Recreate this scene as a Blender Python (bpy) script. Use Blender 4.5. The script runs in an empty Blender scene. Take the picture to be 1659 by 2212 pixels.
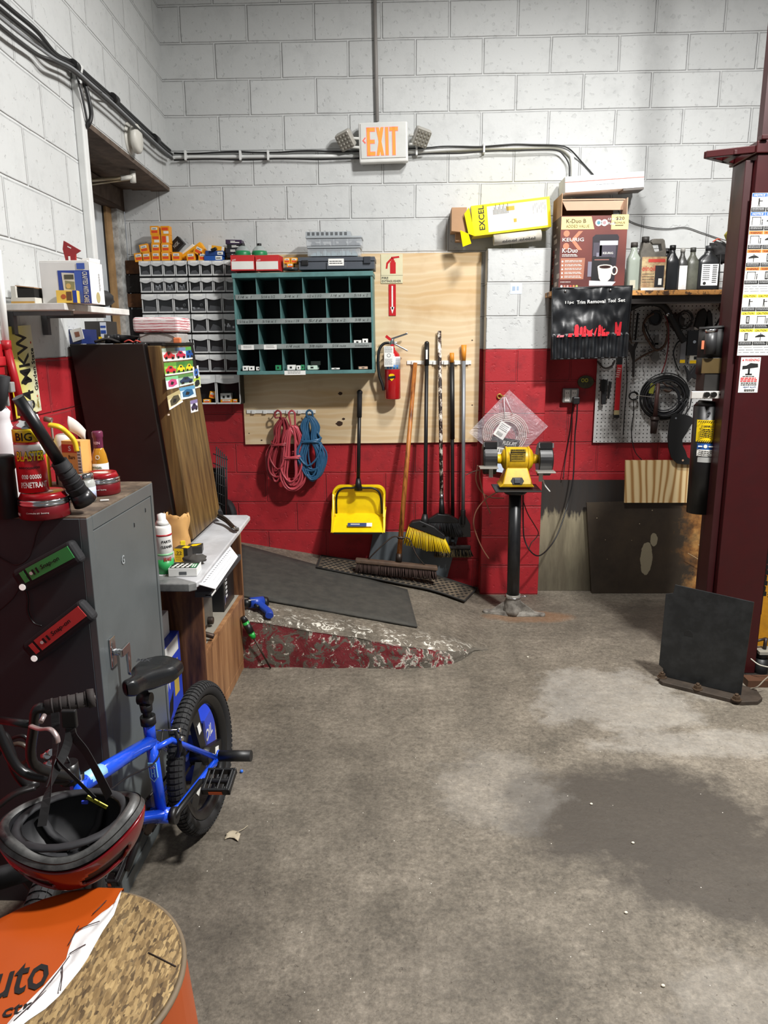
import bpy, math, random
from mathutils import Vector, Matrix, noise
V=Vector; R=math.radians; pi=math.pi
rnd=random.Random(7)
C=bpy.context.scene.collection
# ---------------- measured room frame: X right, Y into the room, Z up, camera above the origin
F_PX=1620.0; H=1.68159; D=5.026
MR=Matrix(((0.99951,0.03066,-0.00721),(-0.00017,-0.22163,-0.97513),(-0.03149,0.97465,-0.22152)))
def ray(x,y): return MR.transposed()@V(((x-829.5)/F_PX,(y-1106)/F_PX,1))
def pY(x,y,Y): d=ray(x,y); d=d*(Y/d.y); return V((d.x,Y,d.z+H))
def pZ(x,y,Z=0.0): d=ray(x,y); d=d*((Z-H)/d.z); return V((d.x,d.y,Z))
def pX(x,y,X): d=ray(x,y); d=d*(X/d.x); return V((X,d.y,d.z+H))
LDIR=V((-0.06189,0.99808,0)); LN=V((0.99808,0.06189,0)); L0=V((-1.503,D,0))     # left wall: direction and normal
def pL(x,y,off=0.0): d=ray(x,y); d=d*((LN.dot(L0)+off)/LN.dot(d)); return V((d.x,d.y,d.z+H))
def pPl(x,y,p0,n):
    o=V((0,0,H)); d=ray(x,y); return o+d*((V(p0)-o).dot(n)/d.dot(n))
def Lp(Y,z=0,off=0): t=(Y-D)/LDIR.y; return L0+LDIR*t+LN*off+V((0,0,z))
# ---------------- materials
def lin(h):
    if not isinstance(h,str): return tuple(h)+(1,) if len(h)==3 else h
    h=h.lstrip('#'); o=[]
    for i in (0,2,4):
        c=int(h[i:i+2],16)/255; o.append(c/12.92 if c<=.04045 else ((c+.055)/1.055)**2.4)
    return tuple(o)+(1,)
class NT:
    def __init__(s,name):
        s.m=bpy.data.materials.new(name); s.m.use_nodes=True; s.t=s.m.node_tree; s.t.nodes.clear()
        s.out=s.n('OutputMaterial'); s.b=s.n('BsdfPrincipled'); s.l(s.b.outputs[0],s.out.inputs[0])
        s.co=s.n('TexCoord').outputs['Object']
    def n(s,t,**k):
        o=s.t.nodes.new('ShaderNode'+t)
        for a,v in k.items(): setattr(o,a,v)
        return o
    def l(s,a,b): s.t.links.new(a,b)
    def put(s,inp,v):
        if isinstance(v,(int,float,tuple,list)): inp.default_value=v
        else: s.l(v,inp)
    def math(s,op,a,b=0,c=None,clamp=False):
        o=s.n('Math',operation=op,use_clamp=clamp); s.put(o.inputs[0],a); s.put(o.inputs[1],b)
        if c is not None: s.put(o.inputs[2],c)
        return o.outputs[0]
    def map(s,scale=(1,1,1),loc=(0,0,0),rot=(0,0,0),v=None):
        o=s.n('Mapping'); s.l(v or s.co,o.inputs[0]); o.inputs['Scale'].default_value=scale; o.inputs['Location'].default_value=loc; o.inputs['Rotation'].default_value=rot
        return o.outputs[0]
    def noise(s,scale=5,detail=4,rough=.55,v=None,dist=0):
        o=s.n('TexNoise'); o.inputs['Scale'].default_value=scale; o.inputs['Detail'].default_value=detail; o.inputs['Roughness'].default_value=rough; o.inputs['Distortion'].default_value=dist
        s.l(v or s.co,o.inputs['Vector']); return o.outputs['Fac']
    def ramp(s,f,stops,interp='LINEAR'):
        o=s.n('ValToRGB'); o.color_ramp.interpolation=interp; e=o.color_ramp.elements
        while len(e)<len(stops): e.new(.5)
        for i,(p,c) in enumerate(stops):
            e[i].position=p; e[i].color=lin(c) if isinstance(c,str) else (c,c,c,1) if isinstance(c,(int,float)) else c
        s.l(f,o.inputs[0]); return o.outputs[0]
    def mix(s,f,a,b,mode='MIX'):
        o=s.n('Mix',data_type='RGBA',blend_type=mode); s.put(o.inputs[0],f)
        s.put(o.inputs[6],lin(a) if isinstance(a,str) else a); s.put(o.inputs[7],lin(b) if isinstance(b,str) else b); return o.outputs[2]
    def sep(s,v=None):
        o=s.n('SeparateXYZ'); s.l(v or s.co,o.inputs[0]); return o.outputs
    def bump(s,h,st=.3,dist=.01):
        o=s.n('Bump'); o.inputs['Strength'].default_value=st; o.inputs['Distance'].default_value=dist; s.l(h,o.inputs['Height']); s.l(o.outputs[0],s.b.inputs['Normal'])
    def fin(s,col=None,rough=.5,metal=0,**k):
        if col is not None: s.put(s.b.inputs['Base Color'],lin(col) if isinstance(col,str) else col)
        s.put(s.b.inputs['Roughness'],rough); s.put(s.b.inputs['Metallic'],metal)
        for a,v in k.items(): s.put(s.b.inputs[a.replace('_',' ')],v)
        return s.m
MC={}
def mat(col,rough=.5,metal=0.0,var=.18,scale=9,emit=0,trans=0,alpha=1,bump=0,dirt=None,coat=0):
    key=(col,rough,metal,var,scale,emit,trans,alpha,bump,dirt,coat)
    if key in MC: return MC[key]
    t=NT('mat_'+str(col).lstrip('#')); c=lin(col)
    f=t.noise(scale,4); g=t.math('MULTIPLY_ADD',f,2*var,1-var)
    x=t.n('Mix',data_type='RGBA',blend_type='MULTIPLY'); x.inputs[0].default_value=1; x.inputs[6].default_value=c; t.l(g,x.inputs[7]); cc=x.outputs[2]
    if dirt:
        d=t.ramp(t.noise(dirt[2] if len(dirt)>2 else 14,6,.65),[(.5-dirt[1]*.3,0),(.62,1)]); cc=t.mix(t.math('MULTIPLY',d,dirt[1]),cc,dirt[0])
    t.fin(cc,t.math('MULTIPLY_ADD',f,.16,rough-.08,clamp=True),metal)
    if bump: t.bump(t.noise(scale*6,4),bump,.004)
    if emit: t.b.inputs['Emission Color'].default_value=c; t.b.inputs['Emission Strength'].default_value=emit
    if trans: t.b.inputs['Transmission Weight'].default_value=trans; t.b.inputs['IOR'].default_value=1.35
    if alpha<1: t.b.inputs['Alpha'].default_value=alpha
    if coat: t.b.inputs['Coat Weight'].default_value=coat
    MC[key]=t.m; return t.m
# ---------------- mesh building
def fr(o,r=(1,0,0),u=(0,0,1)):
    r=V(r).normalized(); u=V(u); n=r.cross(u).normalized(); u=n.cross(r).normalized()
    return Matrix(((r.x,u.x,n.x,o[0]),(r.y,u.y,n.y,o[1]),(r.z,u.z,n.z,o[2]),(0,0,0,1)))
def tr(x,y,z,rz=0,rx=0,ry=0): return Matrix.Translation((x,y,z))@Matrix.Rotation(rz,4,'Z')@Matrix.Rotation(ry,4,'Y')@Matrix.Rotation(rx,4,'X')
I4=Matrix.Identity(4)
class MB:
    def __init__(s,m=None): s.v=[];s.f=[];s.mi=[];s.ms=[m] if m else [];s.M=I4; s.cur=0; s.sm=[]; s.smooth=False
    def use(s,m):
        if m not in s.ms: s.ms.append(m)
        s.cur=s.ms.index(m); return s
    def at(s,M): s.M=M; return s
    def add(s,vs,fs,sm=None):
        b=len(s.v); s.v+=[s.M@V(p) for p in vs]
        for f in fs: s.f.append([b+i for i in f]); s.mi.append(s.cur); s.sm.append(s.smooth if sm is None else sm)
        return s
    def box(s,a,b):
        x0,y0,z0=[min(p,q) for p,q in zip(a,b)]; x1,y1,z1=[max(p,q) for p,q in zip(a,b)]
        return s.add([(x0,y0,z0),(x1,y0,z0),(x1,y1,z0),(x0,y1,z0),(x0,y0,z1),(x1,y0,z1),(x1,y1,z1),(x0,y1,z1)],[(0,3,2,1),(4,5,6,7),(0,1,5,4),(1,2,6,5),(2,3,7,6),(3,0,4,7)],False)
    def cbox(s,c,d): return s.box([c[i]-d[i]/2 for i in range(3)],[c[i]+d[i]/2 for i in range(3)])
    def hexa(s,p): # 8 corners bottom4 top4
        return s.add(p,[(0,3,2,1),(4,5,6,7),(0,1,5,4),(1,2,6,5),(2,3,7,6),(3,0,4,7)],False)
    def rect(s,x0,y0,x1,y1,z=.0,t=.0008): return s.box((x0,y0,z),(x1,y1,z+t))
    def prism(s,poly,z0,z1,sm=False):
        n=len(poly); vs=[(x,y,z0) for x,y in poly]+[(x,y,z1) for x,y in poly]
        s.add(vs,[tuple(range(n-1,-1,-1)),tuple(range(n,2*n))],False)
        b=len(s.v)-2*n
        for i in range(n):
            j=(i+1)%n; s.f.append([b+i,b+j,b+n+j,b+n+i]); s.mi.append(s.cur); s.sm.append(sm)
        return s
    def cyl(s,p0,p1,r0,r1=None,seg=16,cap=True,sm=True):
        r1=r0 if r1 is None else r1; p0=V(p0);p1=V(p1); d=(p1-p0)
        q=d.to_track_quat('Z','Y').to_matrix()
        vs=[];
        for p,r in ((p0,r0),(p1,r1)):
            for i in range(seg): a=2*pi*i/seg; vs.append(p+q@V((r*math.cos(a),r*math.sin(a),0)))
        fs=[(i,(i+1)%seg,seg+(i+1)%seg,seg+i) for i in range(seg)]
        s.add(vs,fs,sm)
        if cap:
            b=len(s.v)-2*seg
            for f in (list(range(b+seg-1,b-1,-1)),list(range(b+seg,b+2*seg))): s.f.append(f); s.mi.append(s.cur); s.sm.append(False)
        return s
    def lathe(s,prof,seg=24,sm=True):  # prof (r,z) around local Z
        n=len(prof); vs=[]
        for r,z in prof:
            for i in range(seg): a=2*pi*i/seg; vs.append((r*math.cos(a),r*math.sin(a),z))
        fs=[(k*seg+i,k*seg+(i+1)%seg,(k+1)*seg+(i+1)%seg,(k+1)*seg+i) for k in range(n-1) for i in range(seg)]
        s.add(vs,fs,sm); b=len(s.v)-n*seg
        for k,rev in ((0,1),(n-1,0)):
            if prof[k][0]>1e-5:
                f=[b+k*seg+i for i in range(seg)]
                if rev: f.reverse()
                s.f.append(f); s.mi.append(s.cur); s.sm.append(False)
        return s
    def tube(s,pts,r,seg=8,closed=False,sm=True,rr=None,flat=1.0):
        pts=[V(p) for p in pts]; n=len(pts); vs=[]; up=None
        for i,p in enumerate(pts):
            t=(pts[(i+1)%n]-pts[i-1]) if closed else (pts[min(i+1,n-1)]-pts[max(i-1,0)])
            if t.length<1e-9: t=V((0,0,1))
            t.normalize()
            if up is None: up=V((0,0,1)) if abs(t.z)<.9 else V((1,0,0))
            a=t.cross(up)
            if a.length<1e-6: a=t.orthogonal()
            a.normalize(); up=a.cross(t).normalized()
            R_=rr[i] if rr else r
            for k in range(seg): g=2*pi*k/seg; vs.append(p+a*(R_*math.cos(g))+up*(R_*flat*math.sin(g)))
        m=n if closed else n-1
        fs=[(i*seg+k,i*seg+(k+1)%seg,((i+1)%n)*seg+(k+1)%seg,((i+1)%n)*seg+k) for i in range(m) for k in range(seg)]
        s.add(vs,fs,sm)
        if not closed:
            b=len(s.v)-n*seg
            for f in (list(range(b+seg-1,b-1,-1)),list(range(b+(n-1)*seg,b+n*seg))): s.f.append(f); s.mi.append(s.cur); s.sm.append(False)
        return s
    def sph(s,c,r,seg=14,sc=(1,1,1)):
        c=V(c); vs=[];k=seg//2
        for j in range(k+1):
            a=pi*j/k
            for i in range(seg): b=2*pi*i/seg; vs.append(c+V((r*sc[0]*math.sin(a)*math.cos(b),r*sc[1]*math.sin(a)*math.sin(b),r*sc[2]*math.cos(a))))
        fs=[(j*seg+i,(j+1)*seg+i,(j+1)*seg+(i+1)%seg,j*seg+(i+1)%seg) for j in range(k) for i in range(seg)]
        return s.add(vs,fs,True)
    def grid(s,fn,nu,nv,th=0,sm=True): # fn(u,v)->point, u,v in 0..1 ; th thickness along -normal approx
        P=[[V(fn(i/nu,j/nv)) for j in range(nv+1)] for i in range(nu+1)]
        vs=[P[i][j] for i in range(nu+1) for j in range(nv+1)]; w=nv+1
        fs=[(i*w+j,(i+1)*w+j,(i+1)*w+j+1,i*w+j+1) for i in range(nu) for j in range(nv)]
        s.add(vs,fs,sm)
        if th:
            N=[]
            for i in range(nu+1):
                for j in range(nv+1):
                    a=P[min(i+1,nu)][j]-P[max(i-1,0)][j]; b=P[i][min(j+1,nv)]-P[i][max(j-1,0)]; n=a.cross(b)
                    N.append(n.normalized() if n.length>1e-12 else V((0,0,1)))
            s.add([v-n*th for v,n in zip(vs,N)],[tuple(reversed(f)) for f in fs],sm)
            L=(nu+1)*(nv+1); b=len(s.v)-2*L
            E=[(i*w,(i+1)*w) for i in range(nu)]+[((i+1)*w+nv,i*w+nv) for i in range(nu)]+[(j+1,j) for j in range(nv)]+[(nu*w+j,nu*w+j+1) for j in range(nv)]
            for p,q in E: s.f.append([b+q,b+p,b+L+p,b+L+q]); s.mi.append(s.cur); s.sm.append(False)
        return s
    def build(s,name,m=None,parent=None,bevel=0,world=True,seg=2,kind=None):
        me=bpy.data.meshes.new(name); W=mw(parent).inverted() if (parent and world) else I4
        me.from_pydata([tuple(W@p) for p in s.v],[],s.f)
        for mm in (s.ms or [m]): me.materials.append(mm)
        for i,p in enumerate(me.polygons): p.material_index=s.mi[i]; p.use_smooth=s.sm[i]
        me.validate(); me.update()
        o=bpy.data.objects.new(name,me); C.objects.link(o)
        if parent: o.parent=parent
        if bevel:
            b=o.modifiers.new('bevel','BEVEL'); b.width=bevel; b.segments=seg; b.limit_method='ANGLE'; b.angle_limit=R(40)
        if kind: o['kind']=kind
        return o
def mw(o):
    m=o.matrix_basis.copy()
    while o.parent: o=o.parent; m=o.matrix_basis@m
    return m
def tag(o,label=None,cat=None,group=None,kind=None):
    if label: o['label']=label
    if cat: o['category']=cat
    if group: o['group']=group
    if kind: o['kind']=kind
    return o
def thing(name,label,cat,M=(0,0,0),group=None):
    o=bpy.data.objects.new(name,None); C.objects.link(o); o.empty_display_size=.05
    o.matrix_basis=M if isinstance(M,Matrix) else Matrix.Translation(M)
    return tag(o,label,cat,group)
def one(mb,name,label,cat,group=None,bevel=0,m=None,parent=None):
    """a single-mesh thing: origin moved to the middle of its base"""
    xs=[p.x for p in mb.v];ys=[p.y for p in mb.v];zs=[p.z for p in mb.v]
    c=V(((min(xs)+max(xs))/2,(min(ys)+max(ys))/2,min(zs))); mb.v=[p-c for p in mb.v]
    o=mb.build(name,m,None,bevel); o.location=c; return tag(o,label,cat,group)
def struct(o): o['kind']='structure'; return o
def copy_tree(o,parent=None,M=None):
    c=o.copy(); C.objects.link(c)
    if parent: c.parent=parent
    if M is not None: c.matrix_basis=M
    for ch in list(o.children): copy_tree(ch,c)
    return c
def text_mesh(s,M,w,h,t=.0006,bold=False,shear=0):
    """outline of a word as verts/faces fitted in w x h at frame M"""
    cu=bpy.data.curves.new('txt','FONT'); cu.body=s; cu.extrude=.01; cu.resolution_u=2; cu.shear=shear
    if bold: cu.offset=.012
    ob=bpy.data.objects.new('txt',cu); C.objects.link(ob); dg=bpy.context.evaluated_depsgraph_get(); dg.update()
    me=bpy.data.meshes.new_from_object(ob.evaluated_get(dg)); bpy.data.objects.remove(ob); bpy.data.curves.remove(cu)
    xs=[v.co.x for v in me.vertices]; ys=[v.co.y for v in me.vertices]
    x0,x1,y0,y1=min(xs),max(xs),min(ys),max(ys)
    vs=[((v.co.x-x0)/(x1-x0)*w,(v.co.y-y0)/max(y1-y0,1e-6)*h,(v.co.z/.02+.5)*t) for v in me.vertices]
    fs=[tuple(p.vertices) for p in me.polygons]; bpy.data.meshes.remove(me); return vs,fs
def mtext(mb,s,x,y,w,h,z=.0012,bold=True,shear=0,rot=0):
    """write a word into the mesh at x,y of its current frame"""
    if rot: # running up the surface
        vs,fs=text_mesh(s,None,w,h,bold=bold,shear=shear); a=R(rot); ca,sa=math.cos(a),math.sin(a)
        vs=[(x+p[0]*ca-p[1]*sa,y+p[0]*sa+p[1]*ca,p[2]+z) for p in vs]
    else:
        vs,fs=text_mesh(s,None,w,h,bold=bold,shear=shear); vs=[(p[0]+x,p[1]+y,p[2]+z) for p in vs]
    return mb.add(vs,fs,False)
def smoothpts(pts,n=6):
    P=[V(p) for p in pts]; o=[]
    for i in range(len(P)-1):
        a,b,c,d=P[max(i-1,0)],P[i],P[i+1],P[min(i+2,len(P)-1)]
        for k in range(n):
            t=k/n; o.append(.5*((2*b)+(c-a)*t+(2*a-5*b+4*c-d)*t*t+(3*b-a-3*c+d)*t**3))
    return o+[P[-1]]
def lines(mb,x,y,w,n,dy,h,z=.0012,seed=0):
    """rows of fine print as short bars"""
    q=random.Random(seed+n)
    for i in range(n):
        xx=x
        while xx<x+w*.93:
            L=min(q.uniform(.08,.25)*w,x+w-xx); mb.rect(xx,y-i*dy,xx+L,y-i*dy+h,z); xx+=L+w*.03
# common materials
BLK=mat('#121213',.45); BLKR=mat('#17171a',.75,bump=.15); STEEL=mat('#9a9a9c',.35,1); CHROME=mat('#cfd0d2',.15,1,var=.05); DSTEEL=mat('#3a3937',.5,.8,dirt=('#5a4030',.5))
WHT=mat('#e6e6e2',.5,var=.06); YEL=mat('#f2c500',.4); INK=mat('#101010',.6); PAPER=mat('#e9e8e4',.7,var=.05)
REDP=mat('#c01820',.4)
# ================= SETTING
def wallmat(name,shift,tone='#c8cac9',low='#a51c25',zred=1.63):
    t=NT(name); s=t.sep(); cx=t.n('CombineXYZ'); t.l(t.math('ADD',s[0],-shift+40.64),cx.inputs[0]); t.l(s[2],cx.inputs[1])
    wob=t.noise(3,2); wv=t.n('VectorMath',operation='ADD'); t.l(cx.outputs[0],wv.inputs[0])
    w2=t.n('CombineXYZ'); t.l(t.math('MULTIPLY_ADD',wob,.012,-.006),w2.inputs[0]); t.l(t.math('MULTIPLY_ADD',wob,.01,-.005),w2.inputs[1]); t.l(w2.outputs[0],wv.inputs[1])
    def brick(ms,sm):
        b=t.n('TexBrick',offset=.5,offset_frequency=2,squash=1); b.inputs['Scale'].default_value=1; b.inputs['Mortar Size'].default_value=ms; b.inputs['Mortar Smooth'].default_value=sm
        b.inputs['Brick Width'].default_value=.4064; b.inputs['Row Height'].default_value=.2032; b.inputs['Color1'].default_value=(1,1,1,1); b.inputs['Color2'].default_value=(.86,.86,.86,1); b.inputs['Mortar'].default_value=(1.1,1.1,1.1,1)
        t.l(wv.outputs[0],b.inputs['Vector']); return b
    b=brick(.0065,.6)
    pock=t.ramp(t.noise(34,3,.5),[(.62,0),(.68,1)]); fine=t.noise(70,3); big=t.noise(1.3,4)
    # paint colours
    stain=t.ramp(t.noise(7,6,.7),[(.5,0),(.72,1)])
    wcol=t.mix(t.math('MULTIPLY',stain,.22),lin(tone),lin('#8b8d8e')); wcol=t.mix(t.math('MULTIPLY',pock,.15),wcol,lin('#77797b'))
    rcol=t.mix(stain,lin(low),lin('#82161f')); chip=t.ramp(t.noise(11,8,.8),[(.70,0),(.73,1)]); rcol=t.mix(chip,rcol,lin('#6d4447'))
    zz=t.math('MULTIPLY_ADD',t.noise(9,2),.012,s[2]); up=t.math('GREATER_THAN',zz,zred+.006)
    col=t.mix(up,rcol,wcol); col=t.mix(.55,col,b.outputs['Color'],'MULTIPLY'); jf=t.math('MULTIPLY',b.outputs['Fac'],t.math('SUBTRACT',1,b.outputs['Fac'])); b3=brick(.0105,.25); rim_=t.math('MULTIPLY',t.math('SUBTRACT',b3.outputs['Fac'],b.outputs['Fac'],clamp=True),t.ramp(t.noise(5,5,.7),[(.3,.25),(.6,1)])); col=t.mix(t.math('MULTIPLY',rim_,.42),col,lin('#3c3a38'))
    # colour above darkens a thin line around each joint; height sinks the joints
    h=t.math('MULTIPLY',b.outputs['Fac'],-1.0); h=t.math('MULTIPLY_ADD',pock,-.2,h); h=t.math('MULTIPLY_ADD',fine,.10,h); h=t.math('MULTIPLY_ADD',t.noise(13,3),.25,h)
    t.bump(h,.8,.008)
    return t.fin(col,.62)
# ---- back wall
X0=-1.3747
wb=MB(wallmat('painted_block_wall',X0)); wb.box((-1.80,D,-.1),(4.2,D+.2,4.5)); o=wb.build('wall_back'); struct(o)
# ---- left wall: near part, lintel over the doorway, return into the recess
ML=Matrix(((LDIR.x,-LN.x,0,L0.x),(LDIR.y,-LN.y,0,L0.y),(0,0,1,0),(0,0,0,1)))
xj=(3.555-D)/LDIR.y
wl=MB(); wl.box((-3.75,0,-.1),(xj,.36,4.5)); wl.box((xj,0,2.64),(.02,.36,4.5))
o=wl.build('wall_left',wallmat('painted_block_wall_left',-2.17)); o.matrix_basis=ML; struct(o)
# ridged dark underside of the lintel and the door head
t=MB(); t.M=ML
for i,(a,b,z) in enumerate(((.0,.115,2.637),(.12,.235,2.645),(.24,.36,2.652))): t.box((xj,a,z-.02),(.02,b,z+.004))
t.box((xj,.30,2.52),(.02,.36,2.62)); o=t.build('trim_1',mat('#6b5b4e',.8,dirt=('#2a211b',.6))); struct(o)
# door in the recess: white leaf, tan weatherstrip, white frame
dr=MB(); dr.use(mat('#c9cfd3',.45)); dr.box((-1.90,3.60,.33),(-1.86,4.80,2.50)); o=dr.build('door_1'); struct(o)
for i,(a,b,x,m) in enumerate(((4.80,4.815,-1.855,mat('#1e1b19',.8)),(4.815,4.90,-1.84,mat('#a9865a',.6,dirt=('#6a4a2a',.4))),(4.90,5.026,-1.805,mat('#d6d7d4',.6,dirt=('#3a3630',.7))))):
    t=MB(m); t.use(m); t.box((-1.95,a,.33),(x,b,2.62)); struct(t.build('trim_%d'%(i+2)))
t=MB(); t.use(mat('#4a3b30',.8)); t.box((-1.95,3.56,2.50),(-1.80,5.026,2.645)); struct(t.build('trim_5'))
# wood and rubble pieces showing at the end of the back wall beside the bins
for i,(y0,y1,c) in enumerate(((562,592,'#6b4428'),(594,632,'#2b2624'),(634,664,'#70492b'),(668,730,'#232022'))):
    p=pY(272,y1,D-.06); q=pY(305,y0,D-.06)
    t=MB(); t.use(mat(c,.9,dirt=('#15110f',.6),bump=.4)); t.box((p.x,D-.06,p.z),(q.x+.06,D-.001,q.z))
    one(t,'wood_block' if i%2==0 else 'stone_block',('raw brown timber block beside the top row of drawers','dark rubble stone between the two brown timber blocks','lower brown timber block beside the door frame','lowest dark rubble stone just above the plastic wrapped bundle')[i],'block',bevel=.004)
# ---- pillar
wp=MB(wallmat('painted_block_pillar',.4885+.4064/2+.0)); wp.box((.492,D-.155,-.05),(.882,D+.01,2.235)); o=wp.build('wall_pillar',bevel=.006); struct(o)
# ---- ceiling
t=MB(); t.use(mat('#8d8a86',.9)); t.box((-2,-3,4.4),(4.2,5.2,4.5)); struct(t.build('ceiling'))
# ---- floor
def blobs(t,lst,wob=.5):
    s=t.sep(); nz=t.math('SUBTRACT',t.noise(4.2,9,.72),.5); acc=None
    for x,y,rx,ry,st in lst:
        dx=t.math('MULTIPLY',t.math('SUBTRACT',s[0],x),1/rx); dy=t.math('MULTIPLY',t.math('SUBTRACT',s[1],y),1/ry)
        d=t.math('SQRT',t.math('ADD',t.math('MULTIPLY',dx,dx),t.math('MULTIPLY',dy,dy)))
        d=t.math('MULTIPLY_ADD',nz,wob*3,d); m=t.math('MULTIPLY',t.math('SUBTRACT',1.05,d),3.2*1,clamp=True); m=t.math('MULTIPLY',m,st)
        acc=m if acc is None else t.math('MAXIMUM',acc,m)
    return acc
def concrete(name,base='#655e53',ramp=False):
    t=NT(name); s=t.sep()
    big=t.noise(1.1,6,.6); mid=t.noise(4.5,8,.68); fine=t.noise(38,6,.7)
    c=t.ramp(big,[(.32,'#484238'),(.5,base),(.68,'#766e62')]); c=t.mix(.5,c,t.ramp(mid,[(.3,'#453f36'),(.52,'#6b6357'),(.7,'#8a8173')]))
    c=t.mix(.75,c,t.ramp(fine,[(.3,0.2),(.5,.5),(.7,.8)]),'SOFT_LIGHT'); c=t.mix(.5,c,t.ramp(t.noise(95,4,.7),[(.3,.2),(.5,.5),(.7,.85)]),'SOFT_LIGHT')
    if not ramp:
        dark=blobs(t,[(.85,2.42,.50,.36,.9),(1.2,2.15,.6,.28,.85),(.52,2.55,.16,.20,.7),(1.45,2.25,.4,.35,.55),(1.7,1.5,.6,.6,.35),(.15,1.75,.22,.16,.22),(-.3,2.6,.3,.5,.15),(1.9,4.3,.8,.5,.5),(1.0,4.55,.35,.12,.3),(-.7,2.0,.3,.6,.3)])
        c=t.mix(dark,c,lin('#3a342d'))
        lite=blobs(t,[(1.0,3.35,.45,.35,.42),(1.35,2.95,.6,.12,.4),(.9,1.6,.25,.25,.2),(.35,2.6,.25,.3,.2)],.7)
        c=t.mix(t.math('MULTIPLY',lite,t.noise(14,6,.7)),c,lin('#c9c5bd'))
        rust=blobs(t,[(.75,4.45,.28,.12,.4)],.4); c=t.mix(rust,c,lin('#8a5e38'))
    else:
        d=t.math('MULTIPLY_ADD',t.math('SUBTRACT',t.noise(6,6,.7),.5),.30,t.math('SUBTRACT',s[1],3.68))
        edge=t.math('MULTIPLY',t.math('SUBTRACT',.26,d),6,clamp=True)
        fl=t.ramp(t.noise(16,8,.75,dist=1.5),[(.55,0),(.58,1)]); c=t.mix(t.math('MULTIPLY',edge,fl),c,lin('#dcd8cc'))
    vor=t.n('TexVoronoi'); vor.inputs['Scale'].default_value=26; vor.inputs['Randomness'].default_value=1; t.l(t.co,vor.inputs['Vector'])
    sp=t.math('LESS_THAN',vor.outputs['Distance'],.045); sel=t.math('GREATER_THAN',t.sep(vor.outputs['Color'])[0],.72)
    c=t.mix(t.math('MULTIPLY',sp,sel),c,lin('#d8d3c6'))
    pit=t.ramp(t.noise(24,4,.6,dist=2),[(.66,0),(.72,1)]); c=t.mix(t.math('MULTIPLY',pit,.45),c,lin('#4b463f'))
    h=t.math('MULTIPLY_ADD',fine,.35,mid); h=t.math('MULTIPLY_ADD',pit,-.5,h)
    t.bump(h,.55,.012); return t.fin(c,t.math('MULTIPLY_ADD',mid,-.25,.80))
t=MB(); t.box((-3,-3,-.1),(4.2,5.1,0)); struct(t.build('floor',concrete('stained_concrete')))
# ---- ramp up to the doorway
def rz(X): return max(.0,.144-.169*(X+.1))
def rampz(X,Y):
    e=max(0.0,min(1.0,(.50-X)/.5)); return rz(X)*(1-(1-min(1,(.46-X)/.35))**2 if X>.11 else 1)
NR=V((.169,0,1)); PR=V((-.1,0,.144))
def pR(x,y): return pPl(x,y,PR,NR)
def yfront(X):
    e=max(0,(X-.05)/.33); return 3.675+.24*min(e,1)**2.2*1.0+(.004*math.sin(X*40)+.006*math.sin(X*17))
t=MB()
def rtop(u,v):
    X=-1.95+u*2.40; Y0=yfront(X)+.015; Y=Y0+(D-Y0+.02)*v; z=rampz(X,Y)+.004*noise.noise(V((X*6,Y*6,0)))
    if v==0: z-=.012
    return (X,Y,max(z,.0015))
t.grid(rtop,60,24)
rt=t.build('ramp_top',concrete('ramp_concrete',ramp=True))
t=MB()
def rfront(u,v):
    X=-1.95+u*2.40; Y0=yfront(X); z=max(rampz(X,Y0)-.010,.001)*v; return (X,Y0+.018*v*v+.010*noise.noise(V((X*9,v*3,2)))*(1-abs(2*v-1)),z)
t.grid(rfront,90,10)
fm=NT('flaking_red_paint'); n1=fm.noise(7,8,.72,dist=.6); n2=fm.noise(13,8,.75,dist=1.2); sx=fm.sep()
c=fm.ramp(fm.math('MULTIPLY_ADD',sx[0],.16,n1),[(.38,'#6f1c22'),(.49,'#7d252b'),(.50,'#c9c3b6'),(.525,'#bdb7aa'),(.535,'#5f594f')])
c=fm.mix(fm.ramp(n2,[(.50,0),(.53,1)]),c,lin('#5f584e')); c=fm.mix(fm.ramp(fm.noise(22,6,.7),[(.60,0),(.62,1)]),c,lin('#cfc9bb'))
fm.bump(n2,.6,.02); t.build('ramp_side',fm.fin(c,.8),rt)
rt.name='trim_6'; struct(rt); tag(rt,'concrete ramp rising to the doorway, its side in flaking red and white paint')
# ---- camera and light
cam=bpy.data.cameras.new('camera'); co=bpy.data.objects.new('camera',cam); C.objects.link(co)
cam.sensor_fit='HORIZONTAL'; cam.sensor_width=36; cam.lens=F_PX/1659*36; cam.clip_start=.02; cam.clip_end=100
r_,d_,f_=MR[0],MR[1],MR[2]; u_=-d_
co.matrix_world=Matrix(((r_[0],u_[0],-f_[0],0),(r_[1],u_[1],-f_[1],0),(r_[2],u_[2],-f_[2],H),(0,0,0,1)))
sc=bpy.context.scene; sc.camera=co
def area(name,loc,size,power,rot=(0,0,0),col=(1,1,1),shape='DISK',sy=None,spread=180):
    l=bpy.data.lights.new(name,'AREA'); l.shape=shape; l.size=size; l.energy=power; l.color=col; l.spread=R(spread)
    if sy: l.size_y=sy
    o=bpy.data.objects.new(name,l); C.objects.link(o); o.location=loc; o.rotation_euler=rot; return o
area('ceiling_lamp_over_bay',(1.8,1.75,3.95),.34,250,col=(1,.985,.96))
area('ceiling_lamp_over_wall',(.75,3.3,3.85),.4,58,col=(1,.985,.96))
area('fill_lamp_behind_camera',(2.6,-2.2,4.2),1.0,16,col=(1,.98,.95))  # weak unseen fill added behind the camera for general light
w=bpy.data.worlds.new('world'); sc.world=w; w.use_nodes=True; w.node_tree.nodes['Background'].inputs[0].default_value=(.9,.95,1,1); w.node_tree.nodes['Background'].inputs[1].default_value=.16
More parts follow.
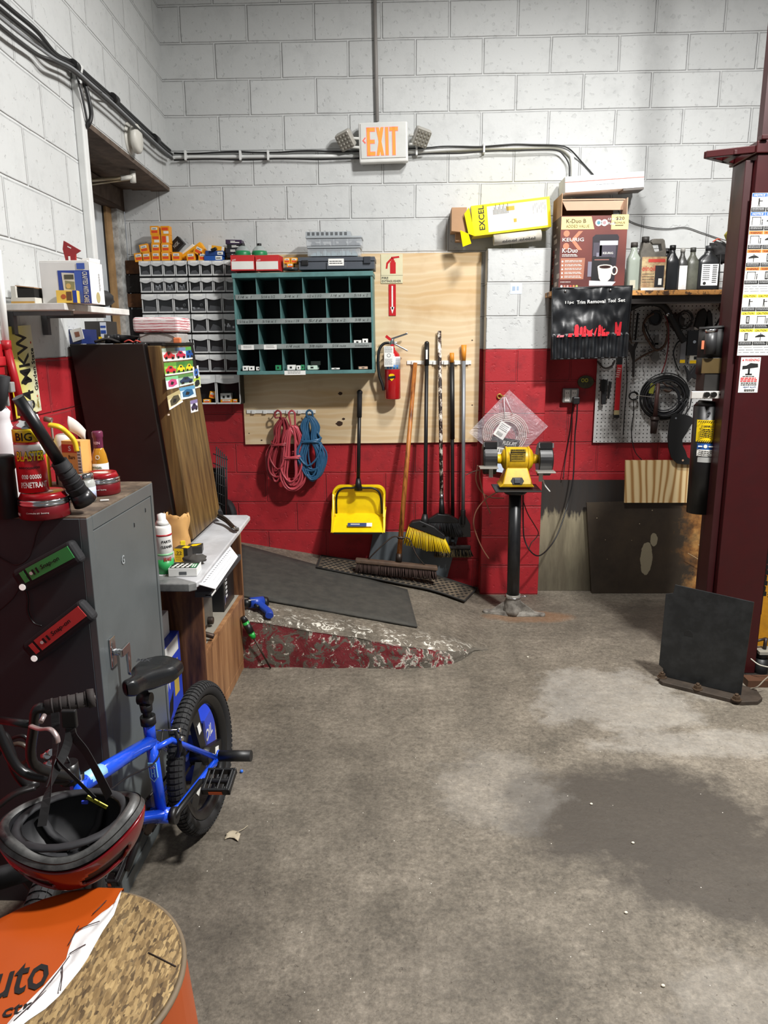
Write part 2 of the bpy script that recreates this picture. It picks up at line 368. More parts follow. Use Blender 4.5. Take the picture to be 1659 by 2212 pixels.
sc.view_settings.view_transform='Standard'; sc.view_settings.look='None'; sc.view_settings.gamma=1; sc.view_settings.exposure=0.28; sc.view_settings.use_curve_mapping=False
# ================= ON THE BACK WALL
SX=(1,0,0); SZ=(0,0,1)
def wallfr(x,y,Y): return fr(pY(x,y,Y),SX,SZ)
# ---- plywood backboard
t=NT('plywood'); s_=t.sep(); v=t.map((.55,1,3.2)); n=t.noise(1.6,3,.5,v,dist=.8)
w_=t.n('TexWave',wave_type='BANDS',bands_direction='Z'); w_.inputs['Scale'].default_value=4; w_.inputs['Distortion'].default_value=9; w_.inputs['Detail'].default_value=3; w_.inputs['Detail Scale'].default_value=.8; t.l(t.map((.35,1,1)),w_.inputs['Vector'])
c=t.ramp(w_.outputs['Fac'],[(.1,'#d6bc92'),(.5,'#dfcaa6'),(.95,'#cdab7a')]); c=t.mix(.5,c,t.ramp(n,[(.35,'#cfae80'),(.55,'#e2cfae'),(.75,'#d9c19a')])); c=t.mix(t.math('MULTIPLY',t.ramp(t.noise(3,5,.6),[(.55,0),(.75,1)]),.35),c,lin('#a6794a'))
PLY=t.fin(c,.6)
a=pY(530,960,D-.02); b=pY(1037,545,D-.02); XR=pY(1036,750,D-.02).x
t=MB(PLY); t.prism([(a.x,a.z),(XR,pY(1035,955,D-.02).z),(XR,b.z),(pY(500,545,D-.02).x-.35,b.z),(-1.44,b.z),(-1.44,1.55),(a.x,1.55)],0,.018); t.v=[V((p.x,D-p.z-.001,p.y)) for p in t.v]
for f in t.f: f.reverse()
BB=thing('plywood_backboard','large pale plywood sheet on the wall behind the green pigeonhole rack','plywood sheet',(-.3,D-.01,1.0))
t.build('board',None,BB)
for x,y,r in ((733,915,.022),(735,850,.014),(742,905,.01),(565,951,.006),(538,936,.004),(1020,735,.005),(1020,875,.005)):
    p=pY(x,y,D-.0195); k=MB(mat('#3a2416',.8)); k.M=fr(p,SX,SZ); k.prism([(r*math.cos(q*pi/6)*(1.0+.25*math.sin(q*2.3)),r*.8*math.sin(q*pi/6)) for q in range(12)],-.0005,.0006); k.build('knot' if r>.008 else 'screw',None,BB)
# ---- cables and conduits
WC=mat('#d9dad8',.5); CB=mat('#1a1a1b',.5)
def cable(name,label,pts,r,m,cat='cable',group=None,seg=8,n=6,sm=True):
    t=MB(m); t.tube(smoothpts(pts,n) if sm else pts,r,seg); return one(t,name,label,cat,group)
cable('conduit','thin vertical conduit pipe running down from above to the lit exit sign',[pY(809,-30,D-.02),pY(812,120,D-.02),pY(815,262,D-.02)],.011,mat('#8c8884',.5),'conduit',sm=False)
t=MB(WC); t.tube(smoothpts([pY(374,340,D-.014),pY(420,339,D-.014),pY(775,337,D-.014)],3),.010); one(t,'conduit','white painted conduit along the wall from the corner to the exit sign','conduit')
t=MB(WC); t.tube(smoothpts([pY(882,328,D-.016),pY(1000,321,D-.016),pY(1150,317,D-.016),pY(1205,318,D-.016),pY(1228,330,D-.016),pY(1237,352,D-.016),pY(1238,440,D-.016)],5),.013); one(t,'conduit','white painted conduit bending down beside the white flat box','conduit')
def wob(p,q,Y,n,a,s): return [pY(p[0]+(q[0]-p[0])*i/n,p[1]+(q[1]-p[1])*i/n+a*math.sin(i*1.7+s),Y) for i in range(n+1)]
cable('cable','upper black cable strapped to the conduit between corner and exit sign',wob((376,331),(776,326),D-.018,9,1.5,0),.0055,CB)
cable('cable','lower black cable strapped to the conduit between corner and exit sign',wob((376,345),(776,343),D-.028,9,1.2,2),.005,CB)
cable('cable','black cable from the exit sign along the conduit to its bend',wob((882,320),(1150,312),D-.038,7,1.5,1)+[pY(1205,314,D-.04),pY(1230,322,D-.04),pY(1255,348,D-.012),pY(1282,378,D-.01)],.0045,CB)
cable('cable','second black cable under the conduit right of the exit sign',wob((882,335),(1150,323),D-.038,7,1.2,3)+[pY(1200,324,D-.038),pY(1218,336,D-.038),pY(1229,356,D-.038),pY(1230,384,D-.038)],.0045,CB)
cable('cable','thin grey wire drooping on the wall from the coffee maker box to the basket',[pY(1335,455,D-.01),pY(1362,478,D-.01),pY(1400,490,D-.01),pY(1442,494,D-.01),pY(1480,491,D-.01),pY(1515,502,D-.01),pY(1550,514,D-.01),pY(1570,520,D-.02)],.0028,mat('#4c4c4c',.5))
for i,x in enumerate((402,520,580,900,1045)):
    y=337 if x<800 else 326-(x-900)*.035
    t=MB(WC); p=pY(x,y,D-.02); t.box((p.x-.006,D-.046,p.z-.028),(p.x+.006,D-.001,p.z+.028)); one(t,'pipe_strap','white pipe strap on the conduit, number %s from the left corner'%('one','two','three','four','five')[i],'pipe strap','straps along the wall conduit',bevel=.002)
# ---- exit sign with lamp heads
M=wallfr(828,307,D-.10)@Matrix.Rotation(R(1.0),4,'Z')@Matrix.Rotation(R(4),4,'X'); w2,h2=.149,.112
X=thing('exit_sign','lit exit sign with orange letters between two emergency lamp heads','sign',M)
t=MB(mat('#dcdcd8',.45)); t.M=M; t.box((-w2,-h2,-.075),(w2,h2,-.004)); t.build('housing',None,X,.010,seg=3)
t=MB(mat('#cfd0cc',.5)); t.M=M; t.box((-w2+.012,-h2+.024,-.004),(w2-.012,h2-.006,.001)); t.build('face_panel',None,X,.003)
EM=NT('lit_letters'); EM.fin('#c8561a',.5); EM.b.inputs['Emission Color'].default_value=lin('#ff8c38'); EM.b.inputs['Emission Strength'].default_value=.95
def blk(t,pl): t.prism(pl,.0012,.003)
def letters(mm,g):
    t=MB(mm); t.M=M@Matrix.Translation((-w2+.051,-h2+.040,0 if g==0 else -.0006)); hh=.152;s=.016; e=g
    def b(x0,y0,x1,y1): t.rect(x0-e,y0-e,x1+e,y1+e,.0012,.0018)
    b(0,0,s,hh); b(0,0,.047,.019); b(0,hh-.019,.047,hh); b(0,hh/2-.009,.044,hh/2+.009)
    for sg in (1,-1):
        x0,x1=(.058,.099) if sg==1 else (.099,.058)
        pl=[(x0-.001*sg-s*.0,0),(x0+s*sg,0),(x1+.001*sg,hh),(x1-s*sg,hh)]
        if sg==-1: pl=[pl[1],pl[0],pl[3],pl[2]]
        cx=sum(p[0] for p in pl)/4; cy=hh/2; pl=[(p[0]+(e if p[0]>cx else -e),p[1]+(e if p[1]>cy else -e)) for p in pl]
        t.prism(pl,.0012,.003+.0002*(sg==1))
    b(.112,0,.112+s,hh); b(.138+.016,0,.138+.016+s,hh); b(.138,hh-.019,.186,hh)
    return t
letters(EM.m,0).build('letters',None,X)
t=letters(mat('#e87a72',.5,emit=.35),.0028); t.build('letter_outline',None,X)
t=MB(mat('#e05a50',.5,emit=.5)); t.M=M; ax=-w2+.022; ay=.012
t.prism([(ax,ay),(ax+.017,ay+.018),(ax+.022,ay+.013),(ax+.009,ay),(ax+.022,ay-.013),(ax+.017,ay-.018)],.0015,.003); t.build('arrow',None,X)
for sg,px,py,ang,tl in ((-1,744,306,18,-25),(1,912,299,-15,20)):
    p=pY(px,py,D-.10); hM=fr(p,SX,SZ)@Matrix.Rotation(R(ang),4,'Z')@Matrix.Rotation(R(tl),4,'Y')@Matrix.Rotation(R(25),4,'X')
    t=MB(mat('#a6a39b',.4)); t.M=hM; t.box((-.05,-.052,-.055),(.05,.052,0)); hd=t.build('lamp_head',None,X,.014,seg=3)
    t=MB(mat('#8e8b82',.15,.2)); t.M=hM
    for i in range(4):
        for j in range(4): t.M=hM@Matrix.Translation((-.033+.022*i,-.035+.022*j,.001)); t.lathe([(.0,.004),(.006,.003),(.009,0)],8)
    t.M=hM; t.rect(-.044,-.046,.044,.046,-.0005,.0012); t.build('lens',None,hd)
    t=MB(mat('#c9c9c4',.5)); q=pY(776 if sg<0 else 884,py+4,D-.09)
    for dz in (.028,-.022): t.cyl(p+V((0,.03,dz)),q+V((0,0,dz)),.008,seg=8)
    t.build('arm',None,X)
# ---- fire extinguisher signs
M=wallfr(823,612,D-.022); t=MB(mat('#d8d1ae',.5)); t.M=M
wS=pY(870,612,D-.022).x-pY(823,612,D-.022).x; hS=pY(823,549,D-.022).z-pY(823,612,D-.022).z
t.box((0,0,0),(wS,hS,.002)); t.use(REDP)
cx=wS*.55; t.rect(cx-wS*.13,hS*.33,cx+wS*.13,hS*.72,.0021); t.rect(cx-wS*.09,hS*.72,cx+wS*.09,hS*.78,.0021); t.rect(cx-wS*.05,hS*.78,cx+wS*.05,hS*.86,.0021)
t.prism([(cx-wS*.05,hS*.84),(cx+wS*.3,hS*.87),(cx+wS*.28,hS*.93),(cx-wS*.08,hS*.90)],.0021,.003); t.prism([(cx-wS*.06,hS*.89),(cx-wS*.3,hS*.70),(cx-wS*.33,hS*.50),(cx-wS*.25,hS*.50),(cx-wS*.22,hS*.66),(cx,hS*.84)],.0021,.003)
t.use(INK); mtext(t,'FIRE',wS*.04,hS*.14,wS*.3,hS*.08,.0022); mtext(t,'EXTINGUISHER',wS*.04,hS*.03,wS*.88,hS*.08,.0022); t.rect(0,hS*.27,wS,hS*.275,.0021)
one(t,'sign','cream FIRE EXTINGUISHER sign with a red extinguisher picture on plywood','sign')
p0=pY(840,682,D-.022);p1=pY(855,614,D-.022); t=MB(REDP); t.M=fr(p0,SX,SZ); w=p1.x-p0.x;h=p1.z-p0.z; t.box((0,0,0),(w,h,.0015)); t.use(WHT); t.rect(w*.4,h*.2,w*.6,h*.95,.0016); t.prism([(w*.5,h*.06),(w*.78,h*.28),(w*.22,h*.28)],.0016,.0024)
one(t,'sign','narrow red sign with a white downward arrow above the extinguisher','sign')
# ---- fire extinguisher
pc=pY(848,862,D-.095); M=Matrix.Translation(pc)
X=thing('fire_extinguisher','red fire extinguisher with inspection tag hung on the plywood','fire extinguisher',M)
zz=lambda y: pY(848,y,D-.095).z-pc.z
t=MB(mat('#b5141c',.22,coat=.6)); t.M=M; hb=zz(758); t.lathe([(.0,0),(.046,0),(.052,.006),(.052,hb-.05),(.046,hb-.02),(.03,hb-.003),(.018,hb+.008),(.018,hb+.02)],28); t.build('cylinder',None,X)
t=MB(CHROME); t.M=M; t.cyl((0,0,hb+.012),(0,0,hb+.075),.014); t.cyl((-.025,0,hb+.05),(.03,0,hb+.05),.009)
t.M=M@Matrix.Translation((.0,0,hb+.07))@Matrix.Rotation(R(-18),4,'Y'); t.box((-.01,-.009,0),(.105,.009,.012)); t.M=M@Matrix.Translation((.01,0,hb+.045))@Matrix.Rotation(R(28),4,'Y'); t.box((0,-.009,-.004),(.10,.009,.006)); t.build('valve_handle',None,X,.003)
t=MB(REDP); t.M=M@Matrix.Translation((-.03,-.01,hb+.085))@Matrix.Rotation(R(38),4,'Y'); t.box((-.014,-.003,-.009),(.024,.003,.009)); t.cyl((.01,0,0),(.03,0,0),.003); t.M=M; t.cyl((0,-.012,hb+.03),(0,-.016,hb+.03),.013); t.build('pull_pin',None,X)
t=MB(BLK); q=[(-.02,0,hb+.05),(-.055,0,hb+.045),(-.083,-.005,hb+.01),(-.092,-.01,hb-.06),(-.086,-.01,hb-.15),(-.066,-.01,hb-.21),(-.058,-.008,hb-.25)]; t.tube(smoothpts([M@V(a) for a in q],6),.0095,10); t.build('hose',None,X)
t=MB(mat('#d7dade',.5)); t.M=M
def curved(t,a0,a1,z0,z1,r,n=10): t.grid(lambda u,v:(r*math.sin(a0+(a1-a0)*u),-r*math.cos(a0+(a1-a0)*u),z0+(z1-z0)*v),n,1,.0008)
curved(t,-1.2,1.35,hb-.115,hb-.035,.0528); t.use(mat('#3f7fc0',.5))
for i in range(4): curved(t,-.7+i*.4,-.42+i*.4,hb-.112,hb-.088,.0536,3)
t.use(mat('#6b6f76',.5))
for i in range(9): curved(t,.42,1.15,hb-.05-i*.006,hb-.0475-i*.006,.0536,3)
t.build('label',None,X)
t=MB(YEL); t.M=M@Matrix.Translation((-.004,-.0525,hb-.165)); t.M=t.M@fr((0,0,0),SX,SZ); t.prism([(-.018,.016),(-.008,.022),(.008,.022),(.018,.016),(.017,-.006),(.0,-.024),(-.017,-.006)],0,.0016); t.use(INK); t.M=t.M@Matrix.Rotation(R(8),4,'Z'); t.rect(-.024,-.008,.024,.008,.0018); t.build('emblem',None,X)
t=MB(PAPER); t.M=fr(pY(830,792,D-.155),SX,SZ); w=pY(850,792,D-.155).x-pY(830,792,D-.155).x; h=pY(830,748,D-.155).z-pY(830,792,D-.155).z; t.box((0,0,0),(w,h,.0008)); t.use(mat('#55575c',.6)); lines(t,.004,h*.93,w*.8,5,.007,.002,.0009,1); lines(t,.004,h*.36,w*.8,6,.007,.002,.0009,4)
t.prism([(w/2+.012*math.cos(a*pi/6),h*.55+.012*math.sin(a*pi/6)) for a in range(12)],.0009,.0014); t.use(PAPER); t.prism([(w/2+.009*math.cos(a*pi/6),h*.55+.009*math.sin(a*pi/6)) for a in range(12)],.0012,.0017); t.build('inspection_tag',None,X)
# ---- green pigeonhole rack: leans slightly, front 0.30 m off the wall
YB=D-.30; gTL=pY(495,590,YB); gTR=pY(804,586,YB); gBL=pY(514,810,YB); gBR=pY(808,806,YB)
ux=(gBR-gBL); W_=ux.length; uz=(gTL-gBL); H_=(uz.length+(gTR-gBR).length)/2
M=fr(gBL,ux,uz); DEP=.275
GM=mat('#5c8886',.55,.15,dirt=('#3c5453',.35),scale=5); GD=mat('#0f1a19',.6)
X=thing('pigeonhole_rack','green metal pigeonhole rack with twenty four open cells on the plywood','parts rack',M)
t=MB(GM); t.M=M; e=.012
t.box((0,0,-DEP),(e,H_,0)); t.box((W_-e,0,-DEP),(W_,H_,0)); t.box((-.004,H_-.028,-DEP),(W_+.004,H_,.006)); t.box((0,0,-DEP),(W_,e,0)); t.box((-.004,0,-.002),(W_+.004,.022,.008))
t.build('frame',None,X,.002)
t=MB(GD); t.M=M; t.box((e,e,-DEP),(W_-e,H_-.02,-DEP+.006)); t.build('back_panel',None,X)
rowz=[.022,.182+.0,.0,.0]; rows=[H_*f for f in (.045,.295,.545,.785)]
tops=[H_*f for f in (.255,.505,.745,.955)]
for i in range(1,4):
    t=MB(GM); t.M=M; t.box((e,rows[i]-.014,-DEP+.006),(W_-e,rows[i]-.004,0)); t.build('shelf',None,X)
for i in range(1,6):
    t=MB(GM); t.M=M; x=W_*i/6; t.box((x-.0018,.012,-DEP+.006),(x+.0018,H_-.02,-.004)); t.build('divider',None,X)
mk=mat('#2b2b2b',.7)
for i,tx in ((3,['1/4 x 1','5/16 x 1/2','3/4 x 1','1/2 x 1 1/2','1/4 x 1','5/16 x 2']),(2,['5/16 x 3/4','5/16 x 1','5/16 x 1 1/4','5/16','5/16 x 2','3/8 x 1']),(1,None)):
    t=MB(mat('#8f9694',.5,dirt=('#5f6a68',.5))); t.M=M; y0=rows[i]-.024; t.box((e,y0,-.003),(W_-e,y0+.030,.0045))
    t.use(mk)
    tx=tx or ['','',"1/4 nut",'3/8 nuts','5/16 nuts','lockwashers']
    for k,s in enumerate(tx):
        if s: mtext(t,s,W_*k/6+.028,y0+.007,.085,.015,.0046,False,.2)
        else: t.use(WHT); t.rect(W_*k/6+.03,y0-.002,W_*k/6+.11,y0+.026,.0046); t.use(mk); lines(t,W_*k/6+.045,y0+.018,.05,2,.009,.002,.0055,k)
    t.build('label_strip',None,X)
t=MB(WHT); t.M=M; t.rect(W_*.345,-.004,W_*.50,.022,.0085); t.use(mk); lines(t,W_*.37,.014,.08,2,.008,.002,.0095,9); t.build('paper_label',None,X)
# little boxes lying in the cells
def smallbox(x,y,w,h,d,m,lab,rot=0,grp='small boxes in the bottom cells of the green rack'):
    t=MB(m); t.M=M@Matrix.Translation((x,y,-.012-d/2))@Matrix.Rotation(R(rot),4,'Y'); t.box((-w/2,0,-d/2),(w/2,h,d/2)); t.use(INK); t.rect(-w*.18,h*.3,w*.12,h*.7,d/2); 
    one(t,'small_box',lab,'box',grp,.0015)
GR=mat('#2f8a5c',.5); c6=W_/6
smallbox(.045,.026,.032,.028,.05,WHT,'white small box at the left end of the bottom left cell'); smallbox(.082,.026,.034,.026,.05,WHT,'middle white small box in the bottom left cell',8); smallbox(.128,.026,.028,.022,.05,WHT,'white small box on the right in the bottom left cell')
smallbox(c6*1.8,.026,.036,.030,.05,GR,'green and white small box in the second bottom cell',-6); smallbox(c6*2.35,.026,.048,.030,.05,WHT,'wide white small box in the third bottom cell'); smallbox(c6*2.68,.026,.026,.026,.05,WHT,'small white box beside the green one in the third bottom cell'); smallbox(c6*2.87,.026,.026,.030,.05,GR,'small green box at the right of the third bottom cell')
smallbox(c6*3.3,.026,.062,.026,.06,mat('#c5dccd',.5),'pale green small box in the fourth bottom cell',-4); smallbox(c6*3.42,.053,.06,.024,.05,mat('#222a26',.3),'dark plastic pouch on top of the pale green box',6)
smallbox(c6*5.3,rows[1]+.0,.045,.022,.05,WHT,'left white small box in the right cell of the third row',0,'small boxes in the right cell of the third row'); smallbox(c6*5.62,rows[1],.034,.030,.05,WHT,'right taller white small box in the right cell of the third row',5,'small boxes in the right cell of the third row')
smallbox(c6*5.5,.026,.055,.014,.04,mat('#b89c86',.6),'crumpled tan paper scrap in the last bottom cell',12); smallbox(c6*4.3,.026,.05,.008,.04,WHT,'flat white scrap in the fifth bottom cell',3)
# ---- tilt-bin racks
def pb(x0,y0,x1,y1,Y):
    a=pY(x0,(y0+y1)/2,Y); b=pY(x1,(y0+y1)/2,Y); c=pY((x0+x1)/2,y0,Y); d=pY((x0+x1)/2,y1,Y); return a.x,b.x,d.z,c.z
BG=mat('#cccdcc',.42,dirt=('#8a8b8c',.25)); BWIN=mat('#1c1d1f',.25); HOUS=mat('#1a1b1c',.5); SCR=mat('#b9bcc0',.35,.8)
YR=D-.145
xl,xr,_,_=pb(301,570,405,600,YR); cw=(xr-xl)/4; xgap=pY(405.5,585,YR).x; 
def make_bin(w,h,open_=False,fill=0,lab=True,seed=0):
    q=random.Random(seed); t=MB(BG); b=.0075; hy=h*.26
    t.M=fr((0,0,0),SX,SZ)
    t.box((.002,0,0),(b,h-.002,.014)); t.box((w-b,0,0),(w-.002,h-.002,.014)); t.box((.002,0,0),(w-.002,b*1.2,.018))
    t.hexa([(.001,h-hy,.0),(w-.001,h-hy,.0),(w-.001,h-hy,.020),(.001,h-hy,.020),(.001,h-.001,0),(w-.001,h-.001,0),(w-.001,h-.001,.013),(.001,h-.001,.013)])
    n=10; pl=[(.006+(w-.012)*i/n,h-hy-.010*math.sin(pi*i/n)) for i in range(n+1)]+[(w-.006,h-hy+.004),(.006,h-hy+.004)]
    t.prism(pl,.014,.021)
    t.use(BWIN)
    if open_: t.box((b,b,-.08),(w-b,h-hy,-.078))
    else:
        t.box((b,b,.002),(w-b,h-hy,.009))
        t.use(mat('#4c4d50',.4)); t.prism([(b*1.4,b*1.5),(w-b*1.4,b*1.5),(w-b*1.4-q.random()*w*.3,b*1.5+(h-hy)*(.15+.25*q.random())),(b*1.4+q.random()*w*.3,b*1.5+(h-hy)*(.2+.3*q.random()))],.009,.0094)
    if fill:
        t.use(SCR)
        for i in range(fill):
            x=b+q.random()*(w-2*b-.02); y=b+.004+q.random()*(h-hy)*.45; a=q.random()*3; L=.012
            t.box((x,y,.009),(x+L*abs(math.cos(a))+.003,y+L*abs(math.sin(a))+.003,.0105))
    o=t.build('bin',None,None,.0012,seg=1)
    if lab:
        t=MB(WHT); t.M=fr((0,0,0),SX,SZ); t.box((w*.2,h-hy*.62,.014),(w*.78,h-hy*.16,.0165)); l=t.build('label',None,o)
    return o
protos={}
def strip(side,k,y0,y1,n,x0,w,label,fills=(),open_=False,labs=None,dep=.120,sz=None):
    xa,xb,za,zb=pb(x0,y0,x0+w,y1,YR)
    if sz is not None: xa,xb=sz
    M=Matrix.Translation((xa,YR,za)); h=zb-za; X=thing('tilt_bin_rack',label,'drawer rack',M,'tilt bin racks on the wall')
    W=xb-xa; t=MB(HOUS); t.box((0,.012,-.003),(W,dep,.0)); t.box((0,.012,h),(W,dep,h+.004)); t.box((0,.012,0),(.003,dep,h)); t.box((W-.003,.012,0),(W,dep,h)); t.box((0,dep-.004,0),(W,dep,h)); t.box((0,.012,0),(W,.016,.003))
    t.build('housing',None,X,world=False)
    w=W/n
    for i in range(n):
        f=5 if i in fills else 0; key=(round(w,3),round(h,3),f,open_)
        if key not in protos: b=make_bin(w,h,open_,f,True,len(protos)); protos[key]=b; b.parent=X
        else: b=copy_tree(protos[key],X)
        b.location=(w*i,.010,0)
        if labs is not None and i not in labs and not open_: 
            for ch in list(b.children): bpy.data.objects.remove(ch)
    return X
g=pY(301,585,YR).x; W4=cw*4; gp=.006
rowsY=[(567,600,4,'top row'),(603.5,635,4,'second row'),(638,679,3,'third row'),(682,721.5,3,'fourth row'),(725.5,765.5,3,'fifth row'),(768.5,806,3,'sixth row')]
XL_=g
for k,(y0,y1,n,nm) in enumerate(rowsY):
    off=0
    nn='small bins' if n==4 else 'wider bins'
    strip(0,k,y0,y1,n,0,0,'left rack of %d grey tilting %s, %s from the top'%(n,nn,nm.replace(' row','')+' row'),{1:(1,2,3),2:(2,)}.get(k,()),False,None if k<4 else (0,),sz=(XL_,XL_+W4))
    strip(1,k,y0,y1,n,0,0,'right rack of %d grey tilting %s beside the green rack, %s'%(n,nn,nm),{2:(0,),3:(2,)}.get(k,()),False,None if k<2 else (0,) if k in(2,3,5) else (),sz=(XL_+W4+gp,XL_+2*W4+gp))
xe=pY(527,840,YR).x; xw=(pY(519,840,YR).x-pY(467,840,YR).x)
strip(0,6,812,875,4,0,0,'large bottom rack of open tilting bins holding orange boxes',(),True,None,sz=(pY(519,840,YR).x-xw*4,pY(519,840,YR).x))
# ---- boxes
ORA=mat('#e79a1d',.45); OLAB=mat('#d9481c',.5); OW=mat('#dddcd6',.6)
def obox(x,y,w,h,Y,lab,rot=0,d=.052,cat='box',grp='small orange boxes piled on the drawer racks',lay=0,yaw=0):
    """x,y px of the bottom middle of the front face, w,h metres"""
    p=pY(x,y,Y); M=fr(p,SX,SZ)@Matrix.Rotation(R(rot),4,'Z')@Matrix.Rotation(R(yaw),4,'Y')
    t=MB(ORA); t.M=M; t.box((-w/2,0,-d),(w/2,h,0))
    if lay==0: t.use(OW); t.rect(-w*.34,h*.55,w*.36,h*.84); t.use(OLAB); t.rect(-w*.34,h*.2,w*.36,h*.48); t.use(mat('#31445e',.5)); t.rect(-w*.22,h*.63,w*.2,h*.70,.0008)
    if lay==1: t.use(OW); t.rect(-w*.2,h*.12,w*.4,h*.42); t.use(OLAB); t.rect(-w*.38,h*.5,w*.36,h*.82)
    if lay==2: t.use(OLAB); t.rect(-w*.4,h*.1,w*.05,h*.85); t.use(OW); t.rect(w*.1,h*.12,w*.38,h*.85)
    o=one(t,'parts_box',lab,cat,grp,.0015); return o
YO=D-.14
for x,y,r,l,lab in ((301,565,6,0,'orange box at the left end of the pile, tilted'),(317,564,3,0,'orange box second from the left end of the pile'),(337,563,0,0,'bottom orange box of the left tall stack'),(358,563,0,0,'bottom orange box of the right tall stack'),(381,563,0,0,'single orange box just right of the tall stacks'),
  (337,544.5,0,0,'second orange box up in the left tall stack'),(358,544.5,0,0,'second orange box up in the right tall stack'),(337,526,0,1,'third orange box up in the left tall stack'),(358,526,0,2,'third orange box up in the right tall stack'),(334,507,0,0,'top orange box of the left tall stack'),(357,507,0,1,'top orange box of the right tall stack, highest of all'),
  (313,546,10,0,'orange box leaning on the left tall stack'),(413,564,4,0,'orange box below the big slanting yellow box'),(438,564,-2,0,'orange box left of the blue boxes'),(425,549,-28,0,'orange box tipped over onto the two boxes beneath')):
    obox(x,y,.0535,.0515,YO,lab,r,lay=l)
def gbox(x,y,w,h,d,Y,m,name,lab,cat,rot=0,yaw=0,extra=None,bev=.002,tilt=0,grp=None):
    M=fr(pY(x,y,Y),SX,SZ)@Matrix.Rotation(R(rot),4,'Z')@Matrix.Rotation(R(yaw),4,'Y')@Matrix.Rotation(R(tilt),4,'X')
    t=MB(m); t.M=M; t.box((-w/2,0,-d),(w/2,h,0))
    if extra: extra(t,w,h)
    return one(t,name,lab,cat,grp,bev)
def e_black(t,w,h): t.use(mat('#9a9c9a',.5)); t.prism([(-w*.45,h*.1),(-w*.3,h*.1),(w*.05,h*.9),(-w*.1,h*.9)],.0001,.001); mtext(t,'NGK',w*.0,h*.3,w*.35,h*.35,.0006)
gbox(382,541,.13,.058,.05,YO+.062,mat('#151515',.4),'parts_box','black box with a grey stripe, tilted behind the slanting yellow box','box',42,extra=e_black)
gbox(398,551,.17,.02,.05,YO+.060,mat('#e9e2d2',.6),'parts_box','flat cream box slanting on top of the big yellow box','box',37)
def e_y(t,w,h): t.use(mat('#f7d98a',.5)); t.prism([(.01*math.cos(a*.6)+w*.06,.01*math.sin(a*.6)+h*.5) for a in range(10)],.0001,.001)
gbox(418,560,.19,.062,.06,YO+.058,mat('#eda80f',.5),'parts_box','big yellow box slanting over the small orange boxes','box',33,extra=e_y)
gbox(466,549,.10,.05,.07,YO+.03,mat('#e9a31b',.5),'parts_box','orange and white box lying above the blue boxes','box',-8,extra=lambda t,w,h:(t.use(OW),t.rect(-w*.5,0,-w*.3,h),t.rect(w*.34,0,w*.5,h)))
gbox(461,563,.115,.032,.09,YO-.01,mat('#1c4f9c',.5),'parts_box','lower blue box with a white end on the drawer racks','box',0,extra=lambda t,w,h:(t.use(OW),t.rect(w*.12,h*.15,w*.48,h*.85),t.use(INK),t.rect(w*.16,h*.4,w*.4,h*.55,.0009)))
gbox(463,552.5,.11,.030,.09,YO-.01,mat('#173a78',.5),'parts_box','upper blue box with a white end on the drawer racks','box',0,extra=lambda t,w,h:(t.use(OW),t.rect(w*.18,h*.2,w*.5,h*.8),t.use(INK),t.rect(w*.24,h*.4,w*.42,h*.55,.0009)))
gbox(462,541,.035,.016,.03,YO-.03,BLK,'small_part','small black part lying on the blue boxes','part',20)
for i in range(4):
    gbox(506+(-1)**i*1.5,556-i*9.5,.10,.0265,.08,YO+.02,mat(('#1c1c20','#24222c','#1b1b1e','#32203c')[i],.4),'parts_box','black box with white lettering, %s of the four stacked left of the bottles'%('lowest','second lowest','third','topmost')[i],'box',(-1)**i*1.5,extra=lambda t,w,h:(t.use(OW),t.rect(-w*.2,h*.3,w*.36,h*.5),t.rect(-w*.2,h*.6,w*.1,h*.75)),grp='black boxes in the stack left of the bottles')
for x,lab in ((526,'left clear dome shouldered bottle with green label behind the red boxes'),(562,'right clear dome shouldered bottle with green label behind the red boxes')):
    p=pY(x,575,D-.13); X=thing('bottle',lab,'bottle',Matrix.Translation(p)); hh=pY(x,526,D-.13).z-p.z
    CL=mat('#b9c2c0',.12,0,.1,alpha=.55); t=MB(CL); t.M=Matrix.Translation(p); t.lathe([(0,0),(.045,0),(.048,.01),(.048,hh*.55),(.042,hh*.72),(.026,hh*.85),(.011,hh*.9),(.011,hh*.93)],20); t.build('body',None,X)
    t=MB(mat('#1d7f4c',.4)); t.M=Matrix.Translation(p); t.lathe([(.0487,hh*.15),(.0487,hh*.56),(.045,hh*.66)],20); t.build('label',None,X)
    t=MB(BLK); t.M=Matrix.Translation(p); t.lathe([(.013,hh*.9),(.014,hh*.91),(.014,hh),(0,hh)],12); t.build('cap',None,X)
def e_red(t,w,h): t.use(OW); t.rect(-w*.47,h*.08,w*.47,h*.6); t.use(mat('#f2d9d5',.5)); t.M=t.M@Matrix.Rotation(R(12),4,'Z'); mtext(t,'Motorcraft'[:0]or'oooo',-w*.34,h*.74,w*.16,h*.10,.0006)
YG=D-.27
x0,x1,z0,z1=pb(499,551,550,584.5,YG); gbox(524.5,584.5,x1-x0,z1-z0,.12,YG,mat('#c22a2c',.5),'parts_box','left of two red and white boxes on top of the green rack','box',extra=e_red,grp='red and white boxes on the green rack')
x0,x1,z0,z1=pb(552,551,603,584.5,YG); gbox(577.5,584.5,x1-x0,z1-z0,.12,YG,mat('#c22a2c',.5),'parts_box','right of two red and white boxes on top of the green rack','box',extra=e_red,yaw=-4,grp='red and white boxes on the green rack')
for x,y,r,k,lab in ((620,569,2,0,'upper left small orange box beside the red boxes'),(635,569,-3,0,'upper right small orange box beside the grey case'),(627,581,1,0,'lower small orange box above the tape roll')): obox(x,y,.04,.034,YG+.04,lab,r,.07,grp='small orange boxes beside the grey case')
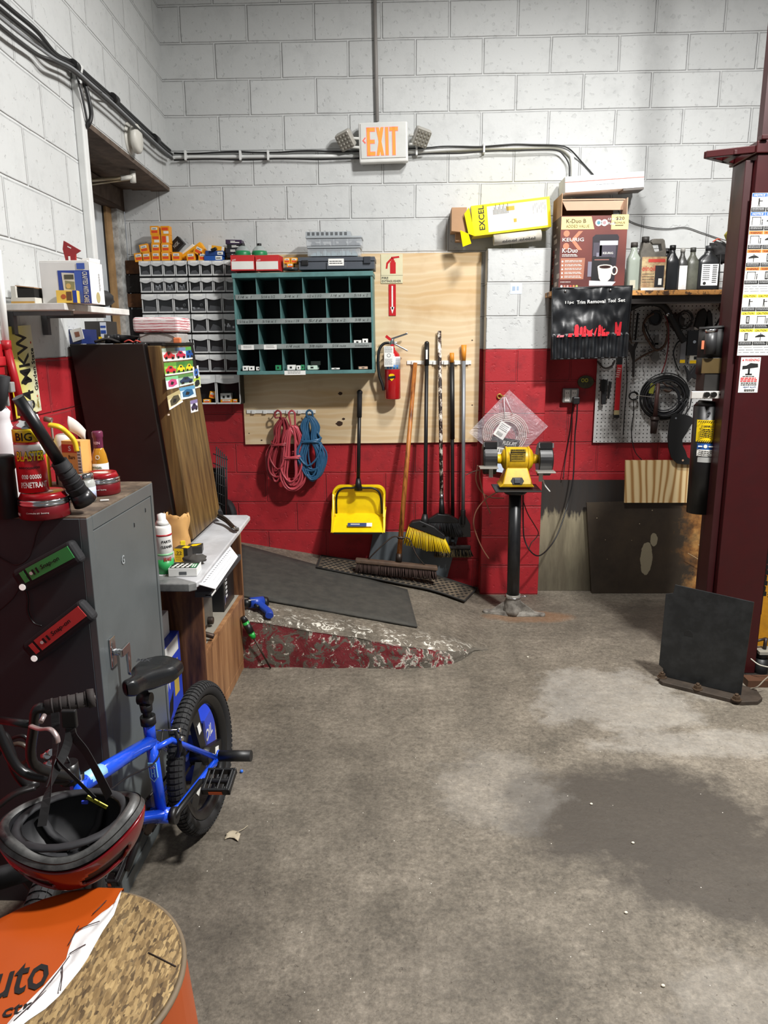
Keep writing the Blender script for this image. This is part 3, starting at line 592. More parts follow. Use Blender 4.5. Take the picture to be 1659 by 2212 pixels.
t=MB(mat('#3a3c40',.25)); p=pY(628,584,YG-.0); t.M=Matrix.Translation(p); t.lathe([(.028,0),(.046,0),(.046,.014),(.028,.014),(.028,0)],24); one(t,'tape_roll','dark tape roll lying between the red boxes and the grey case','tape roll')
# grey case and clear organisers
M=wallfr(727,582,YG-.01); x0,x1,z0,z1=pb(645,555,809,582,YG-.01); w=x1-x0; h=z1-z0
X=thing('tool_case','grey plastic tool case with two latches on the green rack','case',M)
t=MB(mat('#474c54',.5)); t.M=M; t.box((-w/2,0,-.2),(w/2,h*.62,0)); t.box((-w/2-.003,h*.66,-.2),(w/2+.003,h,.004)); t.box((-w/2,h*.6,-.198),(w/2,h*.7,-.004)); t.box((-w*.13,0,0),(w*.13,h*.6,.008)); t.build('body',None,X,.003)
t=MB(BLK); t.M=M; t.box((-w*.46,h*.35,.003),(-w*.37,h*.75,.010)); t.build('latch',None,X,.002)
t=MB(mat('#2c3037',.5)); t.M=M; t.box((w*.36,h*.45,.003),(w*.45,h*1.0,.012)); t.build('latch',None,X,.002)
t=MB(WHT); t.M=M; t.rect(-w*.105,h*.3,w*.10,h*.85,.0082); t.use(INK); lines(t,-w*.09,h*.62,w*.17,2,.012,.004,.0092,3); t.build('label',None,X)
t=MB(mat('#8a5a33',.7)); p=pY(800,585,YG+.01); t.box((p.x-.05,p.y,p.z-.02),(p.x+.03,p.y+.15,p.z-.001)); 
CLR=mat('#c3c9cf',.1,0,.05,alpha=.45); CLE=mat('#aab0b4',.3,alpha=.8)
def organiser(x0_,y0_,x1_,y1_,Y,lab,n,cont):
    xa,xb,za,zb=pb(x0_,y0_,x1_,y1_,Y); M=Matrix.Translation(((xa+xb)/2,Y,za)); w=xb-xa;h=zb-za
    X=thing('organiser_box',lab,'storage box',M)
    t=MB(CLR); t.M=M; t.box((-w/2,0,0),(w/2,.16,h*.74)); t.build('tray',None,X,.004)
    t=MB(CLE); t.M=M; t.box((-w/2-.003,-.004,h*.78),(w/2+.003,.164,h)); t.build('lid',None,X,.003)
    for i in range(1,n): t=MB(mat('#d5dadd',.3)); t.M=M; t.box((-w/2+w*i/n-.001,.003,.002),(-w/2+w*i/n+.001,.157,h*.72)); t.build('divider',None,X)
    q=random.Random(n); t=MB(mat(cont,.5)); t.M=M
    for i in range(26): a=q.uniform(-w*.46,w*.40); t.box((a,.006+.02*q.random(),.004),(a+.02,.14,.006+q.random()*h*.5))
    tag(t.build('contents',None,X),kind='stuff')
organiser(664,531,778,553.5,YG+.01,'lower clear organiser box with three compartments on the grey case',3,'#8fa7ad')
organiser(661,510,781,531,YG+.0,'upper clear organiser box with dark metal bits',4,'#4d4f52')
xa,xb,za,zb=pb(660,500,757,510,YG+.02); t=MB(CLE); t.box((xa,YG+.02,za),(xb,YG+.16,zb)); t.use(mat('#55585a',.5)); 
for i in range(9): t.box((xa+.01+i*(xb-xa-.02)/9,YG+.019,za+.004),(xa+.01+(i+.6)*(xb-xa-.02)/9,YG+.02,zb-.004))
one(t,'organiser_box','flat clear shallow organiser box topmost on the grey case','storage box',bevel=.002)
# boxes in the large bottom bins
for x,y,w,h,r,lab in ((447,872,.045,.026,2,'orange box lying flat in the left large bottom bin'),(457,861,.035,.042,-14,'orange box standing tilted in the left large bottom bin'),(489,873,.075,.028,0,'long orange box in the right large bottom bin'),(508,872.5,.028,.028,0,'short orange box at the right of the large bottom bin')): obox(x,y-1,w,h,YR-.0+.02-.0,lab,r,.05,grp='orange boxes in the large bottom bins')
gbox(488,863,.07,.04,.05,YR+.018,mat('#bfc0bd',.5),'parts_box','grey box with black marks on the long orange box','box',extra=lambda t,w,h:(t.use(INK),t.rect(-w*.3,h*.2,-w*.1,h*.6),t.rect(w*.1,h*.3,w*.35,h*.7)))
# ---- hook rails
def rail(x0,x1,y,n,lab,hooks,Y=D-.022):
    a=pY(x0,y,Y); b=pY(x1,y,Y); M=fr(a,b-a,SZ); X=thing('hook_rail',lab,'rail',M); L=(b-a).length
    t=MB(WHT); t.M=M; t.box((0,-.012,-.001),(L,.012,.006)); t.build('plate',None,X,.002)
    for i in range(n): t=MB(WHT); t.M=M; u=L*(i+.6)/n; t.box((u-.012,-.014,.006),(u+.012,.010,.016)); t.build('clip',None,X,.002)
    for u in hooks: t=MB(WHT); t.M=M; t.tube([(L*u,.0,.008),(L*u,-.012,.03),(L*u,-.010,.055),(L*u,.012,.062)],.004); t.build('hook',None,X)
rail(533,682,889,6,'white hook rail holding the three coiled cords',(.43,.62,.90)); rail(879,1018,783,6,'white holder rail gripping the broom handles',())
# ---- coiled cords
def coil(xc,yt,yb,w0,w1,Y,m,r,lab,seed,loops=22,skew=0,wrap=.42,hook=None):
    q=random.Random(seed); a=pY(xc,yt,Y); b=pY(xc+skew,yb,Y); L=a.z-b.z; pts=[]
    for i in range(loops):
        ww=q.uniform(w0*.45,w1)/2; dy=q.uniform(-.022,.022); hz=q.uniform(.86,1.06); ph=q.uniform(-.012,.012); sgn=1
        for k in range(14):
            g=2*pi*k/14; v=(1-math.cos(g))/2; x=math.sin(g)*ww*(.62+.75*v*(1 if v<.55 else .9))*(1-.55*math.exp(-((v-wrap)/.12)**2))
            z=-v*L*hz; pts.append(V((a.x+x+ph+(b.x-a.x)*v,Y+dy*(.5+v*.8)-.01,a.z+z)))
    zc=a.z-L*wrap; xc_=a.x+(b.x-a.x)*wrap
    for k in range(46):
        g=2*pi*k/11; pts.append(V((xc_+math.cos(g)*(w0*.46+.003*(k%3)),Y-.01+math.sin(g)*.036,zc+.012*math.sin(g+k*.07)-.009*(k/11)+.02)))
    tail=[V((xc_+w0*.5,Y-.03,zc-.02)),V((xc_+w0*.35,Y-.04,zc-L*.25)),V((xc_-w0*.15,Y-.045,zc-L*.40)),V((xc_-w0*.6,Y-.03,zc-L*.2)),V((xc_-w0*.4,Y-.03,zc))]
    pts+=tail
    if hook: 
        hk=pY(hook[0],hook[1],Y-.02); pts+=[a+V((-.02,-.01,-.01)),hk+V((-.017,0,-.04)),hk+V((-.019,0,-.01)),hk+V((0,0,.006)),hk+V((.019,0,-.008)),hk+V((.020,0,-.04)),a+V((.012,-.01,-.03))]
    t=MB(m); t.tube(smoothpts(pts,3),r,6); return one(t,'coiled_cord',lab,'cord','coiled cords on the hook rail')
coil(612,903,1035,.12,.165,D-.085,mat('#8f2e36',.4),.0064,'dark red coiled cord, leftmost on the hook rail',1,skew=-14,hook=(600,889))
coil(634,920,1052,.13,.19,D-.100,mat('#b54852',.35),.0064,'pinkish red coiled cord hanging lowest, between the other two coils',2,skew=-2,hook=(630,889),loops=21,wrap=.5)
coil(668,899,1030,.14,.185,D-.10,mat('#2a5678',.35),.0068,'blue coiled cord, rightmost on the hook rail',3,skew=8,hook=(668,888),loops=24,wrap=.40)
# ---- lobby dustpan
YD=D-.11; pb0=pY(774,1147,YD-.1); M=Matrix.Translation((pb0.x,YD,pb0.z)); zf=lambda y: pY(774,y,YD).z-pb0.z
X=thing('dustpan','yellow lobby dustpan with long black handle hung on the red wall','dustpan',M)
DY=mat('#f5d40c',.4,dirt=('#8a6f10',.12)); w=.178
zt=zf(1050); zm=zf(1112)
t=MB(DY); t.M=M
prof=[(-w,0),(w,0)]
def arc(s,n=8): return [(s*(w-.055+.055*math.sin(pi/2*k/n)) ,zt-.055+.055*math.cos(pi/2*k/n)) for k in range(n+1)]
pl=[(w*.97,zm)]+list(reversed(arc(1)))+arc(-1)+[(-w*.97,zm)]
# back plate
n_=len(pl); t.add([(x,.05,z) for x,z in pl]+[(x,.055,z) for x,z in pl],[tuple(range(n_)),tuple(range(2*n_-1,n_-1,-1))],False)
# rim following the outline, standing out towards the viewer
def ring(t,pts,y0,y1,inner): 
    n=len(pts)
    for i in range(n-1):
        (x0,z0),(x1,z1)=pts[i],pts[i+1]; xi0,zi0=x0*inner,(z0-.12)*inner+.12; xi1,zi1=x1*inner,(z1-.12)*inner+.12
        t.add([(x0,y0(z0),z0),(x1,y0(z1),z1),(x1,y1,z1),(x0,y1,z0),(xi0,y0(z0),zi0),(xi1,y0(z1),zi1),(xi1,y1,zi1),(xi0,y1,zi0)],[(0,1,2,3),(7,6,5,4),(0,4,5,1),(3,2,6,7),(1,5,6,2),(0,3,7,4)],False)
yy=lambda z: .01-.16*max(0,1-(z/.17))
side=[(w,.0),(w*.985,.06),(w*.98,zm)]
ring(t,[(w*1.0,0.0),(w,.07),(w*1.03,.13),(w*.99,zm)]+[p for p in reversed(arc(1))]+arc(-1)+[(-w*.99,zm),(-w*1.03,.13),(-w,.07),(-w,0)],yy,.055,.93)
# floor of the pan slanting out to the lip
t.hexa([(-w*.95,-.15,.0),(w*.95,-.15,.0),(w*.93,.05,zm-.012),(-w*.93,.05,zm-.012),(-w*.95,-.15,.006),(w*.95,-.15,.006),(w*.93,.05,zm),(-w*.93,.05,zm)])
t.build('pan',None,X)
t=MB(BLK); t.M=M; t.box((-w*.9,-.156,-.008),(w*.9,-.148,.003)); t.build('lip',None,X,.001)
t=MB(mat('#2b3f6e',.5)); t.M=M@fr((0,-.118,.035),SX,(0,.2,.16)); t.rect(-.07,0,.055,.030,.0); t.use(PAPER); t.rect(.055,0,.092,.030,0); mtext(t,'LIBMAN'[:0]or'ooooooo',-.05,.012,.06,.012,.001); t.build('label',None,X)
t=MB(BLK); t.M=M; zy=zt-.012; pts=[(w*.86,-.0,zm+.01),(w*.82,-.025,zt-.06),(w*.60,-.03,zy),(w*.2,-.03,zy+.005),(0,-.03,zy+.012),(-w*.2,-.03,zy+.005),(-w*.6,-.03,zy),(-w*.82,-.025,zt-.06),(-w*.86,0,zm+.01)]
t.tube(smoothpts(pts,5),.0075,8); t.cyl((0,-.03,zy-.01),(0,-.03,zy+.07),.028,.014,16); t.build('yoke',None,X)
top=pY(777,852,D-.05); t=MB(BLK); a=V((pb0.x,YD-.03,pb0.z+zy+.06)); t.cyl(a,top,.0125); X2=t.build('handle',None,X)
dd=(top-a).normalized(); t=MB(BLKR); t.cyl(top-dd*.15,top+dd*.01,.0165); t.sph(top+dd*.012,.0195,12); t.build('grip',None,X)
# ================= BROOMS AND MATS
def handle(t,a,b,r,seg=14): t.cyl(a,b,r,seg=seg)
def bristles(t,p,u,dn,w0,w1,L,n,rows,r,dep,spread=.0,seed=0,jit=.01):
    """tufts: along u, hanging in dn"""
    q=random.Random(seed); nrm=u.cross(dn).normalized()
    for j in range(rows):
        for i in range(n):
            f=(i+.5)/n-.5; a=p+u*(w0*f)+nrm*(dep*((j+.5)/rows-.5)); b=p+u*(w1*f+q.uniform(-jit,jit))+dn*(L*(1+q.uniform(-.05,.05)))+nrm*(dep*1.25*((j+.5)/rows-.5)+q.uniform(-jit,jit)*.5)
            t.cyl(a,b,r*.8,r,5)
WOOD=NT('worn_broom_wood'); n_=WOOD.noise(3,5,.6,WOOD.map((14,14,1.2))); c_=WOOD.ramp(n_,[(.35,'#5c2f10'),(.5,'#a8652a'),(.7,'#c07c38')]); WOOD=WOOD.fin(c_,.45)
# 1 push broom
zr=lambda X:rampz(X,4.6)
hb=pR(858,1238); hb=V((hb.x,4.72,0)); hb.z=rz(hb.x)+.0
L=pY(768,1215,4.72); Rr=pY(945,1232,4.72); u=(Rr-L); W=u.length; u.normalize(); cen=(L+Rr)/2
top=pY(897,784,D-.045); bot=pY(861,1212,4.73); cen.z=bot.z-.01
X=thing('push_broom','wide push broom with worn wooden handle standing on the rubber mat','broom',(cen.x,cen.y,cen.z-.09))
t=MB(WOOD); t.cyl(bot,top,.0165,.0135); t.build('handle',None,X)
dn=V((0,-.10,-1)).normalized(); nn=u.cross(dn).normalized(); t=MB(mat('#5b4636',.75,dirt=('#2b211b',.5))); t.M=Matrix(((u.x,nn.x,-dn.x,cen.x),(u.y,nn.y,-dn.y,cen.y),(u.z,nn.z,-dn.z,cen.z),(0,0,0,1))); t.box((-W/2,-.035,-.022),(W/2,.035,.006)); t.build('block',None,X,.008)
t=MB(mat('#3b2a24',.9)); bristles(t,cen-V((0,0,.02)),u,dn,W*.97,W*1.0,.062,60,6,.004,.06,seed=4,jit=.008); tag(t.build('bristles',None,X),kind='stuff')
t=MB(DSTEEL); j=bot+(top-bot).normalized()*.155; 
for s in (-1,1): t.tube(smoothpts([cen+u*(s*.19)+V((0,0,.0)),cen+u*(s*.13)+V((0,-.0,.07)),j+u*(s*.055)+V((0,-.01,.0)),j+V((0,-.018,0))],5),.0045,8)
t.cyl(j-(top-bot).normalized()*.008,j+(top-bot).normalized()*.008,.021); t.cyl(bot-V((0,0,.005)),bot+(top-bot).normalized()*.05,.021); t.build('brace',None,X)
# 2 yellow angle broom
top=pY(922,742,D-.05); bot=pY(918,1120,4.80); X=thing('angle_broom','angle broom with yellow bristles and long black handle','broom',(bot.x,bot.y,bot.z-.25))
t=MB(BLK); t.cyl(bot,top,.0125); d_=(top-bot).normalized(); t.cyl(top-d_*.14,top+d_*.0,.016); t.sph(top,.016,12); t.build('handle',None,X)
t=MB(PAPER); t.M=fr(top-d_*.10+V((0,-.0163,0)),SX,SZ); t.rect(-.006,0,.006,.06,0); t.build('sticker',None,X)
a=pY(884,1131,4.80); b=pY(962,1160,4.80); u=(b-a); W=u.length; u.normalize(); cen=(a+b)/2; up=V((0,1,0)).cross(u)*-1
if up.z<0: up=-up
t=MB(BLK); t.M=fr(cen,u,up); t.prism([(-W/2,-.012),(W/2,-.012),(W/2-.01,.016),(W*.12,.045),(-W*.28,.05),(-W/2+.01,.022)],-.03,.03); t.build('head',None,X,.006)
t=MB(BLK); t.cyl(cen-u*.03+up*.02,bot+d_*.03,.034,.016); t.build('socket',None,X)
t=MB(mat('#f1cf1a',.45)); q=random.Random(3)
for j in range(5):
    for i in range(26):
        f=(i+.5)/26; s0=cen+u*(W*(f-.5))+V((0,(j-2)*.011,0))-up*.008; e0=pY(871+(974-871)*f,1172+(1190-1172)*f+6*math.sin(f*3),4.80)+V((q.uniform(-.004,.004),(j-2)*.016+q.uniform(-.004,.004),q.uniform(-.006,.006)))
        t.cyl(s0,e0,.0026,.0034,5)
tag(t.build('bristles',None,X),kind='stuff')
# 3 paint splashed broom with black fan head
PS=NT('splashed_handle'); c_=PS.ramp(PS.noise(26,6,.8,PS.map((1,1,.6))),[(.47,'#241a17'),(.5,'#5c3a2a'),(.53,'#d6d0c4'),(.6,'#efece4')],'CONSTANT'); PS=PS.fin(c_,.6)
top=pY(949,715,D-.045); bot=pY(954,1100,D-.155); d_=(top-bot).normalized(); X=thing('broom','black fan broom whose handle is splashed with white paint','broom',(bot.x,bot.y,bot.z-.12))
t=MB(PS); t.cyl(bot+d_*.05,top,.0125); t.build('handle',None,X); t=MB(BLK); t.cyl(bot-d_*.03,bot+d_*.07,.020,.015); t.build('socket',None,X); t=MB(STEEL); t.cyl(bot+d_*.07,bot+d_*.10,.0142); t.build('collar',None,X)
t=MB(BLK); t.M=fr(pY(957,1118,D-.155),SX,SZ); t.prism([(-.115,-.035),(.105,-.035),(.10,-.012),(.04,.022),(-.035,.03),(-.095,-.005)],-.022,.022); t.build('head',None,X,.006)
t=MB(mat('#1d1d1f',.7)); bristles(t,pY(957,1127,D-.155),V((1,0,0)),V((.10,0,-1)),.20,.245,.10,34,5,.0028,.045,seed=6,jit=.012); tag(t.build('bristles',None,X),kind='stuff')
# 4 black handled deck brush
top=pY(976,762,D-.045); bot=pY(978,1165,D-.065); d_=(top-bot).normalized(); X=thing('deck_brush','deck brush with stiff dark tan bristles and black handle with orange top','brush',(bot.x,bot.y,bot.z-.12))
t=MB(BLK); t.cyl(bot,top-d_*.06,.0125); t.cyl(top-d_*.56,top-d_*.09,.0165); t.build('handle',None,X); t=MB(mat('#d98a22',.5)); t.cyl(top-d_*.062,top,.0145); t.build('grip',None,X)
t=MB(mat('#2a2421',.7)); t.M=fr(pY(978,1180,D-.07),SX,(0,.25,1)); t.box((-.115,-.02,-.04),(.12,.008,.04)); t.cyl((0,0,0),(0,.03,0),.02,.016); t.build('head',None,X,.008)
t=MB(mat('#6a5c40',.8)); t.use(mat('#6a5c40',.8)); bristles(t,pY(978,1186,D-.07),V((1,0,0)),V((.05,-.25,-1)).normalized(),.23,.25,.055,30,6,.0032,.08,seed=8,jit=.009)
t.use(mat('#1b1a18',.8)); bristles(t,pY(979,1185,D-.07),V((1,0,0)),V((.0,-.25,-1)).normalized(),.23,.25,.05,24,6,.0034,.08,seed=9,jit=.012); tag(t.build('bristles',None,X),kind='stuff')
# 5 silver scraper shovel
top=pY(1002,745,D-.045); bot=pY(1000,1120,D-.06); d_=(top-bot).normalized(); X=thing('floor_scraper','silver handled scraper with orange grip, rightmost in the holder','scraper',(bot.x,bot.y,bot.z-.15))
t=MB(mat('#8d9196',.4,.5)); t.cyl(bot,top-d_*.09,.0125); t.build('handle',None,X); t=MB(mat('#dd8f2c',.45)); t.cyl(top-d_*.10,top,.0135,.018); t.build('grip',None,X)
t=MB(mat('#3e3d3d',.4,.6)); t.M=fr(bot,SX,SZ); t.prism([(-.012,.03),(.012,.03),(.05,-.04),(.055,-.13),(-.05,-.13),(-.045,-.035)],-.004,.004); t.cyl((0,-.04,0),(0,.06,0),.017); t.build('blade',None,X,.002)
# ---- grey steel sheet leaning against the wall behind the brooms
pts=[pY(806,1148,D-.02),pY(992,1152,D-.02)]; c1_,c2_=pY(795,1219,4.99),pY(966,1247,4.99)
t=MB(mat('#5f666b',.5,.3)); t.hexa([c1_,c2_,c2_+V((0,.006,0)),c1_+V((0,.006,0)),pts[0],pts[1],pts[1]+V((0,.006,0)),pts[0]+V((0,.006,0))]); one(t,'steel_sheet','plain grey sheet leaning on the red wall behind the brooms','sheet')
# ---- rubber mats on the ramp
RUB=mat('#34332f',.85,dirt=('#4d4a43',.5),bump=.3,scale=6); RUB2=mat('#2b2a28',.85,dirt=('#7d6d58',.75,9),bump=.3)
def mat_on_ramp(px,th,m,name,lab,extra=None):
    P=[pR(x,y) for x,y in px]; P=[V((p.x,p.y,rampz(p.x,p.y)+.006)) for p in P]
    # subdivide as bilinear patch
    t=MB(m); a,b,c,d=P
    t.grid(lambda u,v:(lambda q:V((q.x,q.y,rampz(q.x,q.y)+(.006 if not extra else .0135)+th)))(a.lerp(b,u).lerp(d.lerp(c,u),v)),24,10,th)
    if extra: extra(t,a,b,c,d)
    return one(t,name,lab,'mat')
mat_on_ramp([(520,1290),(902,1358),(880,1277),(518,1178)],.006,RUB,'rubber_mat','large plain black rubber mat lying on the ramp')
def ex(t,a,b,c,d):
    t.use(mat('#232220',.8))
    for i in range(26):
        for j in range(7):
            u=(i+.7+(j%2)*.5)/27; v=(j+.8)/8; q=a.lerp(b,u).lerp(d.lerp(c,u),v); z=rampz(q.x,q.y)+.0205; t.M=Matrix.Translation((q.x,q.y,z)); t.prism([(.014,0),(0,.009),(-.014,0),(0,-.009)],0,.003)
    t.M=I4; ed=[a,b,c,d,a]
    for p,q in zip(ed,ed[1:]): t.tube([V((s.x,s.y,rampz(s.x,s.y)+.021)) for s in (p.lerp(q,k/8) for k in range(9))],.006,6)
mat_on_ramp([(684,1232),(1003,1294),(1030,1262),(694,1206)],.006,RUB2,'rubber_mat','narrow worn diamond pattern rubber mat in front of the brooms',ex)
# ================= PILLAR TOP, SHELF AND WHAT STANDS THERE
YP=D-.155
CARD=mat('#b08a68',.8); CARDI=mat('#d9b79c',.8); 
def quadbox(t,P,dep,nrm=V((0,1,0))): # P: BL,BR,TR,TL on the front plane
    a,b,c,d=[V(p) for p in P]; e=nrm*dep; t.hexa([a,b,b+e,a+e,d,c,c+e,d+e])
# yellow and white carton lying across the pillar
Yb=YP-.02; P=[pY(1026,510,Yb),pY(1191,490,Yb),pY(1184,415,Yb),pY(1013,446,Yb)]
u=(P[1]-P[0]); W=u.length; u.normalize(); M=fr(P[0],u,SZ); h=(P[3]-P[0]).length; 
X=thing('carton','yellow edged white carton lying tilted on top of the white pillar','box',M)
t=MB(mat('#ecd800',.35)); t.M=M; t.box((-.01,0,-.15),(W,h,0)); t.use(mat('#f2efe6',.25)); t.rect(.085,.012,W-.02,h-.015,.0002); t.use(INK); mtext(t,'EXCEL',.066,.03,.14,.035,.0006,True,0,90)
t.use(mat('#4c463c',.6)); 
for i in range(12): t.rect(.12+i*.008,h*.62,.1235+i*.008,h*.62+.03+(i%3)*.014,.0012)
for i in range(7): t.rect(.36+i*.012,h*.5+.02*(i%2),.362+i*.012,h*.5+.06,.0012)
t.use(mat('#caa52a',.5)); t.rect(.20,h*.70,.25,h*.84,.0012); t.rect(.24,h*.3,.258,h*.42,.0012); t.build('body',None,X,.002)
t=MB(mat('#ecd800',.4)); a=pY(1026,510,Yb); b=pY(1013,448,Yb); c=pY(996,500,Yb-.05); t.add([a,b,pY(1003,462,Yb-.02),pY(1012,505,Yb-.02),pY(994,497,Yb-.06),pY(1000,533,Yb-.06),pY(1018,526,Yb-.01)],[(0,1,2,3),(3,4,5,6)],False)
s_=t.build('flap',None,X); m_=s_.modifiers.new('thick','SOLIDIFY'); m_.thickness=.002
t=MB(CARD); a,b,z0,z1=pb(973,455,1012,505,D-.05); t.hexa([(a,D-.17,z0),(b-.02,D-.17,z0-.01),(b-.02,D-.01,z0),(a,D-.01,z0),(a,D-.17,z1),(b-.02,D-.17,z1),(b-.02,D-.01,z1),(a,D-.01,z1)]); t.box((a+.03,D-.10,z0-.05),(b-.02,D-.02,z0)); one(t,'carton','brown cardboard carton sticking out left of the yellow edged carton','box',bevel=.002)
t=MB(mat('#d9d4c8',.5,dirt=('#6f675a',.35))); a=pY(1066,519,YP-.01); b=pY(1168,508,YP-.01); t.tube([a,a.lerp(b,.5),b],.040,14,flat=.8); t.M=fr(a+V((0,-.037,-.022)),b-a,SZ); t.use(INK); mtext(t,'cartoon parts'[:0]or'oiooi oioioi',.05,-.004,.2,.018,.002); one(t,'rolled_magazine','rolled printed magazine lying on the pillar under the yellow edged carton','magazine')
# sticker on the pillar
t=MB(mat('#cdd7e4',.5)); M=wallfr(1102,635,YP-.0005); a,b,z0,z1=pb(1102,612,1127,635,YP); t.M=M; t.rect(0,0,b-a,z1-z0,0,.0008); t.use(mat('#9db0c8',.5)); t.rect(.012,.02,.03,.045,.0009); t.rect(.04,.022,.052,.045,.0009); one(t,'sticker','small pale square sticker on the white part of the pillar','sticker')
# ---- shelf
YS=D-.345; zS=pY(1400,627,YS).z; xa=pY(1190,625,YS).x
SHW=NT('shelf_board'); SHW=SHW.fin(SHW.mix(SHW.ramp(SHW.noise(14,6,.8),[(.5,0),(.56,1)]),lin('#c98f4e'),lin('#4d3626')),.7)
X=thing('wall_shelf','long wall shelf with raw wooden front edge above the pegboard','shelf',(xa,D,zS-.04))
t=MB(SHW); t.box((xa,YS,zS-.028),(2.6,D-.002,zS)); t.build('board',None,X,.002)
t=MB(mat('#2a2421',.7)); t.box((xa+.02,YS+.03,zS-.075),(2.6,YS+.06,zS-.029)); t.build('rail',None,X)
for x in (1.02,2.0): t=MB(DSTEEL); t.box((x,YS+.02,zS-.10),(x+.03,D-.002,zS-.076)); t.box((x,D-.03,zS-.3),(x+.03,D-.002,zS-.08)); t.build('bracket',None,X)
# ---- coffee maker box
YK=YS+.004; P=[pY(1206,621,YK),pY(1348,616,YK),pY(1357,465,YK),pY(1213,467,YK)]; u=P[1]-P[0]; W=.5*((P[1]-P[0]).length+(P[2]-P[3]).length); M=fr(V((P[0].x,YK,zS+.001)),(1,0,.0),SZ); h=(P[3].z+P[2].z)/2-zS; dK=.27
MK=M
X=thing('coffee_maker_box','open brown printed coffee maker box standing on the shelf','box',M)
KB=NT('brown_print'); KB=KB.fin(KB.ramp(KB.noise(2.2,2),[(.3,'#431c1c'),(.55,'#74352c'),(.75,'#8d4a38')]),.4)
t=MB(KB); t.M=M; e=.004
t.box((0,0,-e),(W,h,0)); t.use(mat('#5b4438',.6,dirt=('#2c201a',.5))); t.box((0,0,-dK),(e,h,-e)); t.box((W-e,0,-dK),(W,h,-e)); t.box((0,0,-dK),(W,h,-dK+e)); t.box((0,0,-dK),(W,e,0)); t.build('carton',None,X)
t=MB(CARD); t.M=M; ht=.125; t.box((0,h,-dK),(e,h+ht,-.004)); t.build('side_flap',None,X); t=MB(mat('#8a6248',.8)); t.M=M; t.box((0.02,h,-dK),(W-.02,h+ht+.01,-dK+e)); t.build('back_flap',None,X)
t=MB(CARDI); t.M=M@Matrix.Translation((.02,h+ht+.012,-dK+.02))@Matrix.Rotation(R(12),4,'X'); t.box((0,-.004,0),(W+.0,0,.16)); t.prism([(0.0,-.008),(W,-.008),(W-.02,-.06),(.03,-.06)],.155,.160); t.build('top_flap',None,X,.003)
t=MB(CARDI); t.M=M; t.box((W-e,h,-dK*.55),(W,h+.10,-.02)); t.build('side_flap',None,X)
# printed front
t=MB(mat('#e8d089',.5)); t.M=M; t.prism([(.002,h-.075),(.195,h-.075),(.175,h-.005),(.002,h-.005)],.0003,.0012); t.rect(W-.095,h-.078,W+.004,h+.004,.0006,.001); t.use(mat('#3c2a1a',.6)); mtext(t,'K-Duo B',.03,h-.040,.115,.022,.0014); mtext(t,'ADDED VALUE',.03,h-.066,.135,.016,.0014,False); mtext(t,'$20',W-.07,h-.028,.05,.020,.0018); mtext(t,'BONUS',W-.078,h-.046,.062,.010,.0018)
t.rect(W-.072,h-.058,W-.025,h-.054,.0018)
t.use(OW); mtext(t,'12 K-Cup',.30-.03,h-.030,.085,.016,.0014,True,.2); mtext(t,'Pods',.30-.03,h-.052,.045,.015,.0014,True,.2)
def disc(t,x,y,r,z,n=18,ry=None): t.prism([(x+r*math.cos(2*pi*k/n),y+(ry or r)*math.sin(2*pi*k/n)) for k in range(n)],z,z+.0008)
for x,c in ((.218,'#4b8a9a'),(.252,'#b08a8e')): t.use(OW); disc(t,x,h-.040,.019,.0006); t.use(mat(c,.5)); disc(t,x,h-.040,.010,.0012)
t.use(mat('#c07a5c',.5)); 
for y in (.105,.175,.0): pass
disc(t,.035,h-.098,.018,.0003); disc(t,.035,h-.168,.018,.0003); t.prism([(.06,h-.135),(.105,h-.085),(.13,h-.085),(.085,h-.135),(.13,h-.190),(.105,h-.190)],.0003,.0009)
t.use(OW); mtext(t,'KEURIG',.012,h-.142,.125,.020,.0016); mtext(t,'K-Duo',.014,h-.205,.09,.026,.0014)
lines(t,.014,h-.218,.09,2,.008,.004,.0012,1)
t.use(mat('#a56a52',.5)); t.prism([(.008,h-.355),(.145,h-.355),(.15,h-.235),(.008,h-.235)],.0002,.0006); t.use(OW)
for i in range(5): y=h-.254-.022*i; disc(t,.018,y,.0055,.0010,8); lines(t,.032,y+.003,.10,2,.007,.003,.0010,i)
lines(t,.01,h-.372,.06,1,.01,.003,.001,7)
for i in range(6):
    for j in range(2): t.use(mat(('#f2efe8','#c98a78','#e0a8a0','#c9544a','#e38a4c','#b7c46a')[i],.5)); disc(t,.018+.018*i,h-.395-.018*j,.0068,.0008,10)
# picture of the machine
t.use(mat('#1d1620',.4)); t.prism([(.20,.045),(W-.06,.045),(W-.045,h-.12),(W-.055,h-.105),(.205,h-.105),(.188,h-.12),(.19,.2)],.0003,.0009)
t.use(mat('#46414d',.4)); t.rect(.195,h-.225,.245,h-.15,.0009); t.rect(W-.155,h-.235,W-.06,h-.16,.0009); t.use(mat('#0d0a0e',.4)); t.rect(.19,.06,.305,.19,.0010); t.use(mat('#c9c7cc',.4)); t.rect(W-.155,h-.165,W-.05,h-.14,.0012); t.prism([(.18,.028),(W-.07,.028),(W-.05,.05),(.18,.058)],.0010,.0016)
t.use(mat('#7d7a88',.4)); t.rect(.168,.08,.19,.165,.0010); t.rect(.215,.192,.23,.215,.0012); t.use(mat('#8c5a50',.4)); t.rect(.205,.172,.29,.178,.0012); t.use(OW); mtext(t,'KEURIG',W-.135,h-.215,.06,.012,.0014)
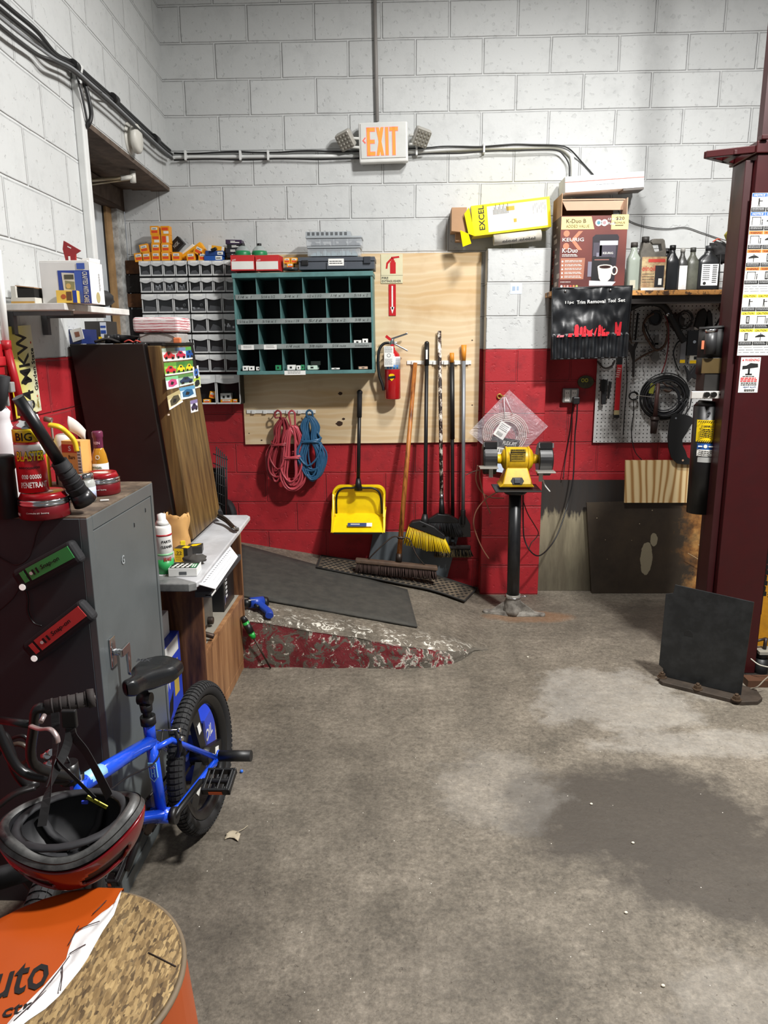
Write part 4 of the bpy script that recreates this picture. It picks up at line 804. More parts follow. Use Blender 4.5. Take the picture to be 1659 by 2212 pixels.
t.use(mat('#f1e5d3',.4)); t.prism([(W-.15,.07),(W-.14,.055),(W-.10,.052),(W-.082,.07),(W-.074,.135),(W-.162,.135)],.0014,.0020); disc(t,W-.118,.135,.044,.0014,18,.013); t.use(mat('#2b130c',.3)); disc(t,W-.118,.134,.034,.0022,18,.009); t.use(mat('#f1e5d3',.4)); t.M=M@Matrix.Translation((W-.062,.112,.0016)); t.tube([(.016*math.cos(a*pi/6),.022*math.sin(a*pi/6),0) for a in range(12)],.0045,6,closed=True,flat=.3); t.build('printed_front',None,X)
t=MB(mat('#a49486',.5)); t.M=M@Matrix.Rotation(R(-90),4,'Y'); q=random.Random(5)
for i in range(9): a=q.uniform(-dK*.9,-.05); y=.03+i*h/10; t.rect(a,y,a+q.uniform(.03,.09),y+q.uniform(.01,.03),.0005)
t.use(mat('#8f3a2c',.5)); mtext(t,'KEURIG',-.17,.05,.20,.05,.0012,True,0,90); t.v=[p for p in t.v]; t.build('side_print',None,X)
# white flat box on top
Yw=D-.22; P=[pY(1221,416,Yw),pY(1391,404,Yw),pY(1390,365,Yw),pY(1220,382,Yw)]; M=fr(P[0],P[1]-P[0],SZ); W=(P[1]-P[0]).length; h=(P[3]-P[0]).length
t=MB(mat('#e3e3e4',.5)); t.M=M; t.box((0,0,-.19),(W,h,0)); t.use(mat('#d05a3a',.5)); t.rect(.0,h*.62,W,h*.66,.0002); t.use(mat('#6b6560',.6)); t.box((W*.74,-.012,-.12),(W,-.001,-.002)); t.use(mat('#9aa0a4',.5)); lines(t,.18,h*.35,.12,1,.01,.003,.0004,2); one(t,'flat_box','long white flat box with a thin red line on top of the open box','box',bevel=.003)
# ---- tool roll
YT=YS-.012; P=[pY(1192,776,YT),pY(1353,773,YT),pY(1366,618,YT),pY(1194,623,YT)]; M=fr((P[0]+P[3])/2-V((0,0,(P[3]-P[0]).length/2)),(1,0,.02),SZ); W=(P[1]-P[0]).length; Wt=(P[2]-P[3]).length; h=(P[3]-P[0]).length
X=thing('tool_roll','black vinyl tool roll holding red trim removal tools under the shelf edge','tool pouch',M)
VN=mat('#17191c',.38,bump=.25,scale=4)
def roll(u,v):
    x=(Wt*v+W*(1-v))*u+(.004)*(1-v); y=h*v; z=.006*noise.noise(V((x*9,y*9,1)))+.004*noise.noise(V((x*23,y*16,3)))+.003
    if v<.34: z+=.004+.004*math.cos(u*2*pi*11)
    return (x,y,z*2.2)
t=MB(VN); t.M=M; t.grid(roll,70,60,.003); t.build('pouch',None,X)
t=MB(WHT); t.M=M
for s,x,w in (('11pc',.075,.05),('Trim',.143,.05),('Removal',.205,.105),('Tool',.325,.045),('Set',.385,.042)): mtext(t,s,x+.0,h*.765+x*.02,w,.020,.018)
t.build('lettering',None,X)
t=MB(VN); t.M=M; pts=[(0,0,.006),(W,0,.006),(Wt,h,.006),(0,h,.006)]; t.tube(pts,.006,8,closed=True); t.build('edge_binding',None,X)
for x in (.085,Wt-.09): t=MB(CHROME); t.M=M@Matrix.Translation((x*.9,h-.018,.012)); t.lathe([(.0,.004),(.006,.003),(.008,0)],12); t.build('grommet',None,X)
RT=mat('#e2303c',.4)
tools=[(.018,.045,.012,'flat pale red pry tool at the left end of the roll'),(.085,.03,.02,'short bent red tool, second in the roll'),(.12,.028,.072,''),(.152,.02,.058,''),(.174,.018,.062,''),(.197,.032,.045,''),(.236,.022,.05,''),(.262,.018,.066,''),(.283,.026,.056,''),(.308,.022,.024,''),(.362,.034,.080,'')]
zt=h*.335
names=['flat pale red pry tool at the left end of the roll','short bent red tool, second from the left in the roll','wide red tool with dark slot, third from left in the roll','curved red tool, fourth from left in the roll','red tool with one round hole, fifth from left','short red tool with a notched head, sixth from left','slanting red tool, seventh from left in the roll','tall narrow red tool, eighth from left in the roll','hooked red tool, ninth from left in the roll','low stubby red tool, tenth from left in the roll','forked red tool standing alone at the right end of the roll']
for i,(x,w,hh,_) in enumerate(tools):
    t=MB(mat('#e8747c',.4) if i==0 else RT); t.M=M@Matrix.Translation((x+.01,zt-.01,.020)); k=i%4; x0=0
    if i==10: pl=[(0,0),(w,0),(w*1.15,hh),(w*.85,hh),(w*.55,hh*.55),(w*.3,hh),(0,hh*.98)]
    elif i==8: pl=[(0,0),(w,0),(w*.9,hh*.4),(w*.4,hh*.45),(w*.9,hh*.7),(w*.7,hh*.8),(w*.3,hh*.65),(w*.2,hh),(0,hh)]
    elif i==5: pl=[(0,0),(w,0),(w,hh*.7),(w*1.1,hh),(w*.6,hh*.75),(w*.4,hh*.75),(-w*.1,hh),(0,hh*.7)]
    elif i==6: pl=[(0,0),(w*.5,0),(w,hh),(w*.75,hh*.95),(w*.2,hh*.4)]
    elif hh<.03: pl=[(0,0),(w*.9,0),(w,hh),(w*.1,hh)]
    else: pl=[(0,0),(w,0),(w*1.02,hh*.8),(w*.8,hh),(w*.35,hh*.98),(w*.12,hh*.85)]
    t.prism(pl,-.004,.003)
    if i in (4,7,10): t.use(BLK); disc(t,w*.5,hh*.35,.003,.0032,8)
    one(t,'trim_tool',names[i],'pry tool','red trim tools in the black roll',.001)
# ---- bottles and cans on the shelf
def bottle(name,lab,x0,x1,ytop,Y,body,capc,neck=.3,lw=None,shape='flat',label=None,dep=.07,cat='bottle',al=1):
    a=pY(x0,622,Y); b=pY(x1,622,Y); w=b.x-a.x; xc=(a.x+b.x)/2; hh=pY((x0+x1)/2,ytop,Y).z-zS; M=Matrix.Translation((xc,Y,zS))
    X=thing(name,lab,cat,M); t=MB(body); t.M=M; L=[]
    prof=[(0,.97),(.03,1),(.60,1),(.68,.93),(.78,.62),(.84,neck),(.92,neck)] if shape!='oval' else [(0,.95),(.03,1),(.55,1),(.70,.8),(.82,neck*1.1),(.92,neck)]
    n=20; vs=[]
    for f,s in prof:
        for k in range(n):
            g=2*pi*k/n; ex=.35 if shape=='flat' else 1.0; c,s_=math.cos(g),math.sin(g); pw=.5 if f<.75 else 1
            vs.append((math.copysign(abs(c)**pw,c)*w/2*s,math.copysign(abs(s_)**pw,s_)*dep/2*(s if s>neck+.01 else neck*w/dep),f*hh))
    m=len(prof); fs=[(i*n+k,i*n+(k+1)%n,(i+1)*n+(k+1)%n,(i+1)*n+k) for i in range(m-1) for k in range(n)]; fs.append(tuple(reversed(range(n)))); fs.append(tuple(range((m-1)*n,m*n)))
    t.add(vs,fs,True); t.build('body',None,X)
    t=MB(capc); t.M=M; r=neck*w/2*1.1; t.cyl((0,0,hh*.90),(0,0,hh),r,r,14); t.build('cap',None,X)
    if label: t=MB(); t.M=M@fr((0,-dep/2-.001,0),SX,SZ); label(t,w,hh); t.build('label',None,X)
    return X
def lb_plain(t,w,h): t.use(mat('#d8d8d8',.5,dirt=('#8a8a88',.4))); t.rect(-w*.42,h*.02,w*.42,h*.58,0)
def lb_white(t,w,h):
    t.use(mat('#dfe0e0',.5)); t.rect(-w*.36,h*.10,w*.38,h*.58,0); t.use(INK); lines(t,-w*.3,h*.54,w*.3,8,h*.045,h*.015,.001,3); lines(t,w*.12,h*.54,w*.2,10,h*.042,h*.02,.001,5); disc(t,-w*.2,h*.15,w*.07,.001)
bottle('jug','clear washer fluid bottle half full, beside the coffee maker box',1351,1378,524,YS+.07,mat('#a9b2a6',.15,alpha=.75),mat('#3a3632',.6),.5,label=lambda t,w,h:(t.use(mat('#b9b6a2',.5)),t.rect(-w*.35,h*.05,w*.1,h*.22,0)),dep=.08)
bottle('oil_bottle','black oil bottle standing in front of the label covered jug',1433,1461,530,YS+.05,mat('#1f2022',.3),BLK,.42,dep=.06)
bottle('oil_bottle','dark bottle half hidden behind the front black oil bottle',1424,1446,538,YS+.13,mat('#2c2b2a',.4),BLK,.5,dep=.06)
bottle('oil_bottle','narrow bottle with a pale label, third of the row',1459,1479,536,YS+.07,mat('#3b3a38',.35),mat('#8b8984',.5),.45,label=lb_plain,dep=.06)
bottle('oil_bottle','dusty olive bottle with ribbed sides and no label',1478,1504,535,YS+.07,mat('#5a5b50',.4,dirt=('#2c2c28',.5)),mat('#33332f',.5),.42,dep=.07)
bottle('oil_bottle','wide black oil bottle with a white printed label, last of the row',1501,1549,531,YS+.06,mat('#1e1f21',.3),mat('#2b2c2e',.4),.30,label=lb_white,dep=.07)
# square jug with handle and worn label
M=Matrix.Translation((pY(1404,620,YS+.06).x,YS+.06,zS)); w=pY(1432,620,YS+.06).x-pY(1376,620,YS+.06).x; hh=pY(1404,512,YS+.06).z-zS
X=thing('jug','square grey jug with a loop handle and torn orange label','jug',M)
t=MB(mat('#6f6a60',.5,dirt=('#36332f',.6))); t.M=M; t.box((-w/2,-.045,0),(w/2,.06,hh*.62)); t.build('body',None,X,.012,seg=3)
t=MB(mat('#6f6a60',.5,dirt=('#36332f',.6))); t.M=M@fr((0,.008,0),SX,SZ)
t.prism([(-w*.49,hh*.58),(w*.49,hh*.58),(w*.49,hh*.72),(w*.40,hh*.93),(w*.33,hh*.96),(-w*.05,hh*.96),(-w*.12,hh*.9),(-w*.05,hh*.86),(w*.27,hh*.86),(w*.33,hh*.74),(w*.05,hh*.72),(-w*.05,hh*.84),(-w*.15,hh*.9),(-w*.2,hh*.88),(-w*.22,hh*.92),(-w*.40,hh*.92),(-w*.42,hh*.82),(-w*.49,hh*.7)],-.03,.03); t.build('handle',None,X,.006)
t=MB(mat('#2c2926',.6)); t.M=M; t.cyl((-w*.31,-.008,hh*.9),(-w*.31,-.008,hh),.022); t.build('cap',None,X)
t=MB(mat('#cbb98a',.6,dirt=('#7a4a30',.8,30))); t.M=M@fr((0,-.0465,0),SX,SZ); t.rect(-w*.46,hh*.03,w*.47,hh*.62,0); t.use(mat('#b9382a',.5)); t.rect(-w*.22,hh*.52,w*.42,hh*.58,.0008); mtext(t,'ETHYL'[:0]or'oinoil',-w*.44,hh*.36,w*.5,hh*.10,.0009); t.use(mat('#17171b',.5)); t.rect(w*.06,hh*.06,w*.40,hh*.46,.0009); t.use(OW); t.rect(w*.2,hh*.1,w*.33,hh*.22,.0012); t.rect(-w*.44,hh*.0,w*.45,hh*.05,.001); t.use(mat('#4a4636',.6)); lines(t,-w*.42,hh*.30,w*.45,4,hh*.05,.003,.001,3); t.build('label',None,X)
# wire basket with clothing
a=pY(1545,625,YS+.1); b=pY(1600,540,YS+.1)
M=Matrix.Translation((a.x+.07,YS+.15,zS)); X=thing('wire_basket','black wire basket at the right end of the shelf','basket',M)
t=MB(BLK); t.M=M
for i in range(9): x=-.08+i*.035; t.tube([(x,-.12,0),(x-.01,-.14,.2)],.003,5)
for z in (.01,.1,.2): t.tube([(-.09,-.12-z*.1,z),(.24,-.12-z*.1,z)],.003,5); t.tube([(-.09,-.12-z*.1,z),(-.11,.12,z)],.003,5)
for i in range(5): y=-.1+i*.05; t.tube([(-.09,y,0),(-.11,y,.2)],.003,5)
t.box((-.09,-.12,.0),(.24,.12,.004)); t.build('basket',None,X)
def cloth(c,r,sc,m,name,lab,cat,seed=0,seg=20,amp=.25,stripe=None):
    t=MB(m); q0=V((seed*3.1,0,0)); k=seg//2; vs=[]
    for j in range(k+1):
        a_=pi*j/k
        for i in range(seg):
            b_=2*pi*i/seg; d=V((sc[0]*math.sin(a_)*math.cos(b_),sc[1]*math.sin(a_)*math.sin(b_),sc[2]*math.cos(a_))); f=1+amp*noise.noise(d*3/max(sc)+q0)+amp*.6*noise.noise(d*8/max(sc)+q0); vs.append(V(c)+d*r*f)
    fs=[(j*seg+i,(j+1)*seg+i,(j+1)*seg+(i+1)%seg,j*seg+(i+1)%seg) for j in range(k) for i in range(seg)]
    t.add(vs,fs,True); return one(t,name,lab,cat)
cloth(pY(1553,548,YS+.13),.075,(1,.9,.8),mat('#201f20',.8),'jacket','crumpled black jacket spilling over the wire basket','clothing',1,amp=.5)
t=MB(mat('#b9a92a',.7,dirt=('#5f5a1c',.5))); t.M=I4; A=[pY(1572,505,YS+.02),pY(1594,478,YS+.02),pY(1605,520,YS+.02),pY(1600,560,YS+.02),pY(1590,548,YS+.0)]; t.add(A+[p+V((0,.06,0)) for p in A],[(0,1,2,3,4),(9,8,7,6,5)]+[(i,(i+5),((i+1)%5)+5,(i+1)%5) for i in range(5)],False); t.use(mat('#c9c7bd',.3)); t.add([pY(1571,497,YS+.015),pY(1600,488,YS+.015),pY(1602,500,YS+.015),pY(1574,503,YS+.015)],[(0,1,2,3)],False); one(t,'safety_vest','yellow safety vest with reflective strip hanging over the wire basket','clothing',bevel=.004)
t=MB(mat('#e0573a',.6)); t.tube([pY(1540,522,YS+.03),pY(1550,516,YS+.03),pY(1556,518,YS+.03)],.008,6,flat=.4); one(t,'strap','short orange strap on top of the wire basket','strap')
# ================= PEGBOARD
pg=NT('pegboard'); s_=pg.sep()
def fracd(v,off): f=pg.math('FRACT',pg.math('ADD',pg.math('MULTIPLY',v,1/.0254),off+100)); g=pg.math('SUBTRACT',f,.5); return pg.math('MULTIPLY',g,g)
hole=pg.math('LESS_THAN',pg.math('ADD',fracd(s_[0],0),fracd(s_[2],.2)),.022)
c_=pg.mix(pg.ramp(pg.noise(5,6,.7),[(.5,0),(.68,1)]),lin('#c9c9c7'),lin('#6f6a66')); PEG=pg.fin(pg.mix(hole,c_,lin('#0c0c0c')),.5)
YB_=D-.025; a=pY(1281,956,YB_); b=pY(1291,660,YB_)
t=MB(PEG); t.hexa([(a.x,YB_,a.z),(2.5,YB_,a.z),(2.5,YB_+.006,a.z),(a.x,YB_+.006,a.z),(a.x,YB_,zS-.06),(2.5,YB_,zS-.06),(2.5,YB_+.006,zS-.06),(a.x,YB_+.006,zS-.06)])
X=thing('pegboard','white pegboard full of hanging tools below the wall shelf','pegboard',(1.9,YB_,a.z)); t.build('board',None,X)
t=MB(BLK); t.box((a.x,YB_+.007,a.z+.002),(2.5,D-.001,a.z+.03)); t.box((a.x+.01,YB_+.007,a.z),(a.x+.04,D-.001,zS-.06)); t.build('batten',None,X)
def PT(x,y,o=.03): return pY(x,y,YB_-o)
def hang(name,lab,pts,r,m,cat,o=.03,seg=8,rr=None,flat=1,group=None,n=6,closed=False):
    t=MB(m); t.tube(smoothpts([PT(x,y,o) for x,y in pts],n),r,seg,rr=None,flat=flat); return one(t,name,lab,cat,group)
RUS=mat('#4a3b33',.6,.4,dirt=('#7a5a45',.5)); GRY=mat('#7c7873',.4,.6,dirt=('#3a332e',.5)); DKR=mat('#4d1c1c',.5)
hang('hose','thick black hose arching under the shelf over the pegboard',[(1361,665),(1385,655),(1415,654),(1436,664),(1452,690),(1468,722),(1478,738)],.021,mat('#151515',.6),'hose',.06)
hang('clamp','chrome clamp at the end of the thick black hose',[(1440,676),(1450,682)],.019,CHROME,'clamp',.06)
t=MB(mat('#1b1918',.6)); t.M=fr(PT(1416,687,.03),SX,SZ); t.tube([(.038*math.cos(k*pi/10),.044*math.sin(k*pi/10),0) for k in range(20)],.006,8,closed=True); t.use(BLK); disc(t,0,0,.036,-.01,20); t.use(GRY); t.box((-.04,-.075,-.006),(.04,-.04,.004)); one(t,'pipe_flange','round dark pipe flange hanging high on the pegboard','pipe')
t=MB(GRY); t.M=fr(PT(1417,755,.02),SX,SZ); t.box((-.012,-.02,-.004),(.012,.09,.004)); t.box((-.035,.03,-.004),(.035,.042,.004)); t.prism([(-.02,-.02),(.02,-.02),(.028,-.06),(0,-.085),(-.028,-.06)],-.003,.003); one(t,'puller','small steel puller hanging under the round pipe flange','tool')
hang('hose','brown hose loop hanging around the steel puller',[(1412,677),(1395,690),(1390,712),(1402,738),(1418,756),(1436,745),(1443,715),(1438,695)],.0085,RUS,'hose',.03)
hang('hose','thin dark red hose hanging down beside the cable coil',[(1436,680),(1443,700),(1444,740),(1438,780),(1429,806)],.0045,mat('#6b2022',.5),'hose',.035)
hang('strap','dark curved strap crossing the loops of the brown hose',[(1392,700),(1402,725),(1415,748)],.009,BLKR,'strap',.04,flat=.4)
t=MB(mat('#8e8a83',.4,.6)); P=[PT(1351,740),PT(1411,741),PT(1391,722)]; t.tube([P[0],P[1]],.0055,6); t.tube([P[0],P[2]],.0045,6); t.tube([P[2],PT(1412,756)],.004,6); one(t,'triangle_bracket','pale metal triangular bracket on the left of the pegboard','bracket')
for i,(x0,y0,x1,y1,w,m) in enumerate(((1362,672,1358,738,.010,RUS),(1370,668,1366,735,.007,GRY),(1378,676,1372,735,.012,BLKR),(1355,690,1364,742,.008,RUS))):
    hang('pry_bar',('rusty bar hanging next to the tool roll','slim grey bar, second from the tool roll','broad black bar behind the triangular bracket','short rusty bar just above the triangular bracket')[i],[(x0,y0),((x0+x1)/2,(y0+y1)/2),(x1,y1)],w,m,'bar',.03,flat=.5)
t=MB(mat('#26201d',.5)); t.M=fr(PT(1366,780,.03),SX,SZ); t.prism([(-.05,.09),(-.02,.06),(.0,-.0),(.005,-.10),(.018,-.10),(.015,0),(.012,.07),(.03,.12),(.01,.12),(0,.09),(-.03,.12)],-.006,.006); one(t,'pliers','long dark pliers hanging open below the triangular bracket','pliers',bevel=.002)
hang('flat_bar','grey metal bar slanting right of the long pliers',[(1370,781),(1390,768),(1414,757)],.006,RUS,'bar',.03)
t=MB(mat('#2b2826',.4,.5)); 
rings=[(1391,758),(1404,757),(1432,757),(1396,767),(1407,769),(1420,767),(1435,764)]
for i,(x,y) in enumerate(rings):
    t=MB(mat('#2b2826',.4,.5)); t.M=fr(PT(x,y,.012),SX,SZ); t.tube([(.009*math.cos(k*pi/7),.007*math.sin(k*pi/7),0) for k in range(14)],.0018,5,closed=True); one(t,'ring','small dark key ring in the two short rows on the pegboard','ring','key rings in two rows on the pegboard')
# red level
a=PT(1348,788,.02); b=PT(1332,886,.02); t=MB(mat('#d3262c',.35)); t.M=fr(b,(1,0,-.0),(a-b)); L=(a-b).length; t.box((-.016,0,-.008),(.016,L,.008)); t.use(BLK); t.box((-.017,L,-.009),(.017,L+.05,.009)); t.box((-.017,-.05,-.009),(.017,-.03,.009)); t.use(mat('#c9b98a',.5)); t.box((-.016,-.03,-.008),(.016,.0,.008)); t.use(mat('#e9c3bd',.5)); mtext(t,'TITAN'[:0]or'IIIII',.0,L*.72,.06,.022,.009,True,0,80); one(t,'measuring_bar','long red and black bar hanging upright on the pegboard','tool',bevel=.002)
hang('rod','thin dark rod hanging right of the long red bar',[(1353,770),(1354,830),(1350,880),(1346,940)],.0035,BLK,'rod',.02,6)
X=thing('rivet_gun','black hand riveter hanging at the left edge of the pegboard','tool',tuple(PT(1308,880,.04)))
t=MB(BLK); t.M=fr(PT(1306,845,.04),SX,SZ); t.box((-.03,-.0,-.012),(.015,.075,.014)); t.build('head',None,X,.004); t=MB(BLKR); t.M=fr(PT(1306,845,.04),SX,SZ); t.prism([(-.018,-.085),(.008,-.085),(.015,.02),(-.02,.02)],-.012,.012); t.build('handle',None,X,.004); t=MB(BLK); t.M=fr(PT(1306,845,.04),SX,SZ); t.prism([(.022,-.05),(.032,-.05),(.042,.06),(.022,.065)],-.008,.008); t.build('lever',None,X,.003)
t=MB(mat('#3c3532',.6)); t.tube(smoothpts([PT(1290,780,.01),PT(1305,795,.02),PT(1322,790,.02),PT(1328,778,.02)],5),.006,6); one(t,'bracket','curved dark bracket below the left end of the tool roll','bracket')
# cable coil
def ringcoil(cx,cy,rx,ry,o,n,r,m,name,lab,cat,seed,jit=.12,tails=()):
    q=random.Random(seed); c=PT(cx,cy,o); sx=PT(cx+rx,cy,o).x-c.x; pts=[]
    for i in range(n):
        k1=1-q.random()*jit*2.2; ox,oz=q.uniform(-1,1)*sx*jit*.5,q.uniform(-1,1)*sx*jit*.5; oy=q.uniform(-.02,.0)
        for k in range(20): g=2*pi*k/20; pts.append(V((c.x+ox+sx*k1*math.cos(g),c.y+oy+.004*math.sin(g*2+i),c.z+oz+sx*k1*ry/rx*math.sin(g))))
    pts+=[PT(x,y,o+.02) for x,y in tails]; t=MB(m); t.tube(smoothpts(pts,2),r,6); return one(t,name,lab,cat)
ringcoil(1436,858,54,50,.03,11,.0042,mat('#1c1c1d',.45),'cable_coil','big round coil of black cable in the middle of the pegboard','cable coil',4,.13,[(1470,905),(1490,880),(1494,850)])
ringcoil(1434,862,42,38,.045,6,.004,mat('#26262a',.45),'cable_coil','smaller dark coil lying inside the big round coil','cable coil',9,.2)
t=MB(mat('#9a9b3a',.5,dirt=('#55561c',.5))); t.M=fr(PT(1408,840,.06),SX,SZ)@Matrix.Rotation(R(-8),4,'Z'); t.box((-.014,-.03,-.003),(.014,.035,.003)); one(t,'tag','yellow green tag inside the cable coil','tag')
t=MB(mat('#5a4438',.7,dirt=('#2a1f1a',.6))); t.tube(smoothpts([PT(1432,826,.06),PT(1441,834,.06),PT(1452,836,.05),PT(1446,846,.06),PT(1434,842,.06)],5),.010,7,flat=.5); one(t,'work_glove','crumpled brown rag in the middle of the cable coil','rag')
a=PT(1422,828,.07); b=PT(1415,900,.07); c=PT(1411,936,.07); X=thing('pickle_fork','rusty brown pickle fork tool hanging in front of the cable coil','tool',tuple(c))
t=MB(mat('#5a3a36',.5,dirt=('#2b1c1a',.5))); t.cyl(a,b,.011,.015,12); t.build('handle',None,X); t=MB(mat('#3a2f2c',.5,.4)); t.cyl(b,c,.026,.020,12); t.cyl(b+(c-b)*.1,b+(c-b)*.2,.031,.031,12); t.build('head',None,X)
ringcoil(1368,855,10,9,.03,3,.004,BLK,'cable_loop','small black loop of wire left of the cable coil','wire',3,.1)
hang('cable','thin black cord hanging below the small loop down to the pale wood panel',[(1368,865),(1369,890),(1364,925),(1366,955),(1373,978),(1386,993)],.003,BLK,'cable',.03,6)
hang('wire','fine grey wire lying across the pegboard towards the coil',[(1325,852),(1345,845),(1350,830),(1375,818),(1392,812),(1388,790),(1396,775)],.0012,GRY,'wire',.015,4)
hang('wire','thin pale wire spanning from the loop across the cable coil',[(1368,853),(1385,855),(1412,858)],.002,mat('#9b958c',.4),'wire',.09,5)
# bundles at the top
ringcoil(1478,690,16,20,.03,7,.0028,mat('#2a2826',.5),'wire_bundle','oval bundle of thin dark wires at the top of the pegboard','wire bundle',12,.25)
cloth(PT(1462,695,.03),.05,(1,.4,1),mat('#35302d',.8),'net_bag','dark net bag beside the oval wire bundle','bag',5,amp=.4)
for i,(x,y,w) in enumerate(((1517,684,.05),(1530,688,.035))):
    t=MB(mat('#171615',.8)); t.M=fr(PT(x,y,.04),SX,SZ); t.prism([(-w,-.06),(-w*.4,-.08),(w*.2,-.09),(w*.9,-.05),(w*.6,.02),(w*.1,.055),(-w*.6,.03)],-.015,.015); one(t,'work_glove',('black work glove hanging highest on the pegboard','second black work glove behind the first')[i],'glove',bevel=.008)
hang('belt','black belt curving beside the lift column',[(1580,665),(1562,678),(1548,700),(1540,712)],.012,BLKR,'belt',.05,flat=.5)
cloth(PT(1568,665,.03),.045,(1,.4,.9),mat('#4b3830',.8),'rag','brown rag hanging beside the belt','rag',8,amp=.4)
# packaged parts
def pack(x0,y0,x1,y1,lab,m,ex=None,o=.05,name='blister_pack',cat='package'):
    a,b,z0,z1=pb(x0,y0,x1,y1,YB_-o); t=MB(m); t.M=fr((a,YB_-o,z0),SX,SZ); t.box((0,0,-.02),(b-a,z1-z0,0)); 
    if ex: ex(t,b-a,z1-z0)
    return one(t,name,lab,cat,None,.002)
pack(1485,714,1512,768,'black boxed part with a chrome button left of the motor',mat('#1f1f22',.4),lambda t,w,h:(t.use(CHROME),disc(t,w*.55,h*.55,.010,.001)))
pack(1470,738,1481,784,'slim plastic pack of grey blades with a yellow label',mat('#77777a',.3),lambda t,w,h:(t.use(YEL),t.rect(0,0,w,h*.15,.001)))
pack(1490,768,1511,785,'yellow and white card label hanging below the boxed part',mat('#d9d6c8',.5),lambda t,w,h:(t.use(YEL),t.rect(0,0,w,h*.4,.001),t.use(BLK),t.rect(w*.4,h*.5,w*.8,h*.9,.001)))
pack(1500,706,1514,712,'small clear clip strip above the boxed part',mat('#a9a6a0',.3))
t=MB(mat('#2a2a2c',.5)); t.M=fr(PT(1494,805,.05),SX,SZ); t.prism([(-.05,.05),(-.01,-.0),(.02,.05),(.045,.02),(.05,-.05),(.0,-.03),(-.02,-.06),(-.03,-.01)],-.015,.015); one(t,'clamp','dark spring clamp hanging below the plastic packs','clamp',bevel=.004)
hang('cable','black cable curving left of the plastic packs',[(1470,735),(1462,742),(1455,760),(1458,780),(1466,800)],.005,BLK,'cable',.03)
# mud flap like black guard
t=MB(mat('#121213',.7)); t.M=fr(PT(1470,945,.07),SX,SZ); s=1/344
P=[(1462,893),(1486,897),(1502,906),(1497,912),(1490,921),(1482,935),(1473,949),(1474,962),(1480,974),(1484,987),(1495,994),(1510,994),(1510,1003),(1478,1003),(1462,1001),(1450,989),(1444,968),(1442,945),(1446,915),(1450,900)]
c0=PT(1470,945,.07); pl=[((PT(x,y,.07)-c0).x,(PT(x,y,.07)-c0).z) for x,y in P]; t.prism(list(reversed(pl)),-.008,.008); t.use(mat('#c9a487',.4)); q=PT(1474,994,.07)-c0; disc(t,q.x,q.z,.007,.0085,10); q=PT(1459,903,.07)-c0; t.use(CHROME); disc(t,q.x,q.z,.006,.0085,10); one(t,'rubber_guard','black curved rubber guard hanging over the pegboard lower edge','guard',bevel=.003)
# ---- outlet, plug, round badge
a,b,z0,z1=pb(1215,839,1250,870,D-.04); w=b-a;h=z1-z0; M=fr((a,D-.045,z0),SX,SZ); X=thing('electrical_outlet','grey metal double outlet box on the red wall','outlet',M)
t=MB(mat('#8f8f8c',.4,.4)); t.M=M; t.box((0,0,-.044),(w,h,0)); t.build('box',None,X,.006)
for k in (0,1):
    t=MB(mat('#dcd9d2',.4)); t.M=M; x=w*(.13+k*.43); t.box((x,h*.1,0),(x+w*.30,h*.9,.004)); t.use(INK)
    for y in (h*.3,h*.68): t.rect(x+w*.07,y-.004,x+w*.10,y+.006,.0042); t.rect(x+w*.19,y-.004,x+w*.22,y+.006,.0042)
    t.build('socket',None,X,.002)
t=MB(BLK); t.M=M; t.box((w*.58,-.006,.004),(w*.98,h*.42,.045)); t.v=[p for p in t.v]; one(t,'plug','black plug in the lower right socket of the metal outlet box','plug',bevel=.005)
t=MB(mat('#55532f',.5,dirt=('#16160f',.8,30))); t.M=fr(pY(1265,825,D-.01),SX,SZ); t.prism([(.052*math.cos(k*pi/12),.042*math.sin(k*pi/12)) for k in range(24)],-.008,.004); t.use(mat('#c9bf2e',.4)); mtext(t,'OO',-.03,-.002,.045,.026,.0042); one(t,'badge','round dark olive badge with yellow marks above the outlet','badge')
# ================= CORDS, BRAKE LINE BAG, GRINDER
def wcable(name,lab,pts,r,m,cat='cable',seg=8,n=6):
    t=MB(m); t.tube(smoothpts([pY(*p) for p in pts],n),r,seg); return one(t,name,lab,cat)
wcable('power_cord','black power cord from the outlet looping down to the bench grinder',[(1247,866,4.95),(1246,900,4.96),(1242,940,4.97),(1240,1000,4.95),(1237,1040,4.93),(1226,1090,4.9),(1208,1145,4.8),(1190,1178,4.72),(1166,1200,4.62),(1147,1192,4.58),(1133,1165,4.60),(1130,1130,4.60),(1130,1062,4.57)],.0045,BLK,'cord')
wcable('power_cord','thin straight cord hanging beside the outlet in front of the dark plywood',[(1238,872,D-.012),(1232,930,D-.012),(1222,985,D-.012),(1216,1035,D-.05)],.0035,BLK,'cord')
wcable('wire','dark wire curling down from the grinder to a copper end',[(1130,1082,4.53),(1140,1110,4.6),(1155,1135,4.7),(1163,1152,4.75),(1155,1165,4.75),(1148,1172,4.74),(1143,1184,4.7)],.0032,mat('#2b2018',.5),'wire')
COP=mat('#a2715c',.35,.6)
wcable('copper_line','copper line hanging from the left grinding wheel, shortest of the three',[(1040,1000,4.6),(1036,1025,4.6),(1041,1055,4.6),(1050,1085,4.6),(1059,1109,4.6)],.004,COP,'tube')
wcable('copper_line','copper line curving in a wide bow under the grinder plate',[(1032,1005,4.6),(1028,1035,4.6),(1038,1060,4.62),(1058,1074,4.65),(1088,1076,4.7)],.004,COP,'tube')
wcable('copper_line','longest copper line, bowing left and hanging beside the pedestal',[(1097,1058,4.62),(1070,1065,4.62),(1045,1082,4.62),(1028,1105,4.62),(1023,1130,4.62),(1030,1158,4.62),(1042,1185,4.62),(1056,1207,4.62)],.004,COP,'tube')
